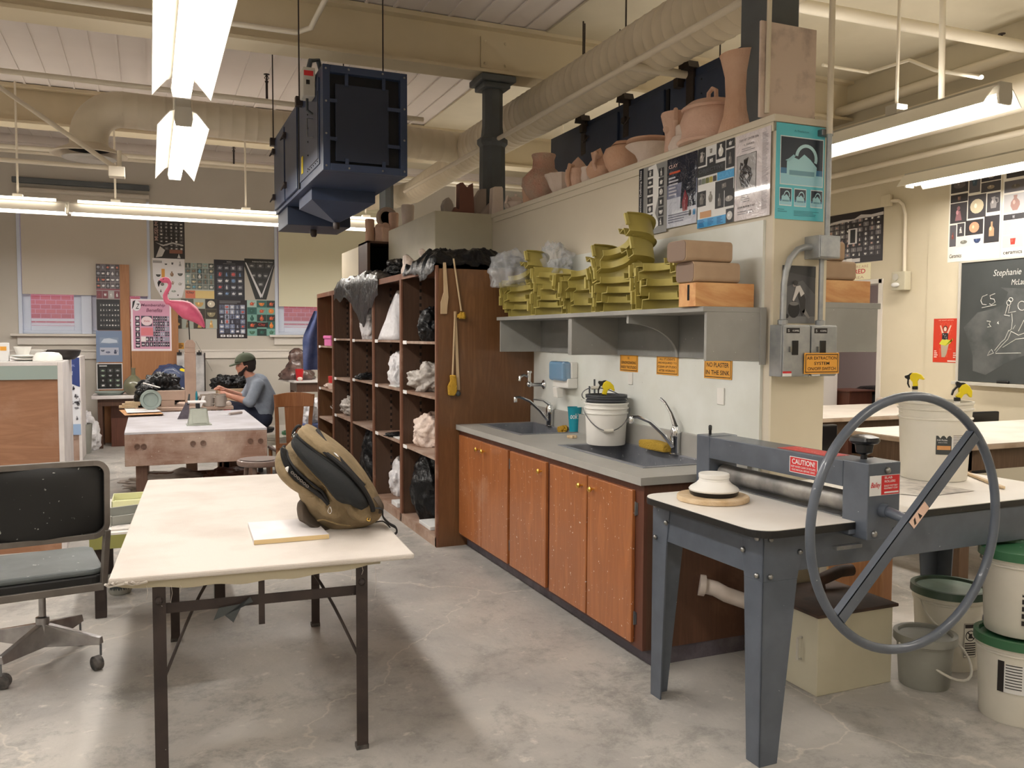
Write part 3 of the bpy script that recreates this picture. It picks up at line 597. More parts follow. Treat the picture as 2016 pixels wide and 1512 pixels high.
def blob(name, label, cat, mat, c, r, sc=(1, 1, 1), amp=.18, fr=2.2, seed=0, group=None, n=5, flat=.0, parent=None, ridge=.5):
    "crumpled bag or lump sitting with its base at c"
    import bmesh
    bm = bmesh.new(); bmesh.ops.create_icosphere(bm, subdivisions=n, radius=1)
    off = Vector((seed*3.1, seed*1.7, seed*.9)); mb = MB(); vs = []
    for v in bm.verts:
        d = v.co.normalized()
        k = 1+amp*mnoise.fractal(d*fr+off, .8, 2.1, 3)+amp*ridge*(1-abs(mnoise.noise(d*fr*2.3+off))*2)*.5
        if n > 4: k -= amp*.32*abs(mnoise.noise(Vector((d.x*fr*4.2, d.y*fr*4.2, d.z*fr*1.6))+off*2))+amp*.12*abs(mnoise.noise(d*fr*9+off))
        p = Vector((d.x*sc[0], d.y*sc[1], d.z*sc[2]))*r*k
        p.z = max(p.z, -r*sc[2]*.72); vs.append(p)
    z0 = min(p.z for p in vs)
    vs = [(p.x+c[0], p.y+c[1], p.z-z0+c[2]) for p in vs]
    mb.add(vs, [tuple(x.index for x in f.verts) for f in bm.faces]); bm.free()
    o = mb.build(name, mat, parent, smooth='all')
    if parent is None: tag(o, label, cat, group)
    return o
G = 'plastic bags stored in the lockers'
def cub(k, f, dx=.2): return (LX+dx, LY[k]+(LY[k+1]-LY[k])*f)
def zof(k, lv): return .07 if lv == 3 else SZ[k][lv]
def lb(k, lv, px, r, sc, mat, label, seed, dx=.22, amp=.22, cat='bag', name='plastic_bag', g=G, **kw):
    x = LX+dx; y = P(px, 700, 'x', x).y; y = min(max(y, LY[k]+.03+r*sc[1]), LY[k+1]-.03-r*sc[1]); blob(name, label, cat, mat, (x, y, zof(k, lv)+.001), r, sc, amp, seed=seed, group=g, **kw)
lb(0, 0, 856, .135, (1, .9, 1.2), 'bag_black', 'small black bag in the nearest locker column, top compartment', 1, .2)
lb(0, 1, 850, .15, (1.2, 1.1, .9), 'bag_grey', 'wrinkled greyish bag in the nearest locker column, second compartment', 2, .2, amp=.3)
lb(0, 2, 852, .155, (1.1, 1.1, 1.05), 'bag_pinkish', 'pale pinkish bag in the nearest locker column, third compartment', 3, .22)
lb(0, 3, 850, .24, (.8, .95, 1.45), 'bag_black', 'tall black rubbish bag at the bottom of the nearest locker column', 4, .22, amp=.16)
lb(1, 3, 783, .14, (.8, .8, 1.5), 'bag_white', 'white bag at the bottom of the second locker column', 6, .24)
lb(2, 0, 730, .12, (.9, .9, 1.6), 'bag_white', 'white bag in the third locker column, top compartment', 7, .18)
lb(1, 1, 788, .12, (.9, .9, 1.5), 'bag_white', 'white bag in the second locker column, second compartment', 8, .16)
lb(2, 1, 727, .09, (1.5, 1, .45), 'bag_black', 'low black bag in the third locker column, second compartment', 9, .12)
lb(2, 3, 720, .25, (.8, 1.0, 1.4), 'bag_black', 'big shiny black bag at the bottom of the third locker column', 10, .24, amp=.14)
lb(3, 2, 674, .16, (1, 1.5, .8), 'bag_grey', 'pale grey bag on the fourth locker column shelf', 11, .2, amp=.3)
lb(1, 2, 785, .08, (1.6, 1, .3), 'bag_black', 'flat black cloth on the second locker column, third shelf', 12, .1, cat='cloth', name='dark_cloth')
lb(4, 1, 644, .1, (1.2, 2.4, .35), 'bag_pinkish', 'flat cream bundle in the farthest locker column', 13, .16)
# hanging white bag in column 2 top: tall cone
b = MB(); x = LX+.2; y = P(788, 640, 'x', x).y
rings = []
for j in range(12):
    q = j/11.; rr = .17*(1-q)**.8+.05; a = []
    for i in range(20):
        th = 2*PI*i/20; k = 1+.16*math.sin(5*th+q*3)+.05*math.sin(9*th)
        a.append((x+rr*k*math.cos(th)*.8, y+rr*k*math.sin(th)-.03*q, 1.571+q*.46))
    rings.append(a)
tag(b.loft(rings).build('plastic_bag', 'bag_white', smooth='all'), 'tall tapering white bag in the second locker column, top compartment', 'bag', G)
x, y = cub(0, .5, .16)
b = MB()
rings = []
for j in range(10):
    q = j/9.; a = []
    for i in range(18):
        th = 2*PI*i/18; k = 1+.14*math.sin(4*th+q*2); a.append((LX+.42+.14*k*math.cos(th)*(1-.3*q), LY[0]+.72+.15*k*math.sin(th)*(1-.35*q), .071+.56*q))
    rings.append(a)
tag(b.loft(rings).build('plastic_bag', 'bag_white', smooth='all'), 'white bag behind the tall black rubbish bag in the nearest locker column', 'bag', G)
# odds in the lockers
t = thing('toolbox', 'pink plastic toolbox in the farthest locker column', 'toolbox', (LX+.13, 10.5, 1.483))
MB().box(LX+.02, LX+.24, 10.3, 10.72, 1.483, 1.57).build('body', 'pink_plastic', t, bevel=.01); MB().box(LX+.01, LX+.25, 10.28, 10.74, 1.57, 1.61).build('lid', 'pink_plastic', t, bevel=.01)
MB().tube([(LX+.13, 10.42, 1.61), (LX+.13, 10.44, 1.66), (LX+.13, 10.58, 1.66), (LX+.13, 10.6, 1.61)], .011, 8).build('handle', 'pink_plastic', t, smooth=True)
tag(MB().lathe([(.0, 0), (.10, 0), (.105, .075), (.1, .08), (0, .08)], (LX+.14, 10.55, 1.03), 24).build('red_tin', 'red', smooth=True), 'round red tin in the farthest locker column', 'tin')
tag(MB().lathe([(.0, 0), (.10, 0), (.12, .035), (.115, .07), (0, .075)], (LX+.14, 10.55, .955), 24).build('folded_cloth', 'bag_pinkish', smooth=True), 'cream cloth bundle under the round red tin', 'cloth')
t = thing('brush_pot', 'mint green pot holding white frayed brushes in the farthest locker column', 'pot', (LX+.08, 10.2, .58))
MB().lathe([(0, 0), (.035, 0), (.045, .11), (.04, .11), (.03, .01), (0, .01)], (LX+.08, 10.2, .58), 16).build('pot', 'teal_soft', t, smooth=True)
for j in range(12):
    a = j*.53; MB().tube([(LX+.08, 10.2, .60), (LX+.08+.02*math.cos(a), 10.2+.02*math.sin(a), .69), (LX+.08+.09*math.cos(a), 10.2+.09*math.sin(a), .74+.015*(j % 4))], .004, 5).build('brush', 'paper', t)
for k, (kk, lv, f, w2, h, lab) in enumerate(((0, 3, .42, .3, .03, 'stack of flat grey tiles at the foot of the nearest locker'), (1, 1, .4, .26, .012, 'sheet of paper in the second locker column'), (1, 2, .3, .2, .012, 'thin pale board in the second locker column, third shelf'), (1, 3, .35, .2, .04, 'pale plaster slab at the foot of the second locker column'))):
    x, y = cub(kk, f, .16); z = zof(kk, lv)
    tag(MB().box(x-.13, x+.17, y-w2/2, y+w2/2, z+.001, z+h).build('flat_board', 'label_white', bevel=.003), lab, 'board')
t = thing('tool_cup', 'black cup with a stick at the foot of the second locker column', 'cup', (LX+.09, LY[1]+.13, .071))
MB().lathe([(0, 0), (.04, 0), (.045, .16), (.04, .16), (.035, .01), (0, .01)], (LX+.09, LY[1]+.13, .071), 14).build('cup', 'black_plastic', t, smooth=True)
MB().tube([(LX+.09, LY[1]+.13, .08), (LX+.05, LY[1]+.19, .33)], .006, 6).build('stick', 'black_plastic', t)
# on top of the lockers
def sheet(name, label, mat, x0, x1, y0, y1, z, h, seed, n=56, drop=.0, side=0):
    "draped crumpled film: a grid with thickness"
    b = MB(); v = []; f = []
    for j in range(n+1):
        for i in range(n+1):
            u, q = i/n, j/n; x = x0+(x1-x0)*u; y = y0+(y1-y0)*q
            e = min(u, 1-u, q, 1-q)*2; zz = z+h*(1-(1-min(e*2.2, 1))**2)*(.75+.5*mnoise.noise(Vector((u*4, q*4, seed))))+.035*mnoise.noise(Vector((u*11, q*11, seed)))+.02*mnoise.noise(Vector((u*27, q*27, seed)))
            if x < LX-.004: zz = z-(LX-.004-x)*(1.6+3.6*max(0, 1-abs(q-.3)/.32))*(.8+.5*mnoise.noise(Vector((q*9, 0, seed)))) ; x = LX-.015-.02*abs(mnoise.noise(Vector((u*9, q*9, seed))))
            v.append((x, y, zz))
    for j in range(n):
        for i in range(n): a = j*(n+1)+i; f.append((a, a+1, a+n+2, a+n+1))
    m = len(v); v2 = [(p[0], p[1], min(p[2]-.006, p[2])) for p in v]
    b.add(v+v2, f+[tuple(i+m for i in q[::-1]) for q in f]); o = b.build(name, mat, smooth='all'); return tag(o, label, 'plastic sheet')
sheet('plastic_sheet', 'black plastic sheet bulging over the near end of the locker top', 'bag_black', LX-.03, 2.78, 6.14, 7.0, LH+.012, .16, 3)
sheet('plastic_sheet', 'black plastic drape hanging over the front of the far lockers', 'bag_black', LX-.11, 2.6, 7.85, 9.9, LH+.012, .13, 8)
blob('plastic_bag', 'crumpled black plastic heap on top of the middle lockers', 'bag', 'bag_black', (2.3, 8.2, LH+.02), .17, (.9, 1.8, .7), .3, seed=21)
blob('plastic_bag', 'clear crumpled plastic bag beside the olive trays on top of the lockers', 'bag', 'film', (2.5, 5.92, 1.97), .15, (1.0, 1.0, 1.0), .4, seed=5, fr=3, n=4)
blob('plastic_bag', 'clear loose plastic standing behind the olive trays', 'bag', 'film', (2.68, 5.55, 1.98), .15, (.6, 1.2, 1.1), .4, seed=15, fr=3)
for k, (x, y, h, lab) in enumerate(((2.12, 7.35, .16, 'small pale clay figurine on the locker top, left of the black sheet'), (2.22, 7.2, .2, 'taller pale clay figurine beside the black sheet on the lockers'))):
    b = MB(); b.lathe([(.0, 0), (.06, 0), (.07, .05), (.05, .09), (.055, .13), (.02, .17), (0, .175)], (x, y, LH+.002), 16); b.sphere((x-.02, y, LH+h), .035, 8); b.sphere((x+.03, y+.02, LH+h*.7), .04, 8, (1, .6, 1.2))
    o = fuse(b.build('clay_figurine', 'clay_pale'), .012); tag(o, lab, 'figurine')
# ribs, paddles and sponges hung on the locker end panel
yp = LY[0]-.004
def px3(px, py, y=LY[0]-.02): return P(px, py, 'y', y)
t = thing('wooden_paddle', 'long pale wooden paddle hung top left on the locker end panel', 'paddle', px3(875, 573))
M0 = lambda px, py: frame(px3(px, py, yp-.004), (1, 0, 0), (0, 0, 1))
def pxpoly(pts, y, ox, oz): return [(P(a, b2, 'y', y).x-ox, P(a, b2, 'y', y).z-oz) for a, b2 in pts]
def plate(pts, y, d, name, mat, par=None, bevel=.001):
    o = P(pts[0][0], pts[0][1], 'y', y); b = MB().prism(pxpoly(pts, y, o.x, o.z), d, frame(o, (1, 0, 0), (0, 0, 1)))
    return b.build(name, mat, par, bevel=bevel)
plate([(872, 517), (877, 517), (882, 585), (880, 602), (879, 618), (867, 618), (867, 595), (873, 575)], yp-.001, .014, 'blade', 'pine_y', t)
t = thing('sponge_stick', 'round stick with a yellow sponge tied to its lower end on the locker panel', 'sponge stick', px3(908, 618))
MB().tube([px3(893, 509, yp-.015), px3(908, 612, yp-.015)], .007, 8).build('stick', 'pine_y', t, smooth=True); blob('sponge', '', '', 'sponge_rough', px3(909, 628, yp-.03), .03, amp=.4, parent=t, seed=2, n=3)
t = thing('sponge_stick', 'stick with a long yellow sponge hanging lowest on the locker panel', 'sponge stick', px3(889, 775))
MB().tube([px3(896, 615, yp-.014), px3(891, 742, yp-.014)], .008, 8).build('stick', 'pine_y', t, smooth=True); plate([(884, 738), (896, 738), (897, 752), (898, 770), (893, 779), (881, 778), (880, 760), (885, 750)], yp-.004, .035, 'sponge', 'sponge_rough', t, bevel=.01)
t = thing('wooden_stick', 'flat pale stick ending in a small dark knob on the locker panel', 'stick', px3(900, 775))
plate([(893, 613), (898, 613), (905, 768), (899, 768)], yp-.001, .009, 'strip', 'pine_y', t); MB().sphere(px3(902, 775, yp-.03), .02, 7).build('knob', 'slate', t, smooth=True)

# ================================================================= sink counter
CX, CY = 2.167, 3.48
t = thing('sink_cabinet', 'low brown wooden cabinet with five doors under the two sinks', 'cabinet', (2.48, 4.8, 0))
MB().box(CX+.02, PX-.018, CY, CY+.02, .085, .895).build('end_panel', 'end_wood', t); MB().box(CX+.02, PX-.018, LY[0]-.025, LY[0]-.003, .085, .895).build('end_panel', 'end_wood', t); MB().box(CX+.02, PX-.018, CY+.02, LY[0]-.025, .085, .105).build('bottom_board', 'end_wood', t)
MB().box(CX+.06, PX-.02, CY+.01, LY[0]-.003, 0, .085).build('plinth', 'toe_wood', t)
b = MB(); b.box(CX, CX+.02, CY, LY[0]-.003, .85, .895); b.box(CX, CX+.02, CY, LY[0]-.003, .085, .12)
for y0, y1 in ((CY, 3.565), (4.01, 4.035), (4.485, 4.545), (5.075, 5.14), (6.08, 6.12)): b.box(CX, CX+.02, y0, y1, .12, .85)
b.build('face_frame', 'frame_wood', t)
for (y0, y1, kn) in ((3.555, 4.015, 3.95), (4.03, 4.488, 4.08), (4.54, 5.09, 4.60), (5.13, 5.608, 5.545), (5.614, 6.085, 5.66)):
    d = MB().box(CX-.02, CX, y0, y1, .105, .86).build('door', 'door_wood', t, bevel=.004)
    MB().lathe([(.006, 0), (.006, .012), (.014, .018), (.016, .026), (.01, .033), (0, .034)], (0, 0, 0), 14, mx=frame((CX-.02, kn, .80), (0, 0, 1), (0, 1, 0))).build('knob', 'brass', d, smooth=True)
    hy = y0-.008 if kn > (y0+y1)/2 else y1+.008
    if kn == 5.545: hy = y0-.008
    for z in (.2, .74): MB().box(CX-.004, CX+.0, hy-.014, hy+.014, z, z+.06).tube([(CX-.007, hy, z-.004), (CX-.007, hy, z+.064)], .004, 6).build('hinge', 'steel_dull', d)
t = thing('sink_counter', 'grey laminate worktop with two sunken steel sinks along the white splash panel', 'worktop', (2.47, 4.8, .895))
SK = [(2.33, 2.745, 3.74, 4.68), (2.33, 2.745, 5.32, 6.03)]
b = MB(); xs = [2.135, 2.33, 2.745, 2.784]; ys = [3.46, 3.74, 4.68, 5.32, 6.03, 6.118]
for i in range(3):
    for j in range(5):
        if i == 1 and j in (1, 3): continue
        b.box(xs[i], xs[i+1], ys[j], ys[j+1], .897, .935)
b.box(2.756, 2.784, 3.46, 6.118, .935, 1.065); b.build('counter_top', 'counter_laminate', t)
for k, (x0, x1, y0, y1) in enumerate(SK):
    s = MB(); s.box(x0, x0+.012, y0, y1, .76, .938); s.box(x1-.012, x1, y0, y1, .76, .938); s.box(x0, x1, y0, y0+.012, .76, .938); s.box(x0, x1, y1-.012, y1, .76, .938); s.box(x0, x1, y0, y1, .755, .765)
    for q in ((x0-.025, x0, y0-.025, y1+.025), (x1, x1+.012, y0-.025, y1+.025), (x0, x1, y0-.025, y0), (x0, x1, y1, y1+.025)): s.box(q[0], q[1], q[2], q[3], .935, .9395)
    s.lathe([(.045, .766), (.04, .768), (0, .766)], ((x0+x1)/2, (y0+y1)/2, 0), 20)
    s.build('sink_basin', 'sink_steel', t, bevel=.002)
def faucet(label, y, lever=1, x=2.735):
    t = thing('faucet', label, 'faucet', (x, y, .94))
    MB().lathe([(.036, 0), (.036, .006), (.028, .01), (.028, .085), (.031, .09), (.031, .13), (.02, .16), (0, .165)], (x, y, .94), 20).build('body', 'chrome', t, smooth=40)
    pts = [Vector((x-.02, y, .985)), Vector((x-.08, y+.01, 1.06)), Vector((x-.16, y+.02, 1.13)), Vector((x-.235, y+.03, 1.16)), Vector((x-.27, y+.034, 1.158))]
    MB().tube(pts, [.017, .016, .014, .013, .013], 10, flat=(1.2, .75)).build('spout', 'chrome', t, smooth=True)
    MB().lathe([(.013, 0), (.014, .002), (.014, .035), (.01, .04)], (x-.268, y+.034, 1.122), 12).build('aerator', 'chrome', t, smooth=True)
    if lever == 1: MB().tube([(x, y, 1.1), (x-.01, y+.03, 1.17), (x-.02, y+.08, 1.23), (x-.025, y+.12, 1.25)], [.018, .012, .007, .008], 8).build('lever', 'chrome', t, smooth=True)
    else: MB().tube([(x, y, 1.1), (x-.05, y+.02, 1.135), (x-.13, y+.03, 1.14)], [.022, .016, .008], 8, flat=(1.3, .6)).build('lever', 'chrome', t, smooth=True)
yf1 = P(1083, 810, 'x', 2.735).y; yf2 = P(1330, 860, 'x', 2.735).y
faucet('chrome tap at the far sink next to the locker panel', yf1, 0); faucet('chrome tap with raised lever at the near sink, beside the large sponge', yf2, 1)
t = thing('hose_tap', 'chrome wall spigot between the locker panel and the soap dispenser', 'tap', P(1075, 757, 'x', 2.784))
c = P(1072, 757, 'x', 2.784)
MB().lathe([(.0, 0), (.035, 0), (.035, .01), (.02, .02), (.014, .03), (.014, .11)], (0, 0, 0), 16, mx=frame(c, (0, 0, 1), (0, 1, 0))).build('flange', 'chrome', t, smooth=40)
MB().tube([c+Vector((-.09, 0, 0)), c+Vector((-.13, 0, .0)), c+Vector((-.13, 0, .05)), c+Vector((-.13, 0, .09))], .014, 10).sphere(c+Vector((-.13, 0, .005)), .024, 7).lathe([(.02, 0), (.022, .008), (.018, .016), (0, .016)], c+Vector((-.13, 0, .09)), 12).build('valve', 'chrome', t, smooth=True)
MB().tube([c+Vector((-.13, 0, .06)), c+Vector((-.17, .01, .075)), c+Vector((-.2, .015, .06)), c+Vector((-.205, .015, .03))], [.012, .012, .013, .011], 10).build('nozzle', 'chrome', t, smooth=True)
# soap dispenser
c = P(1123, 750, 'x', 2.784); t = thing('soap_dispenser', 'white and clear blue soap dispenser on the splash panel', 'soap dispenser', (2.74, c.y, 1.17))
MB().box(2.70, 2.784, c.y-.12, c.y+.12, 1.24, 1.31).box(2.73, 2.784, c.y-.12, c.y+.12, 1.31, 1.425).build('back_case', 'white_plastic', t, bevel=.008)
MB().box(2.665, 2.735, c.y-.115, c.y+.125, 1.29, 1.43).build('reservoir', 'blue_clear', t, bevel=.02); MB().box(2.70, 2.735, c.y-.03, c.y+.03, 1.31, 1.41).build('soap_bag', 'label_white', t, bevel=.01)
MB().hexa([(2.69, c.y+.02, 1.165), (2.74, c.y+.02, 1.17), (2.74, c.y+.08, 1.17), (2.69, c.y+.08, 1.165)], [(2.68, c.y+.02, 1.24), (2.74, c.y+.02, 1.26), (2.74, c.y+.085, 1.26), (2.68, c.y+.085, 1.24)]).build('push_lever', 'white_plastic', t, bevel=.006)
# bucket with nested pail and spray head
def pail(name, label, c, r0, r1, h, mat, group=None, label_part=None, lid=None, bail=None, bands=(.84, .92), n=36, cat='bucket'):
    t = thing(name, label, cat, c, 0, group); pr = [(0, 0), (r0, 0), (r0+.003, .006)]
    for z in bands:
        rr = r0+(r1-r0)*z; pr += [(rr, h*z-.004), (rr+.008, h*z), (rr+.008, h*z+.006), (rr, h*z+.01)]
    pr += [(r1, h-.012), (r1+.006, h-.010), (r1+.006, h), (r1-.004, h), (r1-.006, h-.01), (r0-.004, .006), (0, .006)]
    MB().lathe(pr, c, n).build('body', mat, t, smooth=35)
    if lid:
        l2 = MB().lathe([(0, h-.008), (r1-.012, h-.008), (r1-.008, h+.008), (r1+.012, h+.008), (r1+.013, h-.028), (r1+.007, h-.028)], c, n).build('lid_rim', lid[0], t, smooth=35)
        MB().lathe([(0, h-.005), (r1-.014, h-.005), (r1-.014, h-.008), (0, h-.008)], c, n).build('lid_top', lid[1], t)
    if bail:
        a, sag, col = bail; ca, sa = math.cos(a), math.sin(a); z0 = h*.86; pts = []
        for k in range(17):
            q = -1+2*k/16.; q = math.sin(q*PI/2); rt = math.sqrt(max(0, 1-q*q)); pts.append((c[0]+(ca*q)*(r1+.012)*1.0+sag[0]*rt, c[1]+sa*q*(r1+.012)+sag[1]*rt, c[2]+z0+sag[2]*(1-q*q)**.7))
        MB().tube(pts, .0035 if col == 'steel_dull' else .006, 6).build('bail_handle', col, t, smooth=True)
        if col == 'steel_dull': MB().tube(pts[7:10], .011, 8).build('grip', 'pail_plastic', t, smooth=True)
    return t
def arch(c, ang, z, w=.08, h=.1): pass
bc = P(1193, 868, 'z', .936)+Vector((.03, .08, 0)); bc = Vector((2.60, 5.0, .936)); bc = P(1193, 850, 'x', 2.62); bc.z = .936
fx = Vector((math.cos(YAW), -math.sin(YAW), 0)); tw = Vector((-math.sin(YAW), -math.cos(YAW), 0))
pail('bucket', 'white pail with a wire handle standing on the counter between the sinks', tuple(bc), .118, .134, .262, 'white_plastic', bail=(-YAW, (tw.x*.15, tw.y*.15, -.13), 'steel_dull'), bands=(.74, .86))
pail('bucket', 'small dark grey pail nested in the white pail on the counter', (bc.x, bc.y, bc.z+.11), .105, .124, .20, 'dark_bucket', bail=(-YAW, (-fx.x*.07, -fx.y*.07, .07), 'steel_dull'), bands=(.8, .9))
def sprayer(label, c, ang=0, tilt=0, bottle=False, sc=1.0):
    "yellow trigger spray head, nozzle towards local -x"
    t = thing('spray_head', label, 'spray bottle', c)
    m = Matrix.Translation(c) @ Matrix.Rotation(ang, 4, 'Z') @ Matrix.Rotation(tilt, 4, 'Y') @ Matrix.Diagonal((sc, sc, sc, 1)) @ Matrix(((1, 0, 0, 0), (0, 0, -1, 0), (0, 1, 0, 0), (0, 0, 0, 1)))
    MB().prism([(-.02, .07), (-.005, .088), (.02, .085), (.045, .07), (.062, .04), (.055, .035), (.03, .045), (.018, .03), (.018, .0), (-.012, .0), (-.01, .03), (-.022, .045)], .026, m, d0=-.013).build('shell', 'yellow', t, bevel=.005)
    MB().prism([(-.02, .085), (-.005, .09), (-.012, .06), (-.03, .045), (-.034, .02), (-.028, -.005), (-.036, -.004), (-.044, .022), (-.038, .05), (-.052, .062), (-.052, .074), (-.03, .078)], .016, m, d0=-.008).build('trigger', 'black_plastic', t, bevel=.002)
    MB().lathe([(.016, -.02), (.018, -.018), (.018, 0), (.01, .002)], (0, 0, 0), 12, mx=Matrix.Translation(c) @ Matrix.Diagonal((sc, sc, sc, 1))).build('collar', 'yellow' if not bottle else 'black_plastic', t)
    if bottle: MB().lathe([(0, -.22), (.036, -.22), (.038, -.1), (.03, -.06), (.014, -.03), (.013, -.018)], c, 18).build('bottle', 'film' if bottle == 'clear' else 'white_plastic', t, smooth=True)
    return t
sprayer('yellow and black spray head standing in the nested dark pail on the counter', bc+Vector((-.02, 0, .31)), -YAW, .25, bottle='white')
cc = P(1131, 850, 'z', .936); t = thing('plastic_cup', 'teal plastic cup with white writing beside the white pail', 'cup', cc)
MB().lathe([(0, 0), (.036, 0), (.042, .08), (.05, .17), (.053, .176), (.049, .176), (.039, .08), (.034, .004), (0, .004)], cc, 28).build('cup', 'teal', t, smooth=40)
b = MB(); mxc = frame((0, 0, 0), fx, (0, 0, 1)); bb = MB(); letters(bb, "ook's", .07, .04, None, d=0, shear=.15)
def wrap(vs, c, rr, z0):  # wrap flat x,y onto a cylinder facing the aisle
    o = []
    for x, y, z in vs: a = x/rr; o.append(tuple(Vector(c)+Vector((0, 0, z0+y))+fx*math.sin(a)*(rr+.001+z)+tw*math.cos(a)*(rr+.001+z)))
    return o
MB().add(wrap(bb.v, cc, .0455, .115), bb.f).build('writing', 'paper', t)
tag(MB().lathe([(0, .0), (.03, .0), (.034, .008), (.03, .018), (0, .02)], P(1126, 862, 'z', .936), 16, ripple=.15, rn=9).build('scrub_pad', 'bat_wood', smooth=True), 'crumpled brown scrub pad in front of the teal cup', 'scrub pad')
blob('sponge', 'small ragged yellow sponge behind the teal cup at the far sink', 'sponge', 'sponge_rough', P(1108, 840, 'x', 2.72)-Vector((0, 0, .04)), .045, (.8, 1, .6), .4, seed=3)
c = P(1291, 876, 'x', 2.715); b = MB()
b.loft([[(c.x-.045+.01*abs(q), c.y+.135*q, .942+.004), (c.x+.035-.01*abs(q), c.y+.135*q, .946), (c.x+.03, c.y+.135*q, 1.0-.012*q*q), (c.x-.04, c.y+.135*q, 1.005-.012*q*q)] for q in (-1, -.8, -.4, -.1, .05, .4, .8, 1)])
tag(b.build('sponge', 'sponge', bevel=.012), 'large yellow sponge lying behind the near sink', 'sponge')
tag(MB().tube([(2.75, 5.05, 1.07), (2.745, 5.05, 1.32)], .006, 6).tube([(2.75, 5.12, 1.07), (2.745, 5.12, 1.27)], .006, 6).build('dowel', 'machine_grey_dark'), 'two thin grey rods leaning on the splash panel behind the pail', 'rods')
blob('plastic_wrap', 'scrunched clear plastic behind the white pail', 'plastic wrap', 'film', (2.68, 4.78, .94), .045, (.7, 1.2, .9), .5, seed=9)

# signs on the splash panel
def sign(label, lines, x, y0, y1, z0, z1, mat='sign_yellow', ink='ink_black', face='x', border=True, name='warning_sign', hs=None):
    """flat sign. face 'x' -> looks to -x (reads towards -y), face 'y' -> looks to -y"""
    if face == 'x': o = (x, (y0+y1)/2, (z0+z1)/2); m = frame(o, (0, -1, 0), (0, 0, 1)); W2, H2 = abs(y1-y0), z1-z0
    else: o = ((y0+y1)/2, x, (z0+z1)/2); m = frame(o, (1, 0, 0), (0, 0, 1)); W2, H2 = abs(y1-y0), z1-z0
    t = thing(name, label, 'sign', o)
    MB().prism([(-W2/2, -H2/2), (W2/2, -H2/2), (W2/2, H2/2), (-W2/2, H2/2)], .003, m).build('plate', mat, t)
    b = MB()
    if border:
        e, k = .004, W2*.02+.002
        for q in ((-W2/2+k, W2/2-k, H2/2-k-e, H2/2-k), (-W2/2+k, W2/2-k, -H2/2+k, -H2/2+k+e), (-W2/2+k, -W2/2+k+e, -H2/2+k, H2/2-k), (W2/2-k-e, W2/2-k, -H2/2+k, H2/2-k)):
            b.add([(q[0], q[2], .0034), (q[1], q[2], .0034), (q[1], q[3], .0034), (q[0], q[3], .0034)], [(0, 1, 2, 3)], m)
    n = len(lines); mlen = max(len(s) for s in lines); mg = H2*.12 if border else H2*.08
    for k, s in enumerate(lines):
        hh = (H2-2*mg)/n; ww = min(W2*.86, W2*.86*(len(s)/mlen)**.8)
        letters(b, s, ww*(hs[k] if hs else 1), hh*.6, m, y=H2/2-mg-hh*(k+.5), d=.0036, off=.012)
    b.build('lettering', ink, t); return t
sign('yellow NO GRINDING/SANDING INSIDE THE STUDIO sign, leftmost over the counter', ['NO', 'GRINDING/SANDING', 'INSIDE THE STUDIO'], PX-.017, 4.56, 4.775, 1.386, 1.50, hs=(.6, 1, 1))
sign('yellow ALL STUDENTS ARE REQUIRED sign in the middle over the counter', ['ALL STUDENTS', 'ARE REQUIRED TO', 'CLEAN UP STUDIO', 'AFTER WORKING'], PX-.017, 4.12, 4.345, 1.383, 1.50)
sign('yellow NO PLASTER IN THE SINK sign nearest the partition end', ['NO PLASTER', 'IN THE SINK'], PX-.017, 3.63, 3.87, 1.383, 1.49)
for k, (px, py, w2, h2) in enumerate(((1242, 745, .05, .075), (1420, 780, .06, .09))):
    c = P(px, py, 'x', PX-.017); tag(MB().box(PX-.024, PX-.0165, c.y-w2/2, c.y+w2/2, c.z-h2/2, c.z+h2/2).build('outlet_plate', 'white_plastic', bevel=.003), ['white outlet plate behind the counter pail', 'painted-over plate on the splash panel under the NO PLASTER sign'][k], 'outlet plate')

# ================================================================= grey wall shelf on both sides of the partition
t = thing('wall_shelf', 'grey painted wall shelf with compartments over the sinks, carrying olive trays', 'shelf', (2.62, 4.7, 1.49))
MB().box(2.418, PX-.017, 3.38, 6.00, 1.725, 1.75).build('top_board', 'shelf_grey', t, bevel=.002)
MB().box(PX-.03, PX-.017, 3.40, 5.98, 1.49, 1.725).build('back_board', 'grey_paint', t)
for y0, y1, nm in ((3.38, 3.40, 'end_panel'), (4.79, 4.84, 'divider'), (5.965, 5.985, 'end_panel'), (5.40, 5.42, 'divider')):
    if y0 == 5.40: continue
    MB().box(2.438, PX-.017, y0, y1, 1.49, 1.725).build(nm, 'shelf_grey', t, bevel=.002)
MB().box(2.75, PX-.017, 3.37, 3.38, 1.47, 1.75).build('wall_batten', 'shelf_grey', t)
for yb in (4.10,):
    m = Matrix(((1, 0, 0, 0), (0, 0, 1, yb), (0, 1, 0, 0), (0, 0, 0, 1)))
    pts = [(2.438, 1.725), (2.438, 1.678)]+[(2.438+.325*math.sin(a), 1.678-.19*(1-math.cos(a))) for a in [PI/2*k/12 for k in range(1, 13)]]+[(PX-.03, 1.49), (PX-.03, 1.725)]
    MB().prism(pts, .022, m).build('curved_bracket', 'shelf_grey', t, bevel=.002)
t = thing('wall_shelf', 'grey painted wall shelf on the classroom side of the partition', 'shelf', (3.34, 4.2, 1.52))
MB().box(3.135, 3.535, 3.38, 5.2, 1.755, 1.785).build('top_board', 'shelf_grey', t, bevel=.002); MB().box(3.135, 3.515, 3.38, 3.40, 1.53, 1.755).build('end_panel', 'shelf_grey', t, bevel=.002); MB().box(3.135, 3.515, 4.4, 4.42, 1.53, 1.755).build('end_panel', 'shelf_grey', t, bevel=.002)
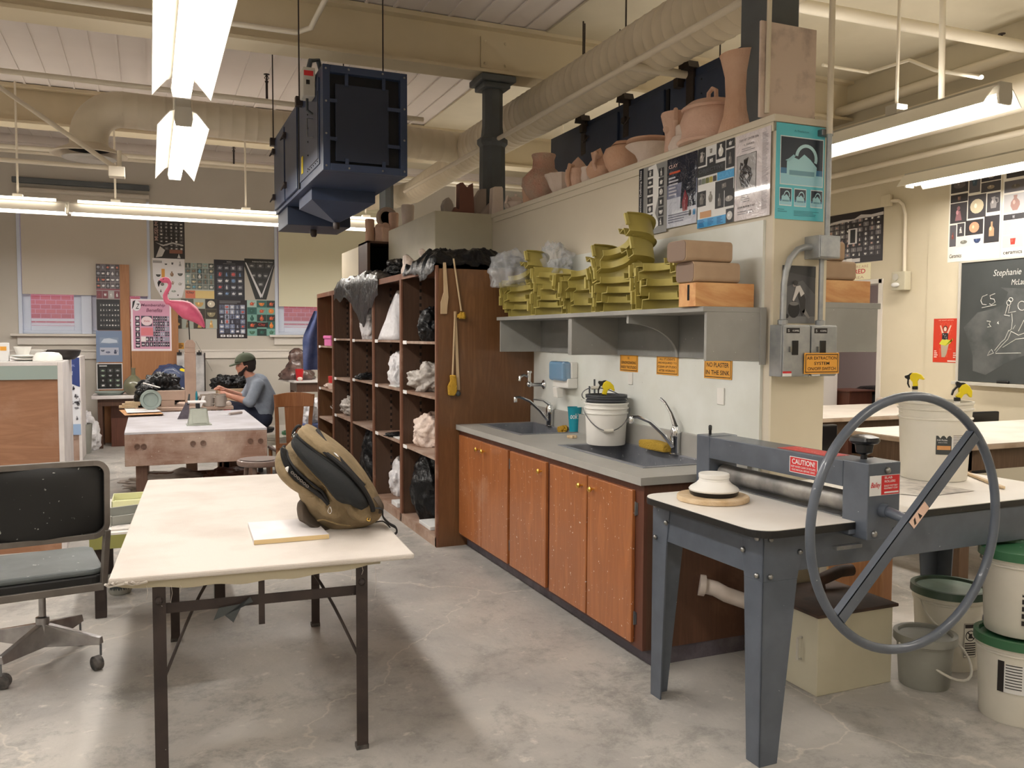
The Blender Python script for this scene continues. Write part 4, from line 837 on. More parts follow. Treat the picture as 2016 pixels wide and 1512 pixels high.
def wbox(label, x0, x1, y0, y1, z0, h, slot=True):
    t = thing('wooden_box', label, 'box', ((x0+x1)/2, (y0+y1)/2, z0)); MB().box(x0, x1, y0, y1, z0, z0+h).build('body', 'pine', t, bevel=.002)
    if slot: MB().box(x0-.002, x0+.001, y0+.05, y0+.065, z0+.03, z0+h-.01).build('slot', 'dark_void', t)
wbox('pine box with a dark slot under the paper towels on the sink-side shelf', 2.40, 2.745, 3.42, 3.56, 1.751, .115)
wbox('pine box on the classroom-side shelf below a paper towel pack', 3.16, 3.50, 3.42, 3.56, 1.786, .115, False)
def towels(label, x0, x1, y0, y1, z0, h):
    t = thing('paper_towels', label, 'paper towel pack', ((x0+x1)/2, (y0+y1)/2, z0), 0, 'brown paper towel packs')
    m = Matrix(((0, 0, 1, x0), (1, 0, 0, (y0+y1)/2), (0, 1, 0, z0), (0, 0, 0, 1)))
    MB().prism(rrect(-(y1-y0)/2, 0, (y1-y0)/2, h, .022), x1-x0, m).build('wrapper', 'kraft', t, bevel=.004); MB().prism(rrect(-(y1-y0)/2+.003, .003, (y1-y0)/2-.003, h-.003, .02), .004, m, d0=-.003).build('towel_ends', 'kraft_dark', t)
towels('brown paper towel pack directly on the pine box over the sinks', 2.39, 2.66, 3.42, 3.57, 1.868, .098); towels('topmost brown paper towel pack over the sinks, pushed slightly left', 2.35, 2.62, 3.43, 3.59, 1.967, .10)
towels('lower brown paper towel pack on the classroom-side pine box', 3.15, 3.40, 3.42, 3.56, 1.903, .098); towels('upper brown paper towel pack on the classroom side, behind the junction box', 3.15, 3.33, 3.43, 3.58, 2.002, .10)
# olive splash trays
def half_tray(label, first=[None]):
    G2 = 'olive plastic splash trays stacked on the wall shelf'
    if first[0] is None:
        t = thing('splash_tray', label, 'splash tray', (0, 0, 0), 0, G2)
        th = .0035; pr = [(.262, .118), (.262, .110), (.24, .112), (.236, .006), (.185, .0), (.18, .052), (.125, .052), (.12, .085), (.112, .085), (.112, .052-th), (.13, .052-th), (.176, .052-th), (.18, -.0035), (.24, -.0005), (.2435, .108), (.262, .106)]
        pr = [(.262, .110), (.24, .112), (.236, .006), (.185, .004), (.181, .054), (.125, .056), (.12, .088), (.116, .088), (.121, .052), (.177, .050), (.181, .0), (.24, .0), (.2435, .108), (.262, .106)]
        n = 26; rings = []
        for k in range(n+1):
            a = -PI/2+PI*k/n; c, s = math.cos(a), math.sin(a); q = (abs(c)**3.2+abs(s)**3.2)**(-1/3.2)
            rings.append([((r*.92)*c*(1+(q-1)*(r/.26)**3), (r)*s*(1+(q-1)*(r/.26)**3)*.95, z) for r, z in pr])
        MB().loft(rings).build('tray', 'olive', t, smooth=35, local=True)
        for s in (-1, 1): MB().box(-.022, .0, s*.243-.008, s*.243+.008, .03, .10).build('end_tab', 'olive', t, local=True, bevel=.002)
        first[0] = t; return t
    return dup(first[0], (0, 0, 0), 0, label, G2)
names = ['farthest', 'second', 'middle', 'fourth', 'nearest']; lv = ['bottom', 'second from bottom', 'third from bottom', 'fourth from bottom', 'top']
stk = [(5.74, 4, .045, (.0, .05, .32, .75), 1, .055), (5.24, 4, .04, (.0, .0, .12, .3), -1, .05), (4.76, 3, .10, (.0, .35, .62), 1, .07), (4.33, 5, .0, (.0, .02, .08, .55, .85), 1, .055), (3.88, 3, .0, (.0, .0, .12), 1, .075)]
for si, (y, n, dx, tl, sg, dz) in enumerate(stk):
    for k in range(n):
        o = half_tray('olive splash tray, %s of the %s stack on the wall shelf' % (lv[k] if k < n-1 else 'topmost', names[si]))
        tz = tl[k]; o.location = (2.50-.012*k, y+(.03*math.sin(k*2.1+si)), 1.7545+dz*k+abs(tz)*.13); o.rotation_euler = (-tz*sg*.55, 0, .12*math.sin(si*2+k))
# ================================================================= slab roller
SR = Matrix.Translation((2.0, 2.43, 0)) @ Matrix.Rotation(math.radians(1.2), 4, 'Z')
t = thing('slab_roller', 'grey steel slab roller table with white bed, long roller and big hand wheel', 'slab roller', (2.9, 2.85, 0)); SRT = t
def sb(x0, x1, y0, y1, z0, z1): return MB().box(x0, x1, y0, y1, z0, z1, SR)
def bed(x0, x1, y0, y1, rl, rr, nm):
    pts = []
    for cx, cy, a, r in ((x1, y1, 0, rr), (x0, y1, PI/2, rl), (x0, y0, PI, rl), (x1, y0, 1.5*PI, rr)):
        sx = -1 if cx == x1 else 1; sy = -1 if cy == y1 else 1
        pts += [(cx+sx*r+r*math.cos(a+PI/2*k/8), cy+sy*r+r*math.sin(a+PI/2*k/8)) for k in range(9)] if r else [(cx, cy)]
    s = [((p[0]-(x0+x1)/2)*.996+(x0+x1)/2, (p[1]-(y0+y1)/2)*.992+(y0+y1)/2) for p in pts]
    o = MB().prism(pts, .028, SR, d0=.876).build(nm, 'black_edge', t, bevel=.002)
    MB().prism(s, .0025, SR, d0=.904).build('bed_laminate', 'white_laminate', o)
bed(0, .55, 0, .80, .09, 0, 'left_bed'); bed(.64, 1.93, .06, .82, 0, .04, 'right_bed')
# apron frame
b = sb(.07, .095, .06, .78, .715, .876); b.build('apron', 'machine_grey', t, bevel=.003)
sb(.095, 1.86, .065, .09, .725, .876).build('apron', 'machine_grey', t, bevel=.003); sb(.095, 1.86, .755, .78, .725, .876).build('apron', 'machine_grey', t, bevel=.003); sb(1.84, 1.865, .09, .755, .725, .876).build('apron', 'machine_grey', t, bevel=.003)
for (x, y, sx, sy) in ((.065, .058, 1, 1), (.065, .785, 1, -1), (1.87, .058, -1, 1), (1.87, .785, -1, -1)):
    def q(a, c, z): return tuple(SR @ Vector((x+sx*a, y+sy*c, z)))
    b = MB(); th = .008
    # two tapering plates forming an L leg
    for (wt, wb, axis) in ((.2, .085, 0), (.13, .075, 1)):
        if axis == 0: bot = [q(0, 0, 0), q(wb, 0, 0), q(wb, th, 0), q(0, th, 0)]; mid = [q(0, 0, .70), q(wt*.82, 0, .70), q(wt*.82, th, .70), q(0, th, .70)]; top = [q(0, 0, .872), q(wt, 0, .872), q(wt, th, .872), q(0, th, .872)]
        else: bot = [q(0, 0, 0), q(0, wb, 0), q(th, wb, 0), q(th, 0, 0)]; mid = [q(0, 0, .70), q(0, wt*.82, .70), q(th, wt*.82, .70), q(th, 0, .70)]; top = [q(0, 0, .872), q(0, wt, .872), q(th, wt, .872), q(th, 0, .872)]
        b.hexa(bot, mid); b.hexa(mid, top)
    g = b.build('leg', 'machine_grey', t, bevel=.0015)
    for (a, c, z) in ((.03, -.004, .86), (.17, -.004, .80), (.03, -.004, .72), (-.004, .03, .86), (-.004, .11, .80), (-.004, .03, .72)):
        MB().sphere(q(a, c, z), .011, 5).build('bolt', 'steel', g, smooth=True)
# roller head
FX0, FX1 = .455, .62
head = sb(FX0, FX1, -.055, 1.02-.95, .845, 1.135).build('near_post', 'machine_grey', t, bevel=.004)
sb(FX0, FX1, .90, 1.0, .845, 1.135).build('far_post', 'machine_grey', t, bevel=.004)
sb(FX0-.0, FX1-.02, .07, .90, 1.03, 1.132).build('cross_beam', 'machine_grey', t, bevel=.003)
m = SR @ Matrix(((1, 0, 0, .535), (0, 0, 1, .07), (0, 1, 0, .957), (0, 0, 0, 1)))
MB().lathe([(0, 0), (.012, 0), (.012, .01), (.041, .01), (.042, .012), (.042, .818), (.041, .82), (.012, .82), (.012, .83), (0, .83)], (0, 0, 0), 32, mx=m).build('roller', 'cast_roller', t, smooth=40)
MB().lathe([(.041, 0), (.05, 0), (.05, .012), (.012, .012)], (0, 0, 0), 24, mx=m).build('bearing', 'black_plastic', t)
sb(.47, .60, .09, .88, .9075, .912).build('feed_plate', 'steel_dull', t)
sb(.42, .455, .0, .06, .86, .885).build('guide_block', 'machine_grey', t, bevel=.002); sb(.33, .455, -.035, -.01, .815, .83).build('stop_bar', 'steel_dull', t, bevel=.002)
MB().lathe([(.012, 0), (.012, .02), (.03, .03), (.034, .06), (.05, .066), (.056, .075), (.052, .088), (.03, .096), (0, .098)], SR @ Vector((.54, .05, 1.132)), 24, ripple=.06, rn=5).build('adjusting_knob', 'black_plastic', t, smooth=30)
MB().lathe([(.007, 0), (.007, .025), (.0085, .026), (.0085, .045), (.005, .05), (0, .05)], SR @ Vector((.50, .955, 1.132)), 12).build('adjusting_screw', 'black_plastic', t, smooth=True)
yf = -.0555
mf = SR @ frame((0, yf, 0), (1, 0, 0), (0, 0, 1))
lab = MB().box(FX0+.006, FX1-.006, yf-.001, yf, 1.012, 1.088, SR).build('maker_label', 'label_white', t)
MB().box(FX0+.065, FX1-.008, yf-.0018, yf-.0008, 1.014, 1.086, SR).build('label_red_half', 'red', lab)
b = MB(); letters(b, 'SLAB', .04, .009, mf, x=FX0+.10, y=1.078, d=.002, off=.02); letters(b, 'ROLLERS', .055, .009, mf, x=FX0+.108, y=1.064, d=.002, off=.02)
letters(b, 'BAILEY POTTERY', .07, .007, mf, x=FX0+.114, y=1.047, d=.002, off=.02); letters(b, 'EQUIPMENT CORP', .07, .007, mf, x=FX0+.114, y=1.037, d=.002, off=.02); b.box(FX0+.08, FX1-.012, yf-.0024, yf-.0019, 1.019, 1.025, SR); b.build('label_white_print', 'label_white', lab)
b = MB(); letters(b, 'Bailey', .05, .026, mf, x=FX0+.036, y=1.05, d=.002, off=.015, shear=.35); b.build('label_red_print', 'red', lab)
mc = SR @ frame((FX0-.0006, 0, 0), (0, -1, 0), (0, 0, 1))
c2 = MB(); c2.add([(-.36, 1.046, .0006), (-.20, 1.046, .0006), (-.20, 1.112, .0006), (-.36, 1.112, .0006)], [(0, 1, 2, 3)], mc); c2 = c2.build('caution_label', 'label_white', t)
b = MB(); b.add([(-.356, 1.049, .001), (-.204, 1.049, .001), (-.204, 1.109, .001), (-.356, 1.109, .001)], [(0, 1, 2, 3)], mc); b.build('label_red', 'red', c2)
b = MB(); letters(b, 'CAUTION!', .13, .022, mc, x=-.28, y=1.093, d=.0015, off=.02); letters(b, 'KEEP HANDS CLEAR OF ROLLERS.', .14, .008, mc, x=-.28, y=1.072, d=.0015, off=.01); letters(b, 'READ MANUAL BEFORE USING', .13, .008, mc, x=-.28, y=1.059, d=.0015, off=.01); b.build('label_print', 'label_white', c2)
MB().box(FX0+.02, FX1-.04, .16, .46, 1.1325, 1.1335, SR).build('red_top_label', 'red_label', t)
for (a, z) in ((.55, 1.105), (.595, .93), (.595, .872), (.49, .868)): MB().sphere(SR @ Vector((a, yf, z)), .013, 6).build('bolt', 'steel', t, smooth=True)
# hub, spoke, wheel
wy = -.225; wc = SR @ Vector((.468, wy, .945))
wx = Vector((1, 0, 0))
MB().tube([SR @ Vector((.53, yf, .955)), SR @ Vector((.53, yf-.03, .955))], .026, 16).tube([SR @ Vector((.53, yf-.02, .955)), wc+Vector((.03, .0, 0))], .019, 16).build('axle', 'machine_grey', t, smooth=30)
wh = MB().tube([wc+Vector((math.cos(a)*.444, 0, math.sin(a)*.453)) for a in [2*PI*k/72 for k in range(72)]], .0165, 14, closed=True).build('hand_wheel', 'machine_grey', t, smooth='all')
a = math.radians(43.5); MB().bar(wc+Vector((-math.cos(a)*.43, -.012, -math.sin(a)*.44)), wc+Vector((math.cos(a)*.43, -.012, math.sin(a)*.44)), .006, .046, up=(0, 0, 1)).bar(wc+Vector((-math.cos(a)*.43, -.0, -math.sin(a)*.44))+Vector((-.014, 0, .014)), wc+Vector((math.cos(a)*.43, 0, math.sin(a)*.44))+Vector((-.014, 0, .014)), .03, .005).build('spoke', 'machine_grey', wh)
mm = frame(wc+Vector((.035, -.0165, .03)), (math.cos(a), 0, math.sin(a)), (-math.sin(a), 0, math.cos(a)))
s2 = MB().prism([(-.05, -.018), (.05, -.018), (.05, .018), (-.05, .018)], .001, mm).build('warning_sticker', 'clay_pink', wh); MB().prism([(-.008, -.012), (.008, -.012), (0, .012)], .0004, mm, d0=.0012).prism([(-.04, -.01), (-.03, -.012), (-.02, .01), (-.03, .008)], .0004, mm, d0=.0012).build('sticker_mark', 'ink_black', s2)

# on the slab roller
c = P(1363, 975, 'z', .907)
c = Vector((2.21, 3.0, .9075))
tag(MB().lathe([(0, 0), (.148, 0), (.152, .004), (.152, .018), (.148, .022), (0, .022)], c, 48, ripple=.008, rn=7).build('round_bat', 'bat_wood', smooth=35), 'round speckled wooden bat under the white banding wheel on the slab roller', 'bat')
t = thing('banding_wheel', 'white banding wheel with black foot on the round bat', 'banding wheel', c+Vector((.01, .0, .0225)))
c1 = c+Vector((.005, .0, .0225)); MB().lathe([(0, 0), (.092, 0), (.1, .004), (.104, .018), (.1, .02), (0, .02)], c1, 48).build('foot_ring', 'black_plastic', t, smooth=35)
MB().lathe([(0, .02), (.104, .02), (.106, .026), (.1, .034), (.075, .05), (.064, .062), (.063, .072), (0, .072)], c1, 48).build('base', 'white_plastic', t, smooth=30)
MB().lathe([(0, .072), (.062, .072), (.065, .075), (.065, .09), (.062, .093), (0, .094)], c1, 48).build('turntable', 'white_plastic', t, smooth=30)
t = pail('bucket', 'huge white food bucket with a printed label standing on the slab roller bed', (3.60, 3.08, .9085), .148, .168, .385, 'pail_plastic', bands=(.78, .9), bail=(-YAW, (fx.x*.02, fx.y*.02, -.02), 'pail_plastic'))
bk = t
def wrapped(name, mat, poly, c, rr, z0, par, d=.0012, a0=0.0):
    "polygons (x along the surface, y up) wrapped on a vertical cylinder that faces the aisle"
    b = MB(); f2 = Vector((math.cos(YAW+a0), -math.sin(YAW+a0), 0)); t2 = Vector((-math.sin(YAW+a0), -math.cos(YAW+a0), 0))
    for pts, fs in poly:
        v = []
        for x, y in pts: a = x/rr; v.append(tuple(Vector(c)+Vector((0, 0, z0+y))+f2*math.sin(a)*(rr+d)+t2*math.cos(a)*(rr+d)))
        b.add(v, fs)
    return b.build(name, mat, par)
def grid(x0, x1, y0, y1, n=8):
    pts = [(x0+(x1-x0)*i/n, y) for y in (y0, y1) for i in range(n+1)]; return pts, [(i, i+1, n+2+i, n+1+i) for i in range(n)]
c = (3.60, 3.08, .9085)
w1 = wrapped('picture_label', 'slate', [grid(-.065, .005, .135, .235)], c, .158, 0, bk, .002); w2 = wrapped('text_label', 'label_white', [grid(.005, .075, .135, .235)], c, .158, 0, bk, .002)
wrapped('food_picture', 'pine', [grid(-.06, .0, .158, .178)], c, .158, 0, w1, .003)
def wtext(txt, x, y, w, h, c, rr, par, mat, name, d=.003, a0=0): 
    bb = MB(); letters(bb, txt, w, h, None, x=x, y=y, d=0, off=.01); f2 = Vector((math.cos(YAW+a0), -math.sin(YAW+a0), 0)); t2 = Vector((-math.sin(YAW+a0), -math.cos(YAW+a0), 0))
    return MB().add([tuple(Vector(c)+Vector((0, 0, q[1]))+f2*math.sin(q[0]/rr)*(rr+d)+t2*math.cos(q[0]/rr)*(rr+d)) for q in bb.v], bb.f).build(name, mat, par)
wtext('Dill Pickle', -.038, .205, .045, .008, c, .158, w1, 'label_white', 'label_words'); wtext('spears in brine', -.036, .193, .04, .006, c, .158, w1, 'label_white', 'label_words')
wrapped('small_print', 'paper_dark', [grid(.012, .07, .225-k*.0075, .228-k*.0075, 4) for k in range(11)]+[grid(.058, .07, .138, .19, 3)], c, .158, 0, w2, .0028)
sprayer('yellow trigger sprayer standing upright in the huge white bucket, left one', (3.56, 3.17, 1.36), -YAW-.6, -.15, bottle='clear', sc=.8)
sprayer('yellow trigger sprayer leaning to the right in the huge white bucket', (3.69, 3.03, 1.31), -YAW-.1, .55, bottle='white', sc=.9)
# newspaper sheets and stick
n1 = MB(); n1.hexa([tuple(P(*q, 'z', .9072)) for q in ((1700, 966), (1823, 977), (1918, 966), (1790, 944))][::1], [tuple(P(*q, 'z', .9092)) for q in ((1700, 966), (1823, 977), (1918, 966), (1790, 944))])
mt('newsprint', (206, 200, 192), .8, c2=(150, 146, 142), sc=16, det=8, lo=.45, hi=.75, spk=(80, 78, 76), spk_t=.66, spk_sc=9)
tag(n1.build('newspaper', 'newsprint'), 'grey smudged newspaper sheet on the bed in front of the huge bucket', 'newspaper')
tag(MB().bar(P(1868, 917, 'z', .915), P(1975, 960, 'z', .915), .02, .012).build('wooden_stick', 'pine_y', bevel=.002), 'pale wooden stick lying on the right bed beyond the huge bucket', 'stick')
# ================================================================= under the slab roller
t = thing('grease_trap', 'cream metal box with a rusty brown lid on the floor under the slab roller', 'metal box', (2.94, 3.08, 0))
MB().box(2.715, 3.16, 2.90, 3.30, 0, .36).build('body', 'cab_cream', t, bevel=.004); MB().box(2.70, 3.18, 2.885, 3.32, .36, .375).build('lid', 'rust_top', t, bevel=.003)
MB().tube([(2.714, 3.0, .24), (2.69, 3.0, .24), (2.69, 3.0, .14), (2.714, 3.0, .14)], .006, 6).build('side_handle', 'lamp_grey', t)
MB().tube([(3.0, 3.2, .375), (3.0, 3.2, .42), (3.12, 3.2, .45), (3.2, 3.2, .45)], .03, 12).build('pipe_stub', 'rust_top', t, smooth=True)
pipe('white plastic drain pipe leaving the sink cabinet toward the metal box', [(2.50, 3.478, .375), (2.56, 3.44, .36), (2.60, 3.41, .335), (2.80, 3.33, .26)], .038, 'pvc', 'drain_pipe')
for o_, p_, r_ in (('a', (2.50, 3.47, .375), .05),): tag(MB().tube([(2.49, 3.479, .377), (2.515, 3.465, .373)], .052, 18).build('pipe_collar', 'pvc', smooth=35), 'white collar where the drain pipe leaves the cabinet end', 'pipe collar')
t = pail('bucket', 'white pail with a dark green rimmed lid standing behind the hand wheel', (3.62, 2.98, 0), .14, .165, .38, 'pail_plastic', lid=('green_lid_dark', 'lid_clear'), bail=(-YAW+.3, (-.10, -.12, -.12), 'pail_plastic'))
c = (3.62, 2.98, 0); lw = wrapped('warning_label', 'pail_plastic', [grid(-.005, .06, .08, .245)], c, .155, 0, t, .001)
ring = [(.0275+.026*math.cos(2*PI*k/24), .185+.026*math.sin(2*PI*k/24)) for k in range(24)]; ring2 = [(.0275+.022*math.cos(2*PI*k/24), .185+.022*math.sin(2*PI*k/24)) for k in range(24)]
wrapped('warning_print', 'ink_black', [(ring+ring2, [(k, (k+1) % 24, 24+(k+1) % 24, 24+k) for k in range(24)]), ([(.01, .2), (.014, .204), (.046, .172), (.042, .168)], [(0, 1, 2, 3)]), ([(.015, .172), (.035, .172), (.035, .195), (.02, .195)], [(0, 1, 2, 3)])]+[grid(-.001, .056, .145-k*.011, .151-k*.011, 4) for k in range(6)]+[grid(-.001, .056, .222, .24, 4)]+[grid(-.005, .06, .08, .0815, 4), grid(-.005, .06, .2435, .245, 4), grid(-.005, -.0035, .08, .245, 1), grid(.0585, .06, .08, .245, 1)], c, .155, 0, lw, .0022)
wrapped('blue_tape', 'denim', [grid(.105, .14, .24, .28)], c, .158, 0, t, .002)
pail('bucket', 'smaller grey pail with a lid in the shadow beside the metal box', (3.29, 2.83, 0), .105, .125, .235, 'pail_grey', lid=('pail_grey', 'pail_grey'), bail=(-YAW+.2, (.06, -.16, -.14), 'pail_plastic'))
lowc = P(2012, 1440, 'z', 0)+Vector((.12, .12, 0))
t = pail('bucket', 'lower white pail of the stack cut by the right edge, green lid', (lowc.x, lowc.y, 0), .135, .155, .35, 'pail_plastic', lid=('green_lid', 'green_lid')); lw = wrapped('side_label', 'label_white', [grid(-.15, -.02, .14, .27)], (lowc.x, lowc.y, 0), .149, 0, t, .001); wrapped('side_print', 'ink_black', [grid(-.15, -.125, .14, .27)]+[grid(-.12, -.06, .255-k*.012, .259-k*.012, 4) for k in range(9)], (lowc.x, lowc.y, 0), .149, 0, lw, .002)
wtext('RubberMaid', -.09, .06, .06, .012, (lowc.x, lowc.y, 0), .142, t, 'ink_black', 'small_words') if 0 else None
t = pail('bucket', 'upper white pail of the stack cut by the right edge, green lid', (lowc.x+.02, lowc.y+.01, .362), .13, .152, .35, 'pail_plastic', lid=('green_lid', 'green_lid')); wrapped('side_print', 'ink_black', [grid(-.07, -.04, .06+k*.03, .08+k*.03, 2) for k in range(6)], (lowc.x+.02, lowc.y+.01, .362), .142, 0, t, .001)
tag(MB().box(3.72, 3.80, 3.5, 3.9, .0, .62).build('wooden_block', 'orange_ply'), 'orange brown wooden panel standing on the floor behind the metal box', 'wooden panel')

# ================================================================= canvas work table, front left
WT = Matrix.Translation((-.146, 3.218, 0)) @ Matrix.Rotation(math.radians(-3.2), 4, 'Z')
t = thing('folding_table', 'canvas covered folding table with dark iron legs in the left foreground', 'table', (.4, 4.3, 0))
def tb(x0, x1, y0, y1, z0, z1, mat, nm, par=None, bv=0): return MB().box(x0, x1, y0, y1, z0, z1, WT).build(nm, mat, par or t, bevel=bv)
MB().prism([(0, 0), (1.08, 0), (1.08, 2.16), (0, 2.16)], .022, WT, d0=.738).build('table_top', 'canvas', t, bevel=.007)
# canvas skirt sagging under the near edge
b = MB(); n = 40; v = []
for i in range(n+1):
    u = i/n; x = .02+.93*u; dz = .012+.028*math.sin(PI*min(1, u*1.05))**.6*(1+.15*math.sin(u*31))
    for yy in (.012, .016): v += [(x, yy, .742), (x, yy+.01, .738-dz)]
f = []
for i in range(n): a = i*4; f += [(a, a+4, a+5, a+1), (a+2, a+3, a+7, a+6), (a+1, a+5, a+7, a+3)]
b.add(v, f, WT).build('canvas_fold', 'canvas_raw', t)
b = MB(); random.seed(3)
for k in range(8): p = WT @ Vector((-.01+.012*k, -.004+random.random()*.02, .735+random.random()*.012)); b.tube([p, p+Vector((.03*random.random(), .01, -.012)), p+Vector((.05, .0, -.004))], .005, 5)
b.build('frayed_corner', 'canvas', t)
for (x, L) in ((.93, .12), (.88, .03), (.2, .07), (.23, .04), (.12, .05), (.84, .05)): p = WT @ Vector((x, .02, .72)); MB().tube([p, p+Vector((.004, 0, -L*.5)), p+Vector((-.002, 0, -L))], .0007, 4).build('loose_thread', 'canvas', t)
for (px, py, x, y) in ((321, 1540, .16, .03), (716, 1485, .88, .03), (352, 1270, .16, 1.52), (621, 1238, .88, 1.52)):
    b = MB(); xa = x; b.box(xa-.022, xa+.022, y-.003, y+.003, 0, .735, WT); b.box(xa-.022 if x < .5 else xa+.016, xa-.016 if x < .5 else xa+.022, y, y+.034, 0, .735, WT)
    b.sphere(WT @ Vector((xa, y-.004, .66)), .014, 6); b.build('leg', 'black_iron', t)
    tb(xa-.024, xa+.024, y-.004, y+.036, 0, .018, 'rubber', 'foot_cap')
for y in (.05, 1.54): tb(.16, .88, y-.003, y+.003, .605, .642, 'black_iron', 'cross_bar')
tb(.50, .522, .045, .05, .53, .735, 'black_iron', 'centre_strut')
for y in (.05, 1.54):
    ys = 1 if y < 1 else -1
    for s in (0, 1):
        x0 = .17 if s == 0 else .87; x1 = .42 if s == 0 else .62
        pts = [WT @ Vector((x0+(x1-x0)*q, y+ys*.012+ys*.25*q, .36+.37*math.sin(q*PI/2))) for q in [k/10 for k in range(11)]]
        MB().tube(pts, .006, 6).build('brace', 'black_iron', t, smooth=True)
MB().prism([(0, 0), (.12, .01), (.11, .03), (.08, .0), (.05, -.06), (.02, -.03), (-.02, -.045)], .002, WT @ Matrix(((1, 0, 0, .36), (0, 0, 1, .035), (0, 1, 0, .61), (0, 0, 0, 1)))).build('torn_tape', 'slate', t)
b = MB(); b.prism([(0, 0), (.30, 0), (.285, .345), (.005, .35)], .02, frame(tuple(P(500, 1073, 'z', .7605)), (1, -.02, 0), (0, 1, 0)))
o = b.build('clay_board', 'dusty_white', bevel=.001); tag(o, 'square whitish plywood board lying beside the backpack', 'board')
mt('ply_edge', (214, 188, 140), .7)
MB().prism([(0, 0), (.30, 0), (.30, .018), (0, .018)], .0012, frame(tuple(P(500, 1073, 'z', .7605)+Vector((0, -.0012, .001))), (1, -.02, 0), (0, 0, 1)), d0=-.0008).build('raw_edge', 'ply_edge', o)

# ---- backpack: built from real volumes in its own upright plane
BO = P(690, 1046, 'z', .762)+Vector((0, .12, 0)); BO.z = .762
BM = frame(BO, fx, (0, 0, 1)); bs = (BO-CAM).dot(_F)/FOC
BMw = BM @ Matrix(((1, 0, 0, 0), (0, 1, 0, 0), (0, 0, 1, 0), (0, 0, 0, 1)))
def bx(px, py): return ((px-690)*bs, (1046-py)*bs+.0)
t = thing('backpack', 'tan and black canvas backpack leaning open on the folding table', 'backpack', BO)
def pillow(poly, dep, name, mat, par, zc=0, rings=7, e=2.2, cen=None, back=True, smooth='all', seed=0, wr=.0):
    pts = [bx(*p) for p in poly]
    # resample with a closed Catmull-Rom
    q = []
    n = len(pts)
    for i in range(n):
        p0, p1, p2, p3 = [Vector(pts[(i+k-1) % n]) for k in range(4)]
        for s in range(4):
            u = s/4.; q.append(.5*((2*p1)+(p2-p0)*u+(2*p0-5*p1+4*p2-p3)*u*u+(3*p1-p0-3*p2+p3)*u**3))
    c = Vector(bx(*cen)) if cen else sum(q, Vector((0, 0)))/len(q)
    b = MB(); R2 = []
    for side in ((1, -1) if back else (1,)):
        for k in range(rings+1):
            r = math.sin(PI/2*(1-k/rings)) if side == 1 else math.sin(PI/2*(k/rings)); 
            h = (1-r**e)**(1/e)*dep*side
            ring = []
            for i, p in enumerate(q):
                pp = c+(p-c)*max(r, .01); nz = wr*mnoise.noise(Vector((pp.x*22, pp.y*22, seed)))*(1-r**4)*side
                ring.append((pp.x, pp.y, zc+h+nz))
            if side == 1: R2.append(ring)
            else: R2.append(ring)
    front = R2[:rings+1]; backr = R2[rings+1:] if back else []
    allr = front[::-1]+(backr[::-1][1:] if back else [[(p[0], p[1], zc) for p in front[0]]])
    allr = front[::-1]+([r for r in backr][::-1][1:] if back else [[(p[0], p[1], zc-.004) for p in front[0]]])
    b.loft(allr, True, BMw)
    return b.build(name, mat, par, smooth=smooth)
body = [(563, 905), (578, 888), (597, 868), (612, 850), (618, 846), (640, 858), (672, 880), (700, 905), (722, 932), (742, 962), (757, 990), (766, 1012), (760, 1030), (745, 1042), (715, 1050), (690, 1054), (662, 1050), (640, 1036), (622, 1015), (606, 990), (600, 972), (585, 958), (572, 940), (563, 922)]
pillow(body, .13, 'main_bag', 'tan_canvas', t, 0, 10, 2.6, (668, 955), wr=.034, seed=2)
pillow([(563, 905), (570, 893), (579, 889), (590, 915), (606, 940), (632, 962), (655, 978), (668, 990), (662, 996), (640, 990), (612, 978), (588, 962), (570, 942), (562, 922)], .115, 'front_pocket', 'tan_canvas', t, .03, 6, 2.4, (598, 942), wr=.012, seed=5)
pillow([(606, 858), (612, 850), (618, 846), (640, 859), (672, 880), (700, 905), (722, 932), (738, 958), (726, 952), (704, 932), (680, 912), (655, 896), (630, 880), (614, 866)], .085, 'back_panel', 'tan_canvas', t, .06, 5, 3, (668, 898), wr=.008, seed=9)
pillow([(606, 862), (614, 866), (634, 882), (660, 900), (688, 920), (712, 940), (730, 962), (745, 985), (742, 1000), (722, 990), (702, 986), (690, 975), (668, 945), (645, 922), (622, 897), (606, 876)], .150, 'side_gusset', 'bag_mesh', t, .098, 5, 4, (686, 944))
pillow([(609, 858), (616, 864), (636, 879), (664, 898), (692, 917), (716, 938), (730, 955), (722, 950), (696, 930), (668, 912), (640, 895), (618, 878), (607, 868)], .048, 'opening', 'bag_inside', t, .104, 4, 4, (668, 908))
pillow([(578, 887), (583, 889), (594, 912), (612, 936), (640, 958), (662, 976), (672, 992), (664, 988), (640, 968), (612, 950), (592, 928), (581, 905)], .05, 'pocket_opening', 'bag_inside', t, .100, 4, 4, (618, 945))
pillow([(700, 985), (708, 982), (718, 988), (744, 983), (746, 1000), (752, 1022), (738, 1034), (712, 1026), (700, 1008)], .138, 'bottle_pocket', 'tan_canvas', t, .012, 5, 2.8, (726, 1006), wr=.01)
pillow([(604, 994), (616, 990), (624, 1002), (634, 1018), (650, 1036), (668, 1048), (660, 1052), (640, 1048), (622, 1034), (608, 1024), (604, 1010)], .12, 'bottom_flap', 'bag_brown', t, .02, 5, 2.2, (624, 1022), wr=.02, seed=4)
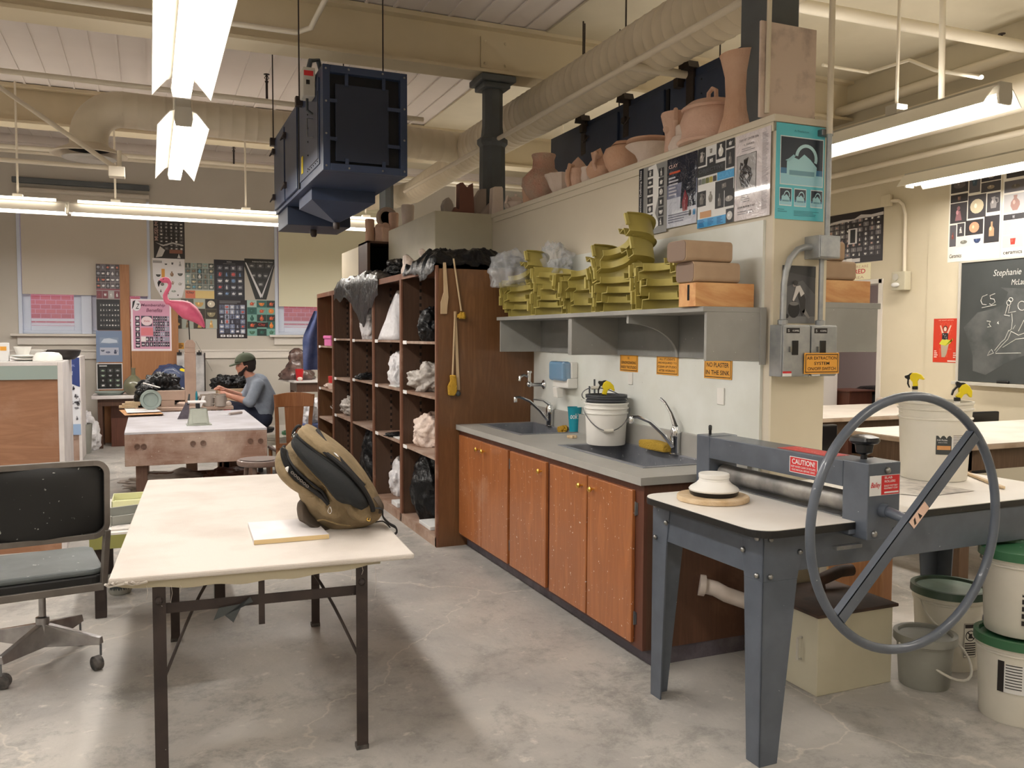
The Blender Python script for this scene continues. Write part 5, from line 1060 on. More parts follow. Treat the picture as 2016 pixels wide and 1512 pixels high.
def seam(pts, dz, r, mat, name, par=t, flat=None):
    q = [BMw @ Vector((*bx(a, b2), dz[i] if isinstance(dz, (list, tuple)) else dz)) for i, (a, b2) in enumerate(pts)]; qq = []
    for i in range(len(q)-1):
        p0 = q[max(i-1, 0)]; p1, p2 = q[i], q[i+1]; p3 = q[min(i+2, len(q)-1)]
        for s in range(5): u = s/5.; qq.append(.5*((2*p1)+(p2-p0)*u+(2*p0-5*p1+4*p2-p3)*u*u+(3*p1-p0-3*p2+p3)*u**3))
    qq.append(q[-1]); return MB().tube(qq, r, 8, flat=flat).build(name, mat, par, smooth=True)
seam([(606, 862), (612, 884), (628, 906), (652, 930), (676, 956), (692, 978), (700, 986)], [.06, .10, .125, .142, .148, .146, .14], .010, 'bag_trim', 'zip_band')
seam([(608, 857), (634, 874), (664, 892), (694, 914), (718, 936), (738, 962), (752, 992), (754, 1006)], [.05, .11, .135, .146, .148, .14, .125, .11], .011, 'bag_trim', 'zip_band')
seam([(576, 888), (582, 908), (598, 930), (626, 952), (654, 972), (672, 992)], [.03, .10, .13, .145, .145, .14], .0085, 'bag_trim', 'pocket_zip')
seam([(583, 888), (592, 906), (612, 928), (640, 950), (662, 968), (672, 988)], [.03, .10, .135, .148, .147, .14], .006, 'bag_trim', 'pocket_zip')
seam([(640, 856), (662, 878), (690, 904), (716, 932), (738, 958)], [.02, .08, .12, .13, .12], .009, 'bag_trim', 'strap_edge')
seam([(612, 852), (604, 848), (596, 858), (594, 868), (600, 870)], [.02, .03, .035, .03, .02], .007, 'bag_trim', 'haul_loop')
seam([(752, 1002), (770, 1004), (772, 1020), (782, 1036), (792, 1046), (794, 1056), (790, 1060)], [.10, .10, .09, .06, .03, .02, .02], .011, 'bag_trim', 'shoulder_strap', flat=(1, .35))
seam([(752, 1036), (766, 1034), (774, 1040), (780, 1048)], [.03, .03, .02, .01], .006, 'bag_trim', 'webbing', flat=(1, .5))
seam([(757, 984), (764, 992), (768, 1002), (766, 1012)], [.07, .08, .08, .07], .016, 'bag_brown', 'strap_anchor', flat=(1, .5))
seam([(598, 862), (601, 868), (603, 860)], .075, .0035, 'chrome', 'zip_pull'); seam([(597, 868), (601, 861), (604, 857)], .08, .006, 'chrome', 'zip_pull', flat=(1, .4))
seam([(676, 994), (672, 1003), (675, 1008), (679, 1004), (677, 995)], .152, .0016, 'chrome', 'zip_pull')
seam([(746, 1018), (744, 1022), (749, 1024), (750, 1019)], .13, .002, 'brass', 'small_ring')
seam([(650, 1024), (663, 1022), (690, 1030), (712, 1034)], [.13, .135, .135, .13], .004, 'tan_canvas_dark', 'stitched_fold'); seam([(606, 880), (614, 900), (640, 930), (664, 954), (680, 975)], [.115, .128, .14, .148, .15], .0025, 'tan_canvas_dark', 'stitched_fold')
bb = MB(); letters(bb, 'oooooo', .1, .012, BMw @ Matrix.Translation((*bx(620, 943), .1565)) @ Matrix.Rotation(-math.radians(42), 4, 'Z'), d=0, off=.02); bb.build('pocket_print', 'paper_dark', t)
pillow([(592, 922), (599, 919), (597, 930)], .003, 'white_tag', 'paper', t, .152, 2, 3); pillow([(682, 893), (688, 896), (692, 902), (687, 900)], .003, 'white_tag', 'paper', t, .136, 2, 3)

# ---- swivel office chair, cut by the left edge
OC = Matrix.Translation((-.50, 4.62, 0)) @ Matrix.Rotation(math.radians(9), 4, 'Z')
t = thing('office_chair', 'old black and grey steel swivel chair on castors at the left edge', 'chair', (-.5, 4.62, 0))
def wv(x, y, z): return OC @ Vector((x, y, z))
yb = -.36   # the back, near the viewer
prof = lambda u: -.10*(1-(u/.27)**2)*0+.05*(u/.27)**2   # curved back
def backgrid(x0, x1, z0, z1, off, th, nm, mat, r=.05):
    b = MB(); pts = rrect(x0, z0, x1, z1, r, 6); n = len(pts)
    rows = []
    for s in (0, 1):
        rows.append([tuple(wv(x, yb+prof(x)+off+s*th-(z-.72)*.12*-1*0-.10*(z-.70), z)) for x, z in pts])
    b.loft(rows); return b.build(nm, mat, t, bevel=.004)
def rim(x0, x1, z0, z1, r, w):
    b = MB(); pts = rrect(x0, z0, x1, z1, r, 8); q = [wv(x, yb+prof(x)-.10*(z-.70), z) for x, z in pts]
    # flat square-section band following the outline
    inn = rrect(x0+w, z0+w, x1-w, z1-w, max(r-w, .012), 8); rings = []
    for (x, z), (xi, zi) in zip(pts, inn):
        f0 = lambda a, c, o: tuple(wv(a, yb+prof(a)-.10*(c-.70)+o, c)); rings.append([f0(x, z, -.014), f0(xi, zi, -.014), f0(xi, zi, .014), f0(x, z, .014)])
    b.loft(rings, closed=True); return b.build('back_frame', 'chair_frame', t, bevel=.002)
rim(-.27, .27, .665, 1.035, .07, .026)
# subdivided curved back cushion
b = MB(); n = 14; v = []; f = []
for s, o in ((0, .0), (1, .03)):
    for j in range(n+1):
        for i in range(n+1):
            x = -.25+.50*i/n; z = .685+.33*j/n; e = .02*((2*i/n-1)**6+(2*j/n-1)**6)
            v.append(tuple(wv(x, yb+prof(x)-.10*(z-.70)+o*(1)-(.006-e if s == 0 else -.012+e), z)))
for j in range(n):
    for i in range(n):
        a = j*(n+1)+i; c = a+(n+1)**2; f += [(a, a+1, a+n+2, a+n+1), (c, c+n+1, c+n+2, c+1)]
b.add(v, f).build('backrest', 'vinyl_black', t, smooth='all')
for s in (-1, 1): MB().bar(wv(s*.255, yb+.035, .70), wv(s*.24, yb+.07, .44), .028, .024).build('upright', 'chair_frame', t, bevel=.003)
MB().bar(wv(-.24, yb+.07, .43), wv(.24, yb+.07, .43), .03, .035).build('rear_rail', 'chair_frame', t, bevel=.003)
b = MB(); pts = rrect(-.245, -.29, .245, .22, .06, 5); b.prism(pts, .03, OC, d0=.485); b.build('seat', 'vinyl_grey', t, bevel=.012)
MB().prism(rrect(-.25, -.295, .25, .225, .06, 5), .075, OC, d0=.41).build('seat_pan', 'vinyl_black', t, bevel=.008)
MB().lathe([(0, .16), (.03, .16), (.03, .24), (.016, .245), (.016, .36), (.07, .37), (.09, .405), (0, .405)], wv(0, 0, 0), 20).build('pedestal', 'chair_steel', t, smooth=30)
MB().box(-.16, .12, -.05, .05, .36, .40, OC).lathe([(0, 0), (.025, 0), (.03, .03), (.02, .07), (0, .07)], wv(.13, .02, .335), 12).build('tilt_mechanism', 'chair_frame', t, bevel=.004)
for k in range(4):
    a = math.radians(-38+90*k); dx, dy = math.cos(a), math.sin(a)
    MB().loft([[tuple(wv(dx*r-dy*w2, dy*r+dx*w2, z)) for w2, z in ((-w, z0), (w, z0), (w*.6, z1), (-w*.6, z1))] for r, w, z0, z1 in ((.02, .028, .10, .21), (.30, .018, .12, .155))]).build('base_arm', 'chair_steel', t, bevel=.003)
    c = wv(dx*.295, dy*.295, 0); ca = k*1.3+.6; cx, cy2 = math.cos(ca), math.sin(ca)
    MB().tube([c+Vector((0, 0, .12)), c+Vector((0, 0, .065))], .006, 6).build('castor_stem', 'steel_dull', t)
    m = frame(c+Vector((cx*-.02, cy2*-.02, .034)), (-cy2, cx, 0), (0, 0, 1))
    MB().lathe([(0, -.02), (.026, -.02), (.034, -.016), (.034, .016), (.026, .02), (0, .02)], (0, 0, 0), 20, mx=m).build('castor_wheel', 'rubber', t, smooth=30)
# ================================================================= posters (ink = printed colour of the sheet)
def ellp(cx, cy, a, b2, n=14): return [(cx+a*math.cos(2*PI*i/n), cy+b2*math.sin(2*PI*i/n)) for i in range(n)]
SHP = {
 'bowl': [[(-.42, .15), (.42, .15), (.36, -.1), (.16, -.3), (-.16, -.3), (-.36, -.1)]],
 'vase': [[(-.12, .42), (.12, .42), (.09, .25), (.26, .05), (.28, -.15), (.14, -.42), (-.14, -.42), (-.28, -.15), (-.26, .05), (-.09, .25)]],
 'jug': [[(-.2, .35), (.12, .4), (.1, .2), (.24, -.05), (.2, -.4), (-.2, -.4), (-.26, -.05), (-.12, .2)], [(.12, .3), (.36, .28), (.38, -.02), (.22, -.1), (.22, -.04), (.32, 0), (.3, .22), (.12, .24)]],
 'plate': [ellp(0, 0, .38, .36)], 'dish': [ellp(0, -.05, .42, .2)],
 'cup': [[(-.24, .22), (.24, .22), (.18, -.28), (-.18, -.28)]], 'box': [[(-.34, .16), (.3, .22), (.34, -.2), (-.3, -.26)]],
 'tea': [[(-.2, .18), (.2, .18), (.3, 0), (.22, -.26), (-.22, -.26), (-.3, 0)], [(.26, .0), (.46, .16), (.42, .2), (.22, .1)], [(-.06, .18), (.06, .18), (.04, .3), (-.04, .3)]],
 'fig': [[(-.1, .1), (.1, .1), (.2, -.4), (-.2, -.4)], ellp(0, .24, .1, .12, 10)],
 'bottle': [[(-.06, .44), (.06, .44), (.06, .18), (.17, .02), (.17, -.42), (-.17, -.42), (-.17, .02), (-.06, .18)]]}
class Art:
    def __init__(s, w2, h2): s.w, s.h, s.r, s.L = w2, h2, [], 0
    def poly(s, pts, c, layer=1): s.r.append((pts, lin(c), layer))
    def rect(s, x0, y0, x1, y1, c, layer=1): s.poly([(x0, y0), (x1, y0), (x1, y1), (x0, y1)], c, layer)
    def item(s, x0, y0, x1, y1, kind, c, layer=3, hi=None):
        cx, cy = (x0+x1)/2, (y0+y1)/2; k = min((x1-x0)*s.w, (y1-y0)*s.h)
        for k2, p in enumerate(SHP[kind]): s.poly([(cx+a*k/s.w, cy+b2*k/s.h) for a, b2 in p], c, layer+k2*.3)
        h2 = hi or tuple(min(255, int(v*1.25+14)) for v in c)
        s.poly([(cx+(a-.07)*k/s.w, cy+(b2+.03)*k/s.h) for a, b2 in ellp(0, 0, .08, .12, 8)], h2, layer+1)
    def tiles(s, nx, ny, x0, y0, x1, y1, gap, bgs, its, kinds, rnd, skip=.0, jit=0):
        for j in range(ny):
            for i in range(nx):
                if rnd.random() < skip: continue
                a = x0+(x1-x0)*(i+gap)/nx; b2 = x0+(x1-x0)*(i+1-gap)/nx; c = y0+(y1-y0)*(j+gap)/ny; d = y0+(y1-y0)*(j+1-gap)/ny
                if bgs: s.rect(a, c, b2, d, rnd.choice(bgs), 2)
                s.item(a, c, b2, d, rnd.choice(kinds), rnd.choice(its))
    def lines(s, x0, y0, x1, y1, n, c, rnd, fill=.5, layer=2):
        for k in range(n):
            y = y1-(y1-y0)*(k+.5)/n; hh = (y1-y0)/n*fill/2; s.rect(x0, y-hh, x0+(x1-x0)*(.6+.4*rnd.random()), y+hh, c, layer)
    def text(s, txt, cx, cy, w2, h2, c, rot=0, layer=5, shear=0, off=.01):
        bb = MB(); letters(bb, txt, w2*(s.w if not rot else s.h), h2*(s.h if not rot else s.w), None, d=0, off=off, shear=shear)
        for f in bb.f:
            pts = [bb.v[i] for i in f]
            if rot: pts = [(-p[1], p[0]) for p in pts]
            s.poly([(cx+p[0]/s.w, cy+p[1]/s.h) for p in pts], c, layer)
def poster(name, label, o, u, v, w2, h2, bg, draw, mat='print', cat='poster', outline=None, group=None, bulge=None, seed=1, eps=.0007):
    "o = lower left corner"
    m = frame(o, u, v); A = Art(w2, h2); draw(A, random.Random(seed)); b = MB()
    ol = outline or [(0, 0), (1, 0), (1, 1), (0, 1)]
    b.prism([(x*w2, y*h2) for x, y in ol], .0012, m, lin(bg))
    for pts, c, ly in A.r:
        b.add([(x*w2, y*h2, .0012+eps*ly) for x, y in pts], [tuple(range(len(pts)))], m, c)
    ob = b.build(name, mat); return tag(ob, label, cat, group)
GREY = [(40, 40, 44), (60, 58, 60), (84, 84, 88), (30, 30, 32)]; LT = [(200, 198, 194), (160, 156, 152), (224, 222, 216), (120, 116, 112)]
KALL = list(SHP)
YX = ((0, -1, 0), (0, 0, 1))
def onX(x, y_left, y_right, z0, z1): return (x, y_left, z0), (0, -1, 0), (0, 0, 1), y_left-y_right, z1-z0
def onY(y, x0, x1, z0, z1): return (x0, y, z0), (1, 0, 0), (0, 0, 1), x1-x0, z1-z0
PXF = PX-.0115
# partition, left to right
def d(A, r):
    A.rect(0, 0, .17, 1, (28, 30, 38)); A.text('Regional Selections: Defining Ideas', .085, .5, .94, .085, (225, 225, 225), rot=1)
    A.poly([(.35, .98), (.62, 1), (.8, .7), (.6, .3), (.75, .12), (.5, .05), (.3, .3)], (228, 228, 226), 1.5)
    for k in range(7): A.rect(.32, .84-k*.13, .52, .94-k*.13, (50, 50, 52), 2); A.item(.32, .84-k*.13, .52, .94-k*.13, r.choice(KALL), r.choice(LT))
    for k in range(6): A.rect(.72, .80-k*.14, .9, .92-k*.14, (44, 44, 46), 2); A.item(.72, .80-k*.14, .9, .92-k*.14, r.choice(KALL), r.choice(LT))
poster('poster', 'narrow grey poster with a vertical Defining Ideas title, first on the partition', *onX(PXF, 4.58, 4.272, 2.22, 2.63), (140, 140, 138), d)
def d(A, r):
    A.rect(0, .0, 1, .42, (196, 200, 212), 1); A.rect(0, .42, 1, .62, (120, 124, 146), 1); A.rect(0, .62, 1, 1, (50, 50, 60), 1)
    A.poly([(.45, .25), (.5, .6), (.62, .8), (.85, .85), (.97, .6), (.97, .25)], (44, 46, 56), 2); A.poly([(.55, .2), (.52, .32), (.62, .5), (.72, .38), (.7, .2)], (130, 50, 60), 3)
    A.text('CLAY', .22, .88, .3, .05, (225, 190, 180)); A.rect(.08, .77, .45, .80, (205, 90, 60), 3); A.lines(.06, .45, .4, .74, 6, (190, 190, 200), r); A.lines(.05, .06, .9, .2, 4, (110, 112, 130), r)
    A.rect(.75, .12, .82, .2, (40, 40, 40), 3); A.rect(.88, .12, .96, .2, (60, 130, 180), 3)
poster('poster', 'glossy wrinkled blue and black poster, second on the partition', *onX(PXF, 4.268, 3.972, 2.235, 2.63), (160, 164, 180), d, 'print_gloss')
def d(A, r):
    for x0, y0, x1, y1, k in ((.0, .78, .22, 1, 'jug'), (.26, .88, .48, .99, 'cup'), (.26, .76, .5, .87, 'box'), (.52, .80, .76, 1, 'vase'), (.78, .90, 1, 1, 'tea'), (.78, .66, 1, .88, 'bottle'), (.0, .27, .24, .46, 'jug'), (.27, .27, .48, .46, 'vase'), (.50, .40, .98, .53, 'box'), (.5, .2, .74, .40, 'bottle'), (.76, .2, 1, .40, 'dish'), (.8, .0, 1, .17, 'plate')):
        dk = k not in ('cup',) and not (k == 'vase' and x0 < .3); A.rect(x0, y0, x1, y1, (40, 40, 42) if dk else (222, 222, 220), 2); A.item(x0, y0, x1, y1, k, r.choice(LT) if dk else (130, 126, 120))
    A.rect(0, .64, .76, .76, (34, 36, 36), 2); A.text('OBJECTIVE', .38, .70, .7, .06, (84, 88, 92)); A.rect(.55, .54, 1, .64, (74, 160, 214), 2); A.text('CLAY', .78, .59, .38, .06, (92, 178, 226))
    for k, c in enumerate(((110, 112, 112), (122, 130, 110), (110, 112, 60), (170, 160, 70), (70, 66, 64))): A.rect(.02+k*.105, .545, .11+k*.105, .615, c, 3)
    A.rect(.08, .12, .4, .2, (200, 152, 108), 3); A.rect(0, 0, .8, .11, (74, 160, 214), 2)
    for q in (.04, .3, .56): A.lines(q, .01, q+.18, .1, 5, (40, 100, 160), r, layer=3)
poster('poster', 'OBJECTIVE CLAY poster with black photo blocks and blue bands on the partition', *onX(PXF, 3.965, 3.648, 2.20, 2.63), (226, 226, 224), d)
def d(A, r):
    A.text('CLAY ART CENTER 2006', .4, .93, .56, .025, (90, 86, 90)); A.text('A SERIES', .4, .87, .3, .02, (120, 116, 120)); A.lines(.2, .79, .6, .84, 2, (160, 156, 160), r)
    A.rect(.05, .33, .62, .76, (40, 40, 42), 2); A.rect(.06, .335, .61, .755, (168, 166, 166), 2.5); A.poly([(.2, .4), (.14, .5), (.17, .58), (.27, .63), (.26, .7), (.4, .72), (.36, .63), (.48, .58), (.52, .5), (.4, .38), (.28, .37)], (50, 48, 50), 3)
    A.poly([(.32, .5), (.38, .54), (.42, .5), (.36, .46)], (190, 188, 188), 4); A.poly([(.25, .66), (.17, .68), (.15, .6), (.19, .58), (.19, .64), (.25, .63)], (60, 58, 60), 4)
    A.text('LOVANI MUSEUM OF ART', .36, .15, .5, .022, (60, 58, 60)); A.lines(.2, .2, .5, .3, 4, (160, 156, 160), r); A.lines(.1, .06, .6, .11, 2, (150, 146, 150), r); A.lines(.78, .08, .95, .95, 60, (170, 164, 168), r)
poster('poster', 'shiny pale poster showing one dark jug, nearest the partition corner', *onX(PXF, 3.643, 3.37, 2.20, 2.63), (218, 210, 212), d, 'print_gloss')
YF = 3.3435
def kettle(A, x0, y0, x1, y1, s=1):
    W2, H2 = x1-x0, y1-y0; t2 = lambda L: [(x0+W2*a, y0+H2*b2) for a, b2 in L]
    A.rect(x0, y0, x1, y1, (18, 34, 50), 2); A.rect(x0, y0, x1, y0+H2*.22, (150, 204, 218), 2.4); A.rect(x0, y0+H2*.22, x1, y0+H2*.34, (50, 110, 150), 2.4)
    A.poly(t2([(.14, .2), (.14, .48), (.22, .5), (.3, .58), (.42, .54), (.55, .66), (.7, .56), (.86, .4), (.84, .2), (.7, .16), (.3, .17)]), (160, 208, 216), 3)
    A.poly(t2([(.2, .2), (.2, .3), (.8, .3), (.8, .2)]), (100, 150, 166), 3.4)
    arc2 = [(.5+.27*math.cos(q)+.1, .56+.3*math.sin(q)+.02) for q in [PI*k/14-.35 for k in range(16)]]; arc3 = [(.5+.2*math.cos(q)+.1, .56+.23*math.sin(q)+.02) for q in [PI*k/14-.35 for k in range(16)]]
    for k in range(15): A.poly(t2([arc2[k], arc2[k+1], arc3[k+1], arc3[k]]), (176, 214, 220), 3.6)
    A.poly(t2([(.1, .5), (.18, .54), (.3, .64), (.34, .6), (.2, .48)]), (150, 196, 206), 3.6)
def d(A, r):
    A.text('A Teelation', .5, .93, .3, .02, (50, 130, 146)); A.rect(.08, .36, .97, .87, (220, 232, 234), 1.5); kettle(A, .095, .37, .955, .86)
    for a in (.08, .38, .72): A.rect(a, .14, a+.25, .33, (220, 232, 234), 1.5); kettle(A, a+.01, .15, a+.24, .32)
    A.lines(.05, .07, .25, .11, 2, (50, 140, 156), r); A.lines(.38, .04, .95, .1, 4, (50, 140, 156), r)
poster('poster', 'turquoise poster of twisted handled teapots on the partition end', *onY(YF, 2.797, 3.098, 2.18, 2.64), (86, 190, 204), d)
def d(A, r):
    A.rect(0, 0, 1, .12, (120, 120, 120), 1); A.poly([(0, .12), (1, .12), (1, .5), (.6, .75), (0, .6)], (92, 92, 94), 1.2); A.poly([(0, .9), (1, .8), (1, 1), (0, 1)], (56, 56, 58), 1.2)
    A.poly(ellp(.35, .24, .18, .15), (30, 30, 32), 3); A.poly(ellp(.35, .34, .14, .035), (120, 118, 116), 3.5); A.poly([(.45, .6), (.6, .58), (.7, .42), (.68, .2), (.6, .12), (.55, .2), (.52, .4), (.44, .52)], (56, 54, 54), 4)
    A.poly([(.4, .64), (.52, .66), (.66, .52), (.55, .46), (.5, .56), (.34, .38), (.3, .4)], (204, 200, 196), 4.5); A.poly(ellp(.38, .7, .08, .045), (44, 42, 42), 5); A.poly(ellp(.35, .66, .05, .03), (150, 140, 134), 4.8)
    A.poly([(.6, .2), (.8, .08), (.84, .1), (.68, .26)], (150, 146, 142), 4); A.poly(ellp(.13, .12, .07, .04), (36, 36, 38), 3)
poster('poster', 'black and white photo poster of a potter bending over a large jar, between the conduits', *onY(YF, 2.852, 3.058, 1.675, 1.957), (70, 70, 72), d)

# ---- electrical boxes and conduit on the partition end
t = thing('switch_cabinet', 'pair of grey electrical boxes on the partition end with a yellow sign', 'electrical box', (2.96, 3.3, 1.41)); EY = P(1541, 690, 'x', 2.784).y; XR2 = P(1650, 640, 'y', EY).x; xm = P(1597, 640, 'y', EY).x
for k, (x0, x1) in enumerate(((2.784, xm-.001), (xm+.001, XR2))):
    bx0 = MB().box(x0, x1, EY+.01, 3.346, 1.415, 1.665).build('case', 'galv', t, bevel=.003)
    dd = MB().box(x0+.004, x1-.004, EY, EY+.01, 1.42, 1.66).build('cover', 'galv', t, bevel=.003)
    MB().box(x0+.02, x0+.10, EY-.001, EY, 1.625, 1.65).build('name_plate', 'ink_black', dd); b = MB(); letters(b, 'AC CONTROL', .04, .008, frame((x0+.075, EY-.0012, 1.637), (1, 0, 0), (0, 0, 1)), d=.0006, off=.02); letters(b, 'S', .01, .012, frame((x0+.032, EY-.0012, 1.637), (1, 0, 0), (0, 0, 1)), d=.0006); b.build('name_plate_words', 'label_white', dd)
    MB().box(x0+.055, x0+.092, EY-.004, EY, 1.52, 1.59).build('switch_panel', 'black_plastic', dd, bevel=.002); MB().box(x0+.036, x0+.046, EY-.012, EY, 1.535, 1.56).build('lock_tab', 'steel', dd)
    MB().box(x0+.002 if k == 0 else x0+.01, x0+.055 if k == 0 else x0+.06, EY-.001, EY, 1.418, 1.432).build('small_sticker', 'label_white', dd)
    if k == 0: MB().box(x0+.002, x0+.055, EY-.001, EY, 1.432, 1.442).build('red_sticker', 'red', dd)
s_ = sign('yellow AIR EXTRACTION SYSTEM ON/OFF SWITCH sign on the electrical boxes', ['AIR EXTRACTION', 'SYSTEM', 'ON/OFF SWITCH'], EY-.006, P(1581, 715, 'y', EY).x, P(1649, 715, 'y', EY).x, 1.428, 1.53, face='y')
def con(pts, r=.0125, lab='', name='conduit'): return tag(MB().tube(pts, r, 12).build(name, 'pipe_paint' if lab.startswith('cream') else 'galv', smooth=True), lab, 'conduit')
jx0, jx1 = 2.985, 3.115
t = thing('junction_box', 'grey square junction box where the two conduits of the partition end meet', 'junction box', (3.05, 3.3, 1.99)); MB().box(jx0, jx1, 3.24, 3.345, 1.99, 2.10).build('box', 'galv', t, bevel=.003); MB().box(jx0+.005, jx1-.005, 3.235, 3.24, 1.995, 2.095).build('cover', 'galv', t, bevel=.002)
con([(3.055, 3.30, 1.665), (3.055, 3.30, 1.99)], lab='short straight grey conduit between the electrical boxes and the junction box')
con([(2.985, 3.30, 2.045), (2.95, 3.30, 2.045), (2.905, 3.30, 2.03), (2.86, 3.30, 1.985), (2.835, 3.30, 1.92), (2.825, 3.30, 1.86), (2.822, 3.30, 1.665)], .0155, 'curved grey conduit bending from the junction box down to the left electrical box')
con([(3.085, 3.30, 2.10), (3.085, 3.30, 2.60)], .0135, 'grey conduit rising beside the turquoise poster'); con([(3.085, 3.30, 2.60), (3.085, 3.30, 4.40)], .015, 'cream painted conduit continuing up to the ceiling from the partition end', 'conduit')
tag(MB().box(3.05, 3.12, 3.31, 3.346, 2.595, 2.625).build('pipe_clamp', 'steel_dull', bevel=.003), 'small metal clamp holding the tall conduit at the top of the partition', 'clamp')
for k, (x, z, lab) in enumerate(((2.822, 1.67, 'conduit fitting on top of the left electrical box'), (3.055, 1.67, 'conduit fitting on top of the right electrical box'))): tag(MB().lathe([(.024, 0), (.024, .02), (.018, .024)], (x, 3.30, z-.003), 8).build('conduit_fitting', 'galv'), lab, 'fitting')
tag(MB().tube([(2.80, 3.42, 2.70), (2.80, 3.405, 4.4)], .012, 8).build('conduit', 'pipe_paint', smooth=True), 'thin cream conduit running up in front of the clay-smudged board', 'conduit')
# clay smudged board on the wall end
tag(MB().box(2.765, 3.11, 3.43, 3.445, 2.682, 3.145).build('plywood_board', 'kiln_shelf', bevel=.003), 'pinkish clay-smudged board leaning on the column on top of the partition', 'board')

# ---- pots on the partition
PT = PZ+.0355; GP = None
def pot(name, label, px, prof, mat='clay_pink', x=2.95, n=30, cat='pot', extra=None, ripple=0, rn=5, sx=1, py=330, k=None):
    if k is None: k = 1.0 if name == 'clay_vase' and px > 1400 else 1.22
    x = min(x, 2.92); y = P(px, py, 'x', x).y; prof = [(r*k, z*k) for r, z in prof]; t = thing(name, label, cat, (x, y, PT))
    MB().lathe(prof, (x, y, PT), n, ripple=ripple, rn=rn, sx=sx).build('body', mat, t, smooth=40)
    if extra:
        extra(t, x, y)
        def sc(o):
            for ch_ in [q for q in COL.objects if q.parent == o]:
                if ch_.name.split('.')[0] != 'body':
                    for v in ch_.data.vertices: v.co *= k
                    sc(ch_)
        sc(t)
    return t
def vprof(pts, wall=.008):
    "open pot: outer profile then back down inside"
    return [(0, 0)]+pts+[(r-wall, z) for r, z in pts[::-1] if z > .02]+[(0, .012)]
pot('clay_vase', 'tall pinkish clay vase standing next to the column on the partition', 1462, vprof([(.135, 0), (.13, .02), (.105, .1), (.095, .2), (.10, .3), (.125, .4), (.13, .41)]), 'clay_tan', 2.94)
def lidpot(t, x, y):
    l2 = MB().lathe([(.135, .15), (.14, .16), (.10, .19), (.03, .205), (0, .206)], (x, y, PT), 30).build('lid', 'clay_pink', t, smooth=40)
    MB().tube([(x, y-.03, PT+.2), (x, y-.028, PT+.24), (x, y, PT+.255), (x, y+.028, PT+.24), (x, y+.03, PT+.2)], .01, 8).build('loop_handle', 'clay_pink', l2, smooth=True)
pot('lidded_pot', 'low wide clay pot with looped lid beside the tall vase', 1400, [(0, 0), (.15, 0), (.16, .01), (.14, .03), (.135, .06), (.145, .10), (.13, .14), (.125, .15), (0, .15)], extra=lidpot)
pot('clay_pot', 'pale stepped clay jar between the lidded pot and the jug', 1358, [(0, 0), (.1, 0), (.105, .03), (.085, .07), (.07, .075), (.07, .12), (.065, .125), (0, .12)], 'clay_pale', 2.93)
def ear(r0, z0, r1, z1, ang, w2=.012, mat='clay_pink'):
    def f(t, x, y):
        c, s = math.cos(ang), math.sin(ang); MB().tube([(x+c*r0, y+s*r0, PT+z0), (x+c*(r1+.02), y+s*(r1+.02), PT+z0+.02), (x+c*(r1+.04), y+s*(r1+.04), PT+(z0+z1)/2), (x+c*r1, y+s*r1, PT+z1)], w2, 8).build('handle', mat, t, smooth=True)
    return f
def jugx(t, x, y):
    ear(.05, .19, .055, .12, -2.2)(t, x, y); b = MB(); b.sphere((x-.05, y+.0, PT+.13), .022, 6).sphere((x-.045, y-.03, PT+.185), .018, 6); b.build('spout_lump', 'clay_pink', t, smooth=True)
pot('clay_jug', 'clay jug with a small round ear left of the stepped jar', 1330, vprof([(.06, 0), (.055, .05), (.052, .1), (.065, .16), (.075, .2), (.072, .21)]), 'clay_pink', 2.93, extra=jugx)
def bowlx(t, x, y): MB().lathe([(.10, .1), (.115, .115), (.125, .12), (.12, .13), (.0, .125)], (x, y, PT), 26).build('second_bowl', 'clay_tan', t, smooth=40)
pot('clay_bowl', 'two nested clay bowls on a foot, left of the clay jug', 1280, [(0, 0), (.07, 0), (.065, .03), (.08, .06), (.125, .095), (.13, .10), (.12, .1), (.06, .06), (0, .06)], 'clay_pale', 2.93, extra=bowlx)
def rndx(t, x, y): MB().lathe([(.05, .15), (.07, .155), (.05, .175), (0, .18)], (x, y, PT), 22, ripple=.05).build('knobby_lid', 'clay_tan', t, smooth=40)
pot('clay_jar', 'round shouldered clay jar with knobby lid behind the small mug', 1228, [(0, 0), (.07, 0), (.10, .05), (.115, .1), (.1, .135), (.07, .15), (0, .15)], 'clay_tan', 2.96, extra=rndx)
def mugx(t, x, y):
    ear(.06, .12, .08, .04, -2.6, .013)(t, x, y); MB().tube([(x-.04, y+.03, PT+.1), (x-.05, y+.04, PT+.16), (x-.02, y+.03, PT+.18), (x+.0, y+.02, PT+.12)], .016, 8).build('upright_ear', 'clay_tan', t, smooth=True)
pot('clay_teapot', 'clay teapot form with two upright ears, left of the round jar', 1190, [(0, 0), (.07, 0), (.10, .04), (.105, .07), (.08, .11), (.05, .125), (0, .12)], 'clay_tan', 2.93, extra=mugx)
pot('clay_cup', 'small pale cup in front of the eared teapot', 1162, vprof([(.045, 0), (.055, .04), (.05, .08), (.055, .1)]), 'clay_pale', 2.90)
def facex(t, x, y):
    MB().tube([(x-.03, y-.02, PT+.13), (x-.07, y-.03, PT+.14), (x-.085, y-.03, PT+.08), (x-.065, y-.02, PT+.02)], .014, 8).build('strap_handle', 'clay_tan', t, smooth=True); MB().lathe([(.06, .13), (.03, .17), (0, .2)], (x, y, PT), 12).build('pointed_lid', 'clay_pink', t, smooth=True)
pot('clay_jar', 'clay jar with pointed lid and strap handle near the big round vase', 1138, [(0, 0), (.06, 0), (.08, .06), (.075, .12), (.06, .13), (0, .13)], 'clay_pink', 2.94, extra=facex)
pot('clay_bowl', 'white ruffled clay bowl beside the big round vase', 1108, vprof([(.05, 0), (.08, .05), (.10, .1), (.115, .125)]), 'clay_pale', 2.93, ripple=.05, rn=11)
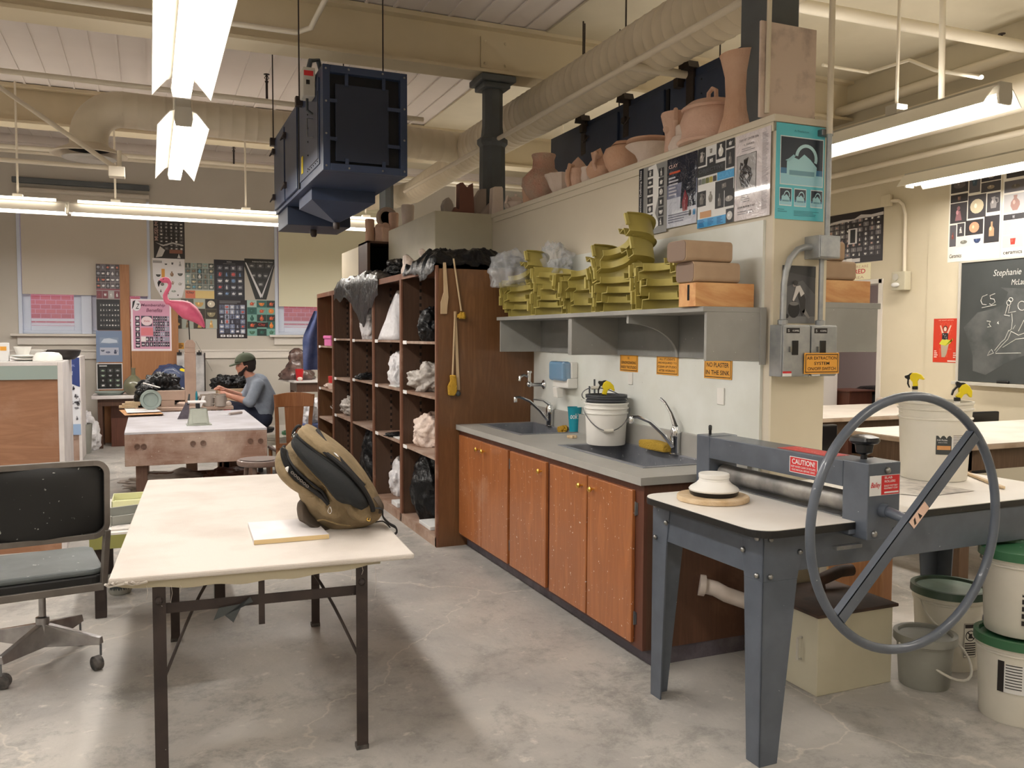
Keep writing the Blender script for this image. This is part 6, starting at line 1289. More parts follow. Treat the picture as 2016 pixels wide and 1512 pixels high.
pot('clay_vase', 'big round rough clay vase with straight neck at the left of the row', 1070, vprof([(.07, 0), (.11, .04), (.145, .10), (.14, .15), (.10, .19), (.075, .215), (.07, .27), (.08, .30), (.078, .305)]), 'clay_rough', 2.92, py=380)
def teax(t, x, y):
    ear(.06, .07, .075, .02, -2.6, .011, 'clay_pale')(t, x, y); MB().lathe([(.05, .085), (.03, .1), (.008, .105), (.012, .12), (0, .125)], (x, y, PT), 18).build('lid', 'clay_pale', t, smooth=True); MB().tube([(x+.02, y-.05, PT+.03), (x+.03, y-.10, PT+.08), (x+.035, y-.12, PT+.11)], [.02, .013, .009], 8).build('spout', 'clay_pale', t, smooth=True)
pot('clay_teapot', 'small white clay teapot at the far left end of the partition row', 1015, [(0, 0), (.055, 0), (.08, .03), (.08, .06), (.05, .085), (0, .085)], 'clay_pale', 2.92, extra=teax, py=400)
pot('clay_jar', 'dark clay jar behind the small white teapot', 1048, [(0, 0), (.06, 0), (.07, .1), (.05, .2), (.02, .21), (0, .21)], 'clay_tan', 3.04, py=390)
# pieces on the cream box and behind it
def bp(px, py, y): return P(px, py, 'y', y)
def slab_piece(name, label, pts, y, d2, mat, cat='clay piece'):
    o = bp(pts[0][0], pts[0][1], y); zz = min(bp(p[0], p[1], y).z for p in pts); dz = 2.6805-zz if abs(zz-2.68) < .12 else 0
    b = MB().prism([(bp(a, c, y).x-o.x, bp(a, c, y).z-o.z) for a, c in pts], d2, frame((o.x, y, o.z+dz), (1, 0, 0), (0, 0, 1))); return tag(b.build(name, mat, bevel=.004), label, cat)
mt('clay_brown', (128, 88, 76), .85); mt('clay_dim', (172, 158, 148), .85)
slab_piece('clay_tower', 'tall brown clay slab tower with a notched top on the cream box', [(897, 412), (898, 352), (904, 351), (910, 358), (914, 362), (919, 358), (924, 352), (927, 416)], 7.3, .1, 'clay_brown')
slab_piece('clay_house', 'small grey clay house with pointed roof on the cream box', [(868, 410), (867, 392), (871, 382), (877, 377), (884, 385), (887, 393), (885, 411)], 7.3, .09, 'clay_grey')
slab_piece('clay_block', 'pale upright clay slab next to the iron column', [(962, 420), (964, 367), (968, 365), (982, 365), (984, 369), (985, 420)], 7.16, .08, 'clay_pale')
slab_piece('clay_mound', 'dusty clay arch piece between the brown tower and the column', [(928, 415), (930, 375), (940, 358), (950, 358), (950, 416)], 7.45, .1, 'clay_dim'); slab_piece('clay_shard', 'low angled clay shard in front of the dusty arch', [(942, 417), (952, 403), (962, 392), (962, 420)], 7.25, .05, 'clay_dim'); slab_piece('clay_shard', 'small dark curled clay piece between the grey house and the brown tower', [(886, 411), (893, 399), (897, 403), (921, 412), (920, 415)], 7.22, .05, 'clay_brown')
tag(MB().lathe([(0, 0), (.05, 0), (.06, .1), (.065, .2), (.06, .21), (0, .2)], (2.36, 8.2, 2.681), 18).build('clay_cup', 'clay_pale', smooth=True), 'tall pale clay cup at the back of the cream box', 'cup')
# farther boxes on the locker top
t = thing('wooden_crate', 'open dark crate standing above the middle lockers', 'crate', (2.45, 8.85, LH))
b = MB(); x0, x1 = P(723, 500, 'y', 8.7).x, P(783, 500, 'y', 8.7).x; z1 = P(723, 474, 'y', 8.7).z
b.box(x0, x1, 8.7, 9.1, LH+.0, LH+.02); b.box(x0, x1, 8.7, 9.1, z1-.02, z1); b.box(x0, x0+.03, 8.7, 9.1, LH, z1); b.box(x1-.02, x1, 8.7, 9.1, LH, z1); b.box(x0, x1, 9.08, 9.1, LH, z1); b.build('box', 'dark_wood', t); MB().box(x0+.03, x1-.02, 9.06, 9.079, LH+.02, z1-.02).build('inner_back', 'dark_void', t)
xq = P(724, 500, 'y', 9.2).x; struct(MB().box(xq, PX2, 9.2, P(673, 500, 'x', xq).y, 2.14, P(724, 478, 'y', 9.2).z).build('trim_9', 'wall_cream'))
zt = z1+.001
for k, (px, w3, h, nm, mat, lab) in enumerate(((728, .05, .24, 'cylinder', 'clay_tan', 'narrow tan clay cylinder on the dark crate, left'), (752, .09, .16, 'figure', 'clay_pink', 'orange pink crumpled clay figure in the middle of the dark crate'), (775, .055, .32, 'tower', 'clay_pink', 'tall pink clay tower on the right of the dark crate'))):
    x = P(px, 470, 'y', 8.85).x; b = MB().lathe([(0, 0), (w3, 0), (w3*.9, h*.5), (w3, h*.95), (w3*.9, h), (0, h)], (x, 8.85+.0*k, zt), 14, ripple=.12 if k == 1 else 0)
    if k == 1: b.sphere((x-.03, 8.83, zt+.15), .05, 7).sphere((x+.04, 8.85, zt+.17), .045, 7)
    tag(b.build('clay_'+nm, mat, smooth=True), lab, 'sculpture')
tag(MB().lathe([(.095, 0), (.115, .02), (.115, .05), (.095, .07), (.07, .05), (.07, .02), (.095, 0)], (0, 0, 0), 24, mx=frame((P(760, 448, 'y', 9.0).x, 9.0, zt+.28), (1, 0, 0), (0, 0, 1))).tube([(P(760, 448, 'y', 9.0).x, 9.05, zt), (P(760, 448, 'y', 9.0).x, 9.05, zt+.2)], .03, 8).build('clay_ring', 'clay_dim', smooth=True), 'greyish clay ring standing behind the orange pink figure on the crate', 'sculpture')

# ================================================================= classroom side
def wall7(label, name='poster', **k): pass
XF = XR-.013
def d(A, r):
    A.tiles(9, 8, .03, .12, .97, .88, .07, [(60, 56, 62), (44, 40, 46), (90, 86, 90), (120, 116, 120)], LT+[(180, 150, 140)], KALL, r); A.rect(.4, .38, .56, .68, (222, 220, 222), 6); A.rect(.44, .4, .53, .66, (40, 38, 40), 7); A.rect(.3, .02, .62, .09, (214, 210, 210), 3); A.rect(.38, .02, .48, .10, (236, 234, 232), 4)
    A.poly([(0, .80), (.12, .86), (.3, .88), (.5, .86), (.62, .93), (.8, .90), (1, .92), (1, .86), (.8, .85), (.62, .86), (.4, .83), (.2, .82)], (200, 196, 196), 6)
poster('poster', 'dark gridded pottery poster above the doorway on the classroom wall', *onX(XR-.0005, 7.70, 6.878, 2.433, 2.996), (34, 28, 34), d)
def d(A, r):
    for x0, y0, x1, y1, k, c in ((.03, .80, .37, .99, 'dish', (90, 84, 84)), (.39, .77, .6, 1.0, 'cup', (58, 78, 92)), (.62, .87, .98, 1.0, 'bowl', (130, 124, 118)), (.62, .75, .98, .86, 'dish', (150, 136, 116)), (.03, .69, .37, .78, 'cup', (120, 96, 84)), (.03, .45, .36, .68, 'fig', (150, 110, 116)), (.38, .48, .72, .74, 'plate', (212, 200, 172)), (.74, .52, .98, .73, 'jug', (150, 146, 146)), (.03, .18, .16, .43, 'bottle', (130, 70, 60)), (.18, .29, .32, .44, 'fig', (190, 188, 184)), (.34, .29, .68, .46, 'plate', (222, 152, 122)), (.7, .18, .98, .48, 'bottle', (170, 140, 110)), (.18, .17, .45, .28, 'dish', (120, 120, 112)), (.47, .17, .68, .28, 'bowl', (50, 64, 100))):
        lt2 = k in ('dish', 'bowl') and y0 < .2; A.rect(x0, y0, x1, y1, (206, 206, 208) if lt2 else r.choice([(54, 52, 56), (70, 68, 72), (92, 90, 96)]), 2); A.item(x0, y0, x1, y1, k, c)
    A.text('Ceramics', .16, .07, .24, .045, (60, 58, 58), shear=.2)
poster('poster', 'large white Ceramics poster left above the chalkboard', *onX(XF, 6.06, 5.505, 2.345, 3.17), (236, 232, 222), d)
def d(A, r):
    for x0, y0, x1, y1, k, c in ((.06, .83, .9, .99, 'dish', (150, 140, 130)), (.03, .68, .44, .80, 'dish', (90, 84, 76)), (.5, .62, .95, .8, 'jug', (120, 110, 110)), (.03, .47, .44, .66, 'vase', (150, 116, 108)), (.03, .39, .4, .45, 'cup', (130, 130, 134)), (.03, .24, .4, .38, 'tea', (190, 186, 184)), (.03, .1, .4, .23, 'cup', (170, 60, 50)), (.5, .1, .95, .6, 'vase', (120, 100, 96))): A.rect(x0, y0, x1, y1, r.choice([(54, 52, 56), (180, 178, 180), (92, 90, 96)]), 2); A.item(x0, y0, x1, y1, k, c)
    A.text('ceramics', .22, .05, .34, .04, (70, 68, 68))
poster('poster', 'second white ceramics poster, cut by the right edge of the photo', *onX(XF, 5.495, 4.95, 2.345, 3.2), (232, 228, 220), d)
def d(A, r):
    A.text('YOU', .5, .86, .5, .12, (214, 84, 60), layer=2); A.text('ART', .5, .68, .5, .12, (214, 84, 60), layer=2); A.text('IT', .5, .22, .5, .2, (214, 84, 60), layer=2); A.text('WE WANT ARTISTS', .5, .96, .6, .02, (240, 200, 180))
    A.poly([(.36, .64), (.26, .84), (.3, .85), (.43, .66)], (226, 190, 170), 3); A.poly([(.6, .64), (.72, .84), (.68, .85), (.54, .66)], (226, 190, 170), 3); A.poly(ellp(.48, .77, .09, .07), (90, 50, 40), 3); A.poly(ellp(.48, .76, .06, .05), (232, 196, 180), 4)
    A.rect(.36, .5, .6, .67, (36, 34, 40), 4); A.poly([(.25, .42), (.36, .52), (.6, .52), (.78, .5), (.8, .56), (.7, .44), (.5, .38)], (206, 206, 70), 5); A.poly([(.32, .42), (.64, .42), (.56, .2), (.5, .12), (.36, .12)], (176, 160, 140), 4)
    for k in range(10): A.poly(ellp(.38+r.random()*.2, .52+r.random()*.13, .012, .008, 6), (220, 220, 220), 6)
    A.lines(.05, .1, .2, .28, 4, (240, 210, 200), r); A.lines(.82, .1, .96, .24, 3, (240, 210, 200), r); A.rect(.6, .02, .96, .05, (236, 222, 216), 3)
poster('poster', 'small red orange poster of a dancer beside the chalkboard', *onX(XF, 6.195, 5.91, 1.37, 1.80), (206, 58, 34), d)
t = thing('chalkboard', 'dark chalkboard with a chalk figure drawing, cut by the right edge', 'chalkboard', (XF, 5.0, 1.18))
MB().box(XF-.012, XF, 3.9, 5.89, 1.20, 2.325).build('board', 'slate', t); b = MB(); b.box(XF-.022, XF, 5.89, 5.915, 1.18, 2.34); b.box(XF-.022, XF, 3.9, 5.89, 2.325, 2.34); b.build('board_frame', 'lamp_grey', t, bevel=.002); MB().box(XF-.06, XF, 3.9, 5.93, 1.165, 1.195).build('chalk_tray', 'lamp_grey', t, bevel=.002)
tag(MB().box(XF-.05, XF-.025, 5.34, 5.46, 1.196, 1.222).build('eraser', 'black_plastic', bevel=.006), 'black eraser on the chalk tray', 'eraser')
def ch(pts, wd=.006, lyr=.0134, mat='chalk', nm='chalk_line'):
    b = MB(); q = [P(a, c, 'x', XF-lyr) for a, c in pts]; b.tube(q, wd/2, 4, flat=None); return b
cl = MB()
def cadd(pts, wd=.006): 
    global cl
    x = ch(pts, wd); cl.add(x.v, x.f)
man = []
def circ(cx, cy, r, ry=None): return [(cx+r*math.cos(q), cy+(ry or r)*math.sin(q)) for q in [2*PI*k/14 for k in range(15)]]
for L in ([(1944, 580), (1934, 584), (1931, 592), (1934, 599), (1942, 600)], [(1959, 578), (1949, 582), (1950, 588), (1957, 589), (1959, 595), (1952, 600), (1948, 598)], [(1933, 606), (1961, 600)], circ(1990, 590, 4), circ(1986, 596, 4, 5), circ(2012, 602, 8, 9), [(1984, 600), (1979, 618)], [(1988, 602), (1985, 616), (2000, 613)], [(1977, 620), (1988, 622)], [(1992, 617), (1993, 632), (1991, 648), (1986, 652)], [(2016, 630), (2005, 652)], [(1986, 650), (1978, 668), (1971, 674), (1958, 690)], [(1991, 652), (1984, 668), (1972, 680), (1960, 694)], [(1990, 652), (2005, 660), (2016, 656)], [(1974, 684), (2000, 668), (2016, 666)], [(1948, 692), (1944, 700), (1956, 695), (1952, 688), (1948, 692)], [(1960, 696), (2010, 695)], [(1943, 632), (1950, 633), (1947, 638), (1951, 643), (1944, 644)], [(1964, 634), (1966, 638)], [(1966, 633), (1963, 637)], [(1999, 640), (1994, 648)]): cadd(L)
cl.build('chalk_drawing', 'chalk', t)
mch = frame(P(1977, 538, 'x', XF-.0125), (0, -1, 0), (0, 0, 1)); b = MB(); s0 = P(1949, 545, 'x', XF); s1 = P(2003, 527, 'x', XF)
letters(b, 'Stephanie C.', (s0.y-s1.y)*1.32, .075, mch, x=.07, d=.0006, off=-.004, shear=.25); letters(b, 'McLaurin', .19, .05, mch, x=.17, y=-.085, d=.0006, off=-.004, shear=.2); b.build('chalk_writing', 'chalk', t)
for k, pts in enumerate(([(1897, 645), (1925, 615), (1955, 608), (1975, 600), (1985, 575), (1970, 566), (2016, 568), (2016, 700), (1990, 710), (1940, 738), (1915, 730), (1915, 700), (1907, 670)],)):
    q = [P(a, c, 'x', XF-.0125) for a, c in pts]; o = q[0]; m = frame((XF-.0125, o.y, o.z), (0, -1, 0), (0, 0, 1)); MB().prism([(o.y-p.y, p.z-o.z) for p in q], .0004, m).build('chalk_smear', 'chalk_smear', t)
# sign, alarm, conduit
y0 = P(1714, 540, 'x', XR).y; sg = sign('cream RESPIRATORS ARE REQUIRED THIS AREA sign under the dark poster', ['RESPERATORS ARE', '', 'THIS AREA'], XR-.0005, y0, y0+.56, 2.243, 2.425, 'cream_sign', 'bag_pinkish', border=False, name='respirator_sign', hs=(1, 1, .75)) if False else None
t = thing('respirator_sign', 'cream RESPIRATORS REQUIRED sign under the dark gridded poster', 'sign', (XR, y0+.28, 2.24)); m = frame((XR-.0005, y0+.28, 2.334), (0, -1, 0), (0, 0, 1)); MB().prism([(-.28, -.09), (.28, -.09), (.28, .09), (-.28, .09)], .004, m).build('plate', 'cream_sign', t)
mt('ink_pale', (196, 160, 130), .7); b = MB(); letters(b, 'RESPERATORS ARE', .46, .03, m, y=.055, d=.0046, x=.02); letters(b, 'THIS AREA', .38, .028, m, y=-.062, d=.0046, x=.0); b.build('pale_lettering', 'ink_pale', t); b = MB(); letters(b, 'REQUIRED', .42, .06, m, d=.0046, x=.0, off=.02); b.build('red_lettering', 'ink_red', t)
c = P(1778, 553, 'x', XR); t = thing('fire_alarm', 'cream fire alarm horn with strobe on the classroom wall', 'fire alarm', (XR-.05, c.y, 2.1)); MB().box(XR-.10, XR-.012, 6.49, 6.66, 2.10, 2.29).build('case', 'cab_cream', t, bevel=.006)
MB().lathe([(0, 0), (.035, 0), (.035, .006), (0, .006)], (0, 0, 0), 20, mx=frame((XR-.105, 6.60, 2.235), (0, 0, 1), (0, 1, 0))).build('speaker_grille', 'lamp_grey', t); MB().sphere((XR-.11, 6.60, 2.155), .04, 8, (.5, 1.3, .6)).build('strobe', 'label_white', t, smooth=True)
con([(XR-.03, 6.56, 2.29), (XR-.03, 6.57, 2.88), (XR-.03, 6.60, 2.98), (XR-.03, 6.66, 3.03), (XR-.03, 6.75, 3.04)], .018, 'cream conduit curving down to the fire alarm'); tag(MB().box(XR-.06, XR-.012, 6.75, 6.87, 2.99, 3.11).build('junction_box', 'wall_cream', bevel=.006), 'cream junction box at the top of the alarm conduit', 'junction box')
# next room seen through the doorway
tag(MB().box(XR+1.885, XR+1.899, 7.9, 8.4, 1.3, 2.1).build('pinned_paper', 'label_white'), 'white sheet of paper pinned up in the next room', 'paper'); 
for k, (y, z1, lab) in enumerate(((7.75, 1.02, 'black rubbish bin seen through the doorway, left one'), (7.2, 1.0, 'black rubbish bin seen through the doorway, right one'))):
    t = thing('rubbish_bin', lab, 'bin', (XR+.95, y, 0)); MB().lathe([(0, 0), (.22, 0), (.28, z1-.06), (.26, z1-.06), (.2, .02), (0, .02)], (XR+.95, y, 0), 24).build('body', 'dark_bucket', t, smooth=40); MB().lathe([(.3, z1-.08), (.31, z1-.04), (.24, z1), (0, z1+.02)], (XR+.95, y, 0), 24).build('lid', 'bag_black', t, smooth=40)
tag(MB().box(XR+.25, XR+.6, 7.55, 7.9, 0, .98).box(XR+.23, XR+.62, 7.53, 7.92, .98, 1.0).build('wooden_cabinet', 'frame_wood', bevel=.004), 'small dark wooden cabinet just inside the doorway', 'cabinet')
nl = bpy.data.lights.new('side_room_lamp', 'AREA'); nl.size = .6; nl.energy = 22; nl.color = (1, .92, .9); no = bpy.data.objects.new('side_room_lamp', nl); COL.objects.link(no); no.location = (XR+1.0, 7.2, 2.78)
# classroom tables
def bigtable(label, x0, x1, y0, y1, z=.92, ch2=.06):
    t = thing('work_table', label, 'table', ((x0+x1)/2, (y0+y1)/2, 0)); pts = [(x0+ch2, y0), (x1-ch2, y0), (x1, y0+ch2), (x1, y1-ch2), (x1-ch2, y1), (x0+ch2, y1), (x0, y1-ch2), (x0, y0+ch2)]
    o = MB().prism(pts, .035, Matrix.Translation((0, 0, z-.037))).build('table_top', 'table_edge', t, bevel=.006); s = [((p[0]-(x0+x1)/2)*.998+(x0+x1)/2, (p[1]-(y0+y1)/2)*.998+(y0+y1)/2) for p in pts]; MB().prism(s, .003, Matrix.Translation((0, 0, z-.002))).build('canvas_cover', 'canvas', o)
    b = MB(); i = .06
    for q in ((x0+i, x1-i, y0+i, y0+i+.03), (x0+i, x1-i, y1-i-.03, y1-i), (x0+i, x0+i+.03, y0+i, y1-i), (x1-i-.03, x1-i, y0+i, y1-i)): MB().box(q[0], q[1], q[2], q[3], z-.18, z-.037).build('apron', 'table_apron', t, bevel=.003)
    for x in (x0+i, x1-i-.09):
        for y in (y0+i, y1-i-.09): MB().box(x, x+.09, y, y+.09, 0, z-.037).build('leg', 'table_apron', t, bevel=.004)
bigtable('big canvas topped work table nearest on the classroom side, behind the hand wheel', 4.78, 6.9, 3.86, 4.93); bigtable('canvas topped work table farther back, by the doorway on the classroom side', 5.0, 7.12, 5.62, 6.72)
t = thing('side_table', 'low white topped table between the partition end and the big work table', 'table', (4.2, 4.6, 0)); MB().box(3.75, 4.55, 4.3, 4.95, .70, .735).build('table_top', 'white_laminate', t, bevel=.004); MB().box(3.95, 4.40, 4.4, 4.8, .7355, .742).build('dark_mat', 'slate', t)
for x in (3.8, 4.46):
    for y in (4.34, 4.88): MB().box(x, x+.04, y, y+.04, 0, .70).build('leg', 'grey_paint', t)
def bchair(label, x, y, rz, z=.98):
    t = thing('classroom_chair', label, 'chair', (x, y, 0), rz, 'black classroom chairs'); MB().loft([[(-.22, .19+.03*(1-(2*q-1)**2), a), (.22, .19+.03*(1-(2*q-1)**2), a), (.22, .21+.03, a), (-.22, .21+.03, a)] for q, a in ((0, z-.36), (.5, z-.18), (1, z))]).build('backrest', 'black_plastic', t, local=True, bevel=.02)
    MB().box(-.23, .23, -.22, .2, .44, .475).build('seat', 'black_plastic', t, local=True, bevel=.015)
    for s in (-1, 1):
        MB().tube([(s*.2, -.2, 0), (s*.2, -.19, .44)], .011, 8).build('leg', 'black_iron', t, local=True); MB().tube([(s*.2, .24, 0), (s*.2, .2, .44), (s*.2, .22, z-.05)], .011, 8).build('leg', 'black_iron', t, local=True)
p = P(1640, 860, 'y', 4.95); bchair('black chair backrest showing left of the hand wheel by the partition end', p.x-.02, 5.35, .0+PI, .93)
p = P(1915, 825, 'y', 5.3); bchair('black chair tucked between the two big classroom tables', 6.52, 5.35, PI, .98)
bchair('black chair under the near classroom table at the right edge', 5.35, 3.72, PI, .82)
c = P(1625, 868, 'y', 4.3); tag(MB().lathe([(.0, 0), (.016, 0), (.018, .5), (.02, .72), (.014, .80), (.018, .83), (0, .845)], (c.x+.02, 4.26, 0), 12).build('wooden_post', 'bat_wood', smooth=True), 'rounded tan chair post poking up behind the slab roller beam', 'post')
tag(MB().lathe([(0, 0), (.035, 0), (.04, .05), (.03, .08), (0, .09)], (P(1695, 792, 'z', .94).x, P(1695, 792, 'z', .94).y-.25, .922), 12).build('clay_cup', 'clay_dim', smooth=True), 'small round-topped clay piece on the far classroom table', 'clay piece')
# ================================================================= window wall side
YB = Y1-.0005
def bpos(x0, x1, y0, y1, y=YB):   # photo box -> poster frame on the plane
    a = P(x0, y1, 'y', y); c = P(x1, y0, 'y', y); return (a.x, y, a.z), (1, 0, 0), (0, 0, 1), c.x-a.x, c.z-a.z
EPS = .0016
def d(A, r):
    A.tiles(5, 8, .17, .22, .97, .97, .1, [(60, 60, 64), (84, 82, 84), (48, 46, 50)], LT, KALL, r); A.text('MUSEUM', .09, .72, .5, .12, (190, 160, 150), rot=1); A.poly([(.06, .02), (.2, .32), (.36, .22), (.26, .05)], (206, 204, 202), 6); A.poly([(.05, .42), (.3, .36), (.6, .44), (.95, .38), (.95, .34), (.6, .4), (.3, .32)], (190, 188, 186), 6); A.rect(.5, .14, .92, .24, (140, 90, 70), 6); A.poly([(.75, .02), (.8, .14), (.86, .02)], (200, 198, 196), 6)
poster('poster', 'black gridded MUSEUM poster, highest on the window wall', *bpos(303, 363, 437, 508), (40, 36, 38), d, eps=EPS)
def d(A, r):
    A.rect(.02, .88, .3, .94, (160, 158, 160), 2)
    for x, y, k, c, s2 in ((.42, .86, 'bowl', (60, 60, 62), .1), (.62, .88, 'cup', (70, 70, 74), .14), (.86, .88, 'fig', (150, 150, 152), .2), (.18, .58, 'bowl', (52, 54, 50), .18), (.6, .62, 'vase', (150, 120, 96), .2), (.86, .62, 'bowl', (90, 92, 88), .2), (.3, .36, 'plate', (120, 118, 110), .15), (.62, .4, 'jug', (170, 140, 130), .14), (.85, .38, 'tea', (170, 168, 166), .18), (.25, .2, 'fig', (60, 60, 60), .12), (.45, .14, 'box', (90, 90, 92), .14), (.65, .2, 'dish', (160, 168, 162), .18), (.78, .1, 'cup', (90, 90, 90), .1)): A.item(x-s2/2, y-s2/2, x+s2/2, y+s2/2, k, c)
    A.rect(.28, .53, .38, .74, (226, 160, 60), 3)
poster('poster', 'white curling poster of scattered pots behind the flamingo head', *bpos(301, 363, 510, 588), (232, 230, 232), d, outline=[(.28, .02), (.6, 0), (.9, .04), (1, .3), (1, 1), (0, 1), (.02, .5), (.08, .3)], eps=EPS)
def d(A, r):
    A.tiles(5, 5, 0, .25, 1, 1, .03, [(96, 108, 104), (150, 170, 166), (70, 80, 76), (120, 128, 120)], [(190, 180, 150), (120, 100, 84), (210, 208, 200), (96, 150, 170), (150, 150, 140)], KALL, r); A.rect(0, 0, .34, .22, (214, 118, 88), 2); A.text('Clay', .17, .16, .26, .08, (60, 50, 48)); A.rect(.34, 0, 1, .22, (222, 196, 130), 2)
poster('poster', 'Clay poster of green and cream pottery photos on the window wall', *bpos(365, 421, 519, 587), (190, 190, 180), d, eps=EPS)
def d(A, r): A.tiles(4, 5, .08, .08, .96, .88, .1, [(64, 66, 80), (50, 52, 64), (84, 84, 96)], [(190, 192, 200), (150, 152, 160), (200, 90, 90), (110, 140, 180), (214, 214, 216)], KALL, r); A.text('NCECA', .5, .95, .16, .03, (200, 200, 204)); A.rect(.3, .9, .7, .91, (130, 130, 134), 3)
poster('poster', 'tall black poster with five rows of teapots, right of the Clay poster', *bpos(422, 481, 513, 590), (30, 32, 44), d, eps=EPS)
def d(A, r):
    A.tiles(3, 1, .1, .76, .95, .9, .1, [(70, 70, 74)], [(150, 150, 150)], KALL, r); A.tiles(3, 1, .2, .5, .8, .68, .12, [(60, 60, 64)], [(150, 150, 150)], KALL, r); A.tiles(1, 1, .4, .3, .66, .45, .05, [(60, 60, 64)], [(150, 150, 150)], KALL, r); A.text('Anderson Ranch Arts Center', .6, .93, .7, .035, (210, 210, 210))
    A.poly([(.02, .9), (.06, .9), (.57, .1), (.52, .03)], (226, 226, 228), 6); A.poly([(.96, .85), (.98, .88), (.57, .03), (.55, .1)], (214, 214, 218), 6)
poster('poster', 'black poster folded into a V shape at the right of the window wall group', *bpos(482, 540, 511, 589), (36, 38, 40), d, outline=[(.35, 0), (.72, 0), (.85, .35), (1, .82), (1, 1), (0, 1), (0, .8), (.2, .35)], eps=EPS)
def d(A, r): A.tiles(4, 3, 0, 0, 1, 1, .02, [(60, 54, 44), (90, 96, 84), (44, 42, 38), (170, 178, 166)], [(200, 160, 96), (150, 140, 110), (210, 200, 180), (120, 96, 70)], ['plate', 'vase', 'dish', 'fig', 'bowl'], r)
poster('poster', 'pottery poster with golden plates, half hidden behind the flamingo', *bpos(334, 427, 589, 647), (110, 104, 90), d, eps=EPS)
def d(A, r): A.tiles(5, 6, .08, .12, .94, .88, .06, [(120, 130, 160), (90, 96, 120), (160, 166, 186), (60, 60, 76)], [(214, 214, 220), (150, 156, 170), (190, 90, 80), (70, 72, 84)], KALL, r); A.tiles(4, 1, .1, .03, .9, .1, .1, [(220, 220, 222)], [(90, 90, 90)], ['box'], r); A.lines(.1, .9, .9, .98, 3, (120, 120, 124), r)
poster('poster', 'black poster with a bluish photo grid, below the tall teapot poster', *bpos(427, 486, 591, 666), (38, 28, 34), d, eps=EPS)
def d(A, r): A.tiles(3, 5, 0, 0, 1, 1, .02, [(120, 170, 160), (50, 100, 96), (170, 196, 188), (40, 60, 58)], [(70, 110, 90), (200, 190, 170), (220, 130, 60), (40, 90, 80), (190, 90, 60)], ['vase', 'plate', 'bowl', 'tea'], r); A.rect(.28, .24, .72, .38, (50, 30, 30), 5); A.text('Clay', .5, .31, .24, .08, (200, 70, 60), layer=6)
poster('poster', 'teal Clay poster grid lowest right, beside the right window', *bpos(487, 543, 592, 661), (100, 150, 140), d, eps=EPS)
poster('warning_sign', 'small yellow notice on the window wall behind the flamingo post', *bpos(349, 362, 675, 687), (224, 160, 60), lambda A, r: A.lines(.1, .1, .9, .9, 4, (60, 50, 40), r), eps=EPS, cat='sign')
# leaning orange boards with posters
def board(px0, px1, pyt, lab, y=14.02):
    x0, x1, zt = P(px0, pyt, 'y', y).x, P(px1, pyt, 'y', y).x, P(px0, pyt, 'y', y).z
    return tag(MB().box(x0, x1, y, y+.03, 0, zt).build('display_board', 'orange_ply', bevel=.003), lab, 'board')
board(189.5, 254, 519, 'narrow orange plywood board left of the Membership Benefits board'); board(256.5, 350, 589, 'wide orange plywood board carrying the pink Membership Benefits poster', 13.98)
YP = 14.0188
def d(A, r): A.rect(0, 0, 1, .55, (150, 140, 140), 1); A.rect(0, .27, 1, .30, (130, 40, 60), 3); A.tiles(5, 4, 0, .3, 1, 1, .04, [(60, 56, 62), (96, 90, 96), (70, 60, 60)], [(190, 110, 90), (150, 150, 156), (220, 216, 214)], KALL, r); A.tiles(4, 1, 0, .02, 1, .25, .04, [(120, 60, 70), (170, 166, 166)], [(200, 196, 196), (130, 60, 66)], ['bottle', 'cup'], r)
poster('poster', 'colourful pottery collage at the top of the narrow orange board', *bpos(190, 235, 521, 589, YP), (120, 112, 116), d, eps=EPS)
poster('poster', 'black poster with rows of tiny white pots on the narrow orange board', *bpos(191, 236, 590, 650, YP), (26, 28, 32), lambda A, r: A.tiles(7, 5, .12, .08, .98, .9, .08, [(50, 52, 56)], LT, KALL, r), eps=EPS)
def d(A, r): A.rect(.14, .58, .86, .78, (130, 146, 170), 2); A.poly([(.18, .62), (.3, .74), (.5, .76), (.8, .7), (.82, .62), (.5, .6)], (190, 200, 214), 3); A.rect(.14, .22, .86, .46, (176, 180, 196), 2); A.item(.3, .24, .6, .4, 'dish', (90, 96, 120)); A.item(.62, .24, .84, .42, 'jug', (60, 66, 90)); A.item(.16, .3, .34, .44, 'bowl', (80, 86, 100))
poster('poster', 'slate blue poster with two pale photos on the narrow orange board', *bpos(190, 240, 651, 713, YP), (116, 134, 164), d, eps=EPS)
def d(A, r): A.rect(.03, .03, .97, .97, (26, 28, 26), 1); A.tiles(3, 4, .1, .06, .95, .82, .12, [(60, 62, 62), (36, 36, 36)], [(206, 206, 204), (150, 170, 150), (150, 150, 152)], ['bowl', 'dish', 'box', 'cup'], r); A.rect(.1, .88, .4, .92, (200, 200, 200), 3)
poster('poster', 'black poster with white border standing behind the desk', *bpos(191, 241, 715, 767, YP), (222, 222, 222), d, eps=EPS)
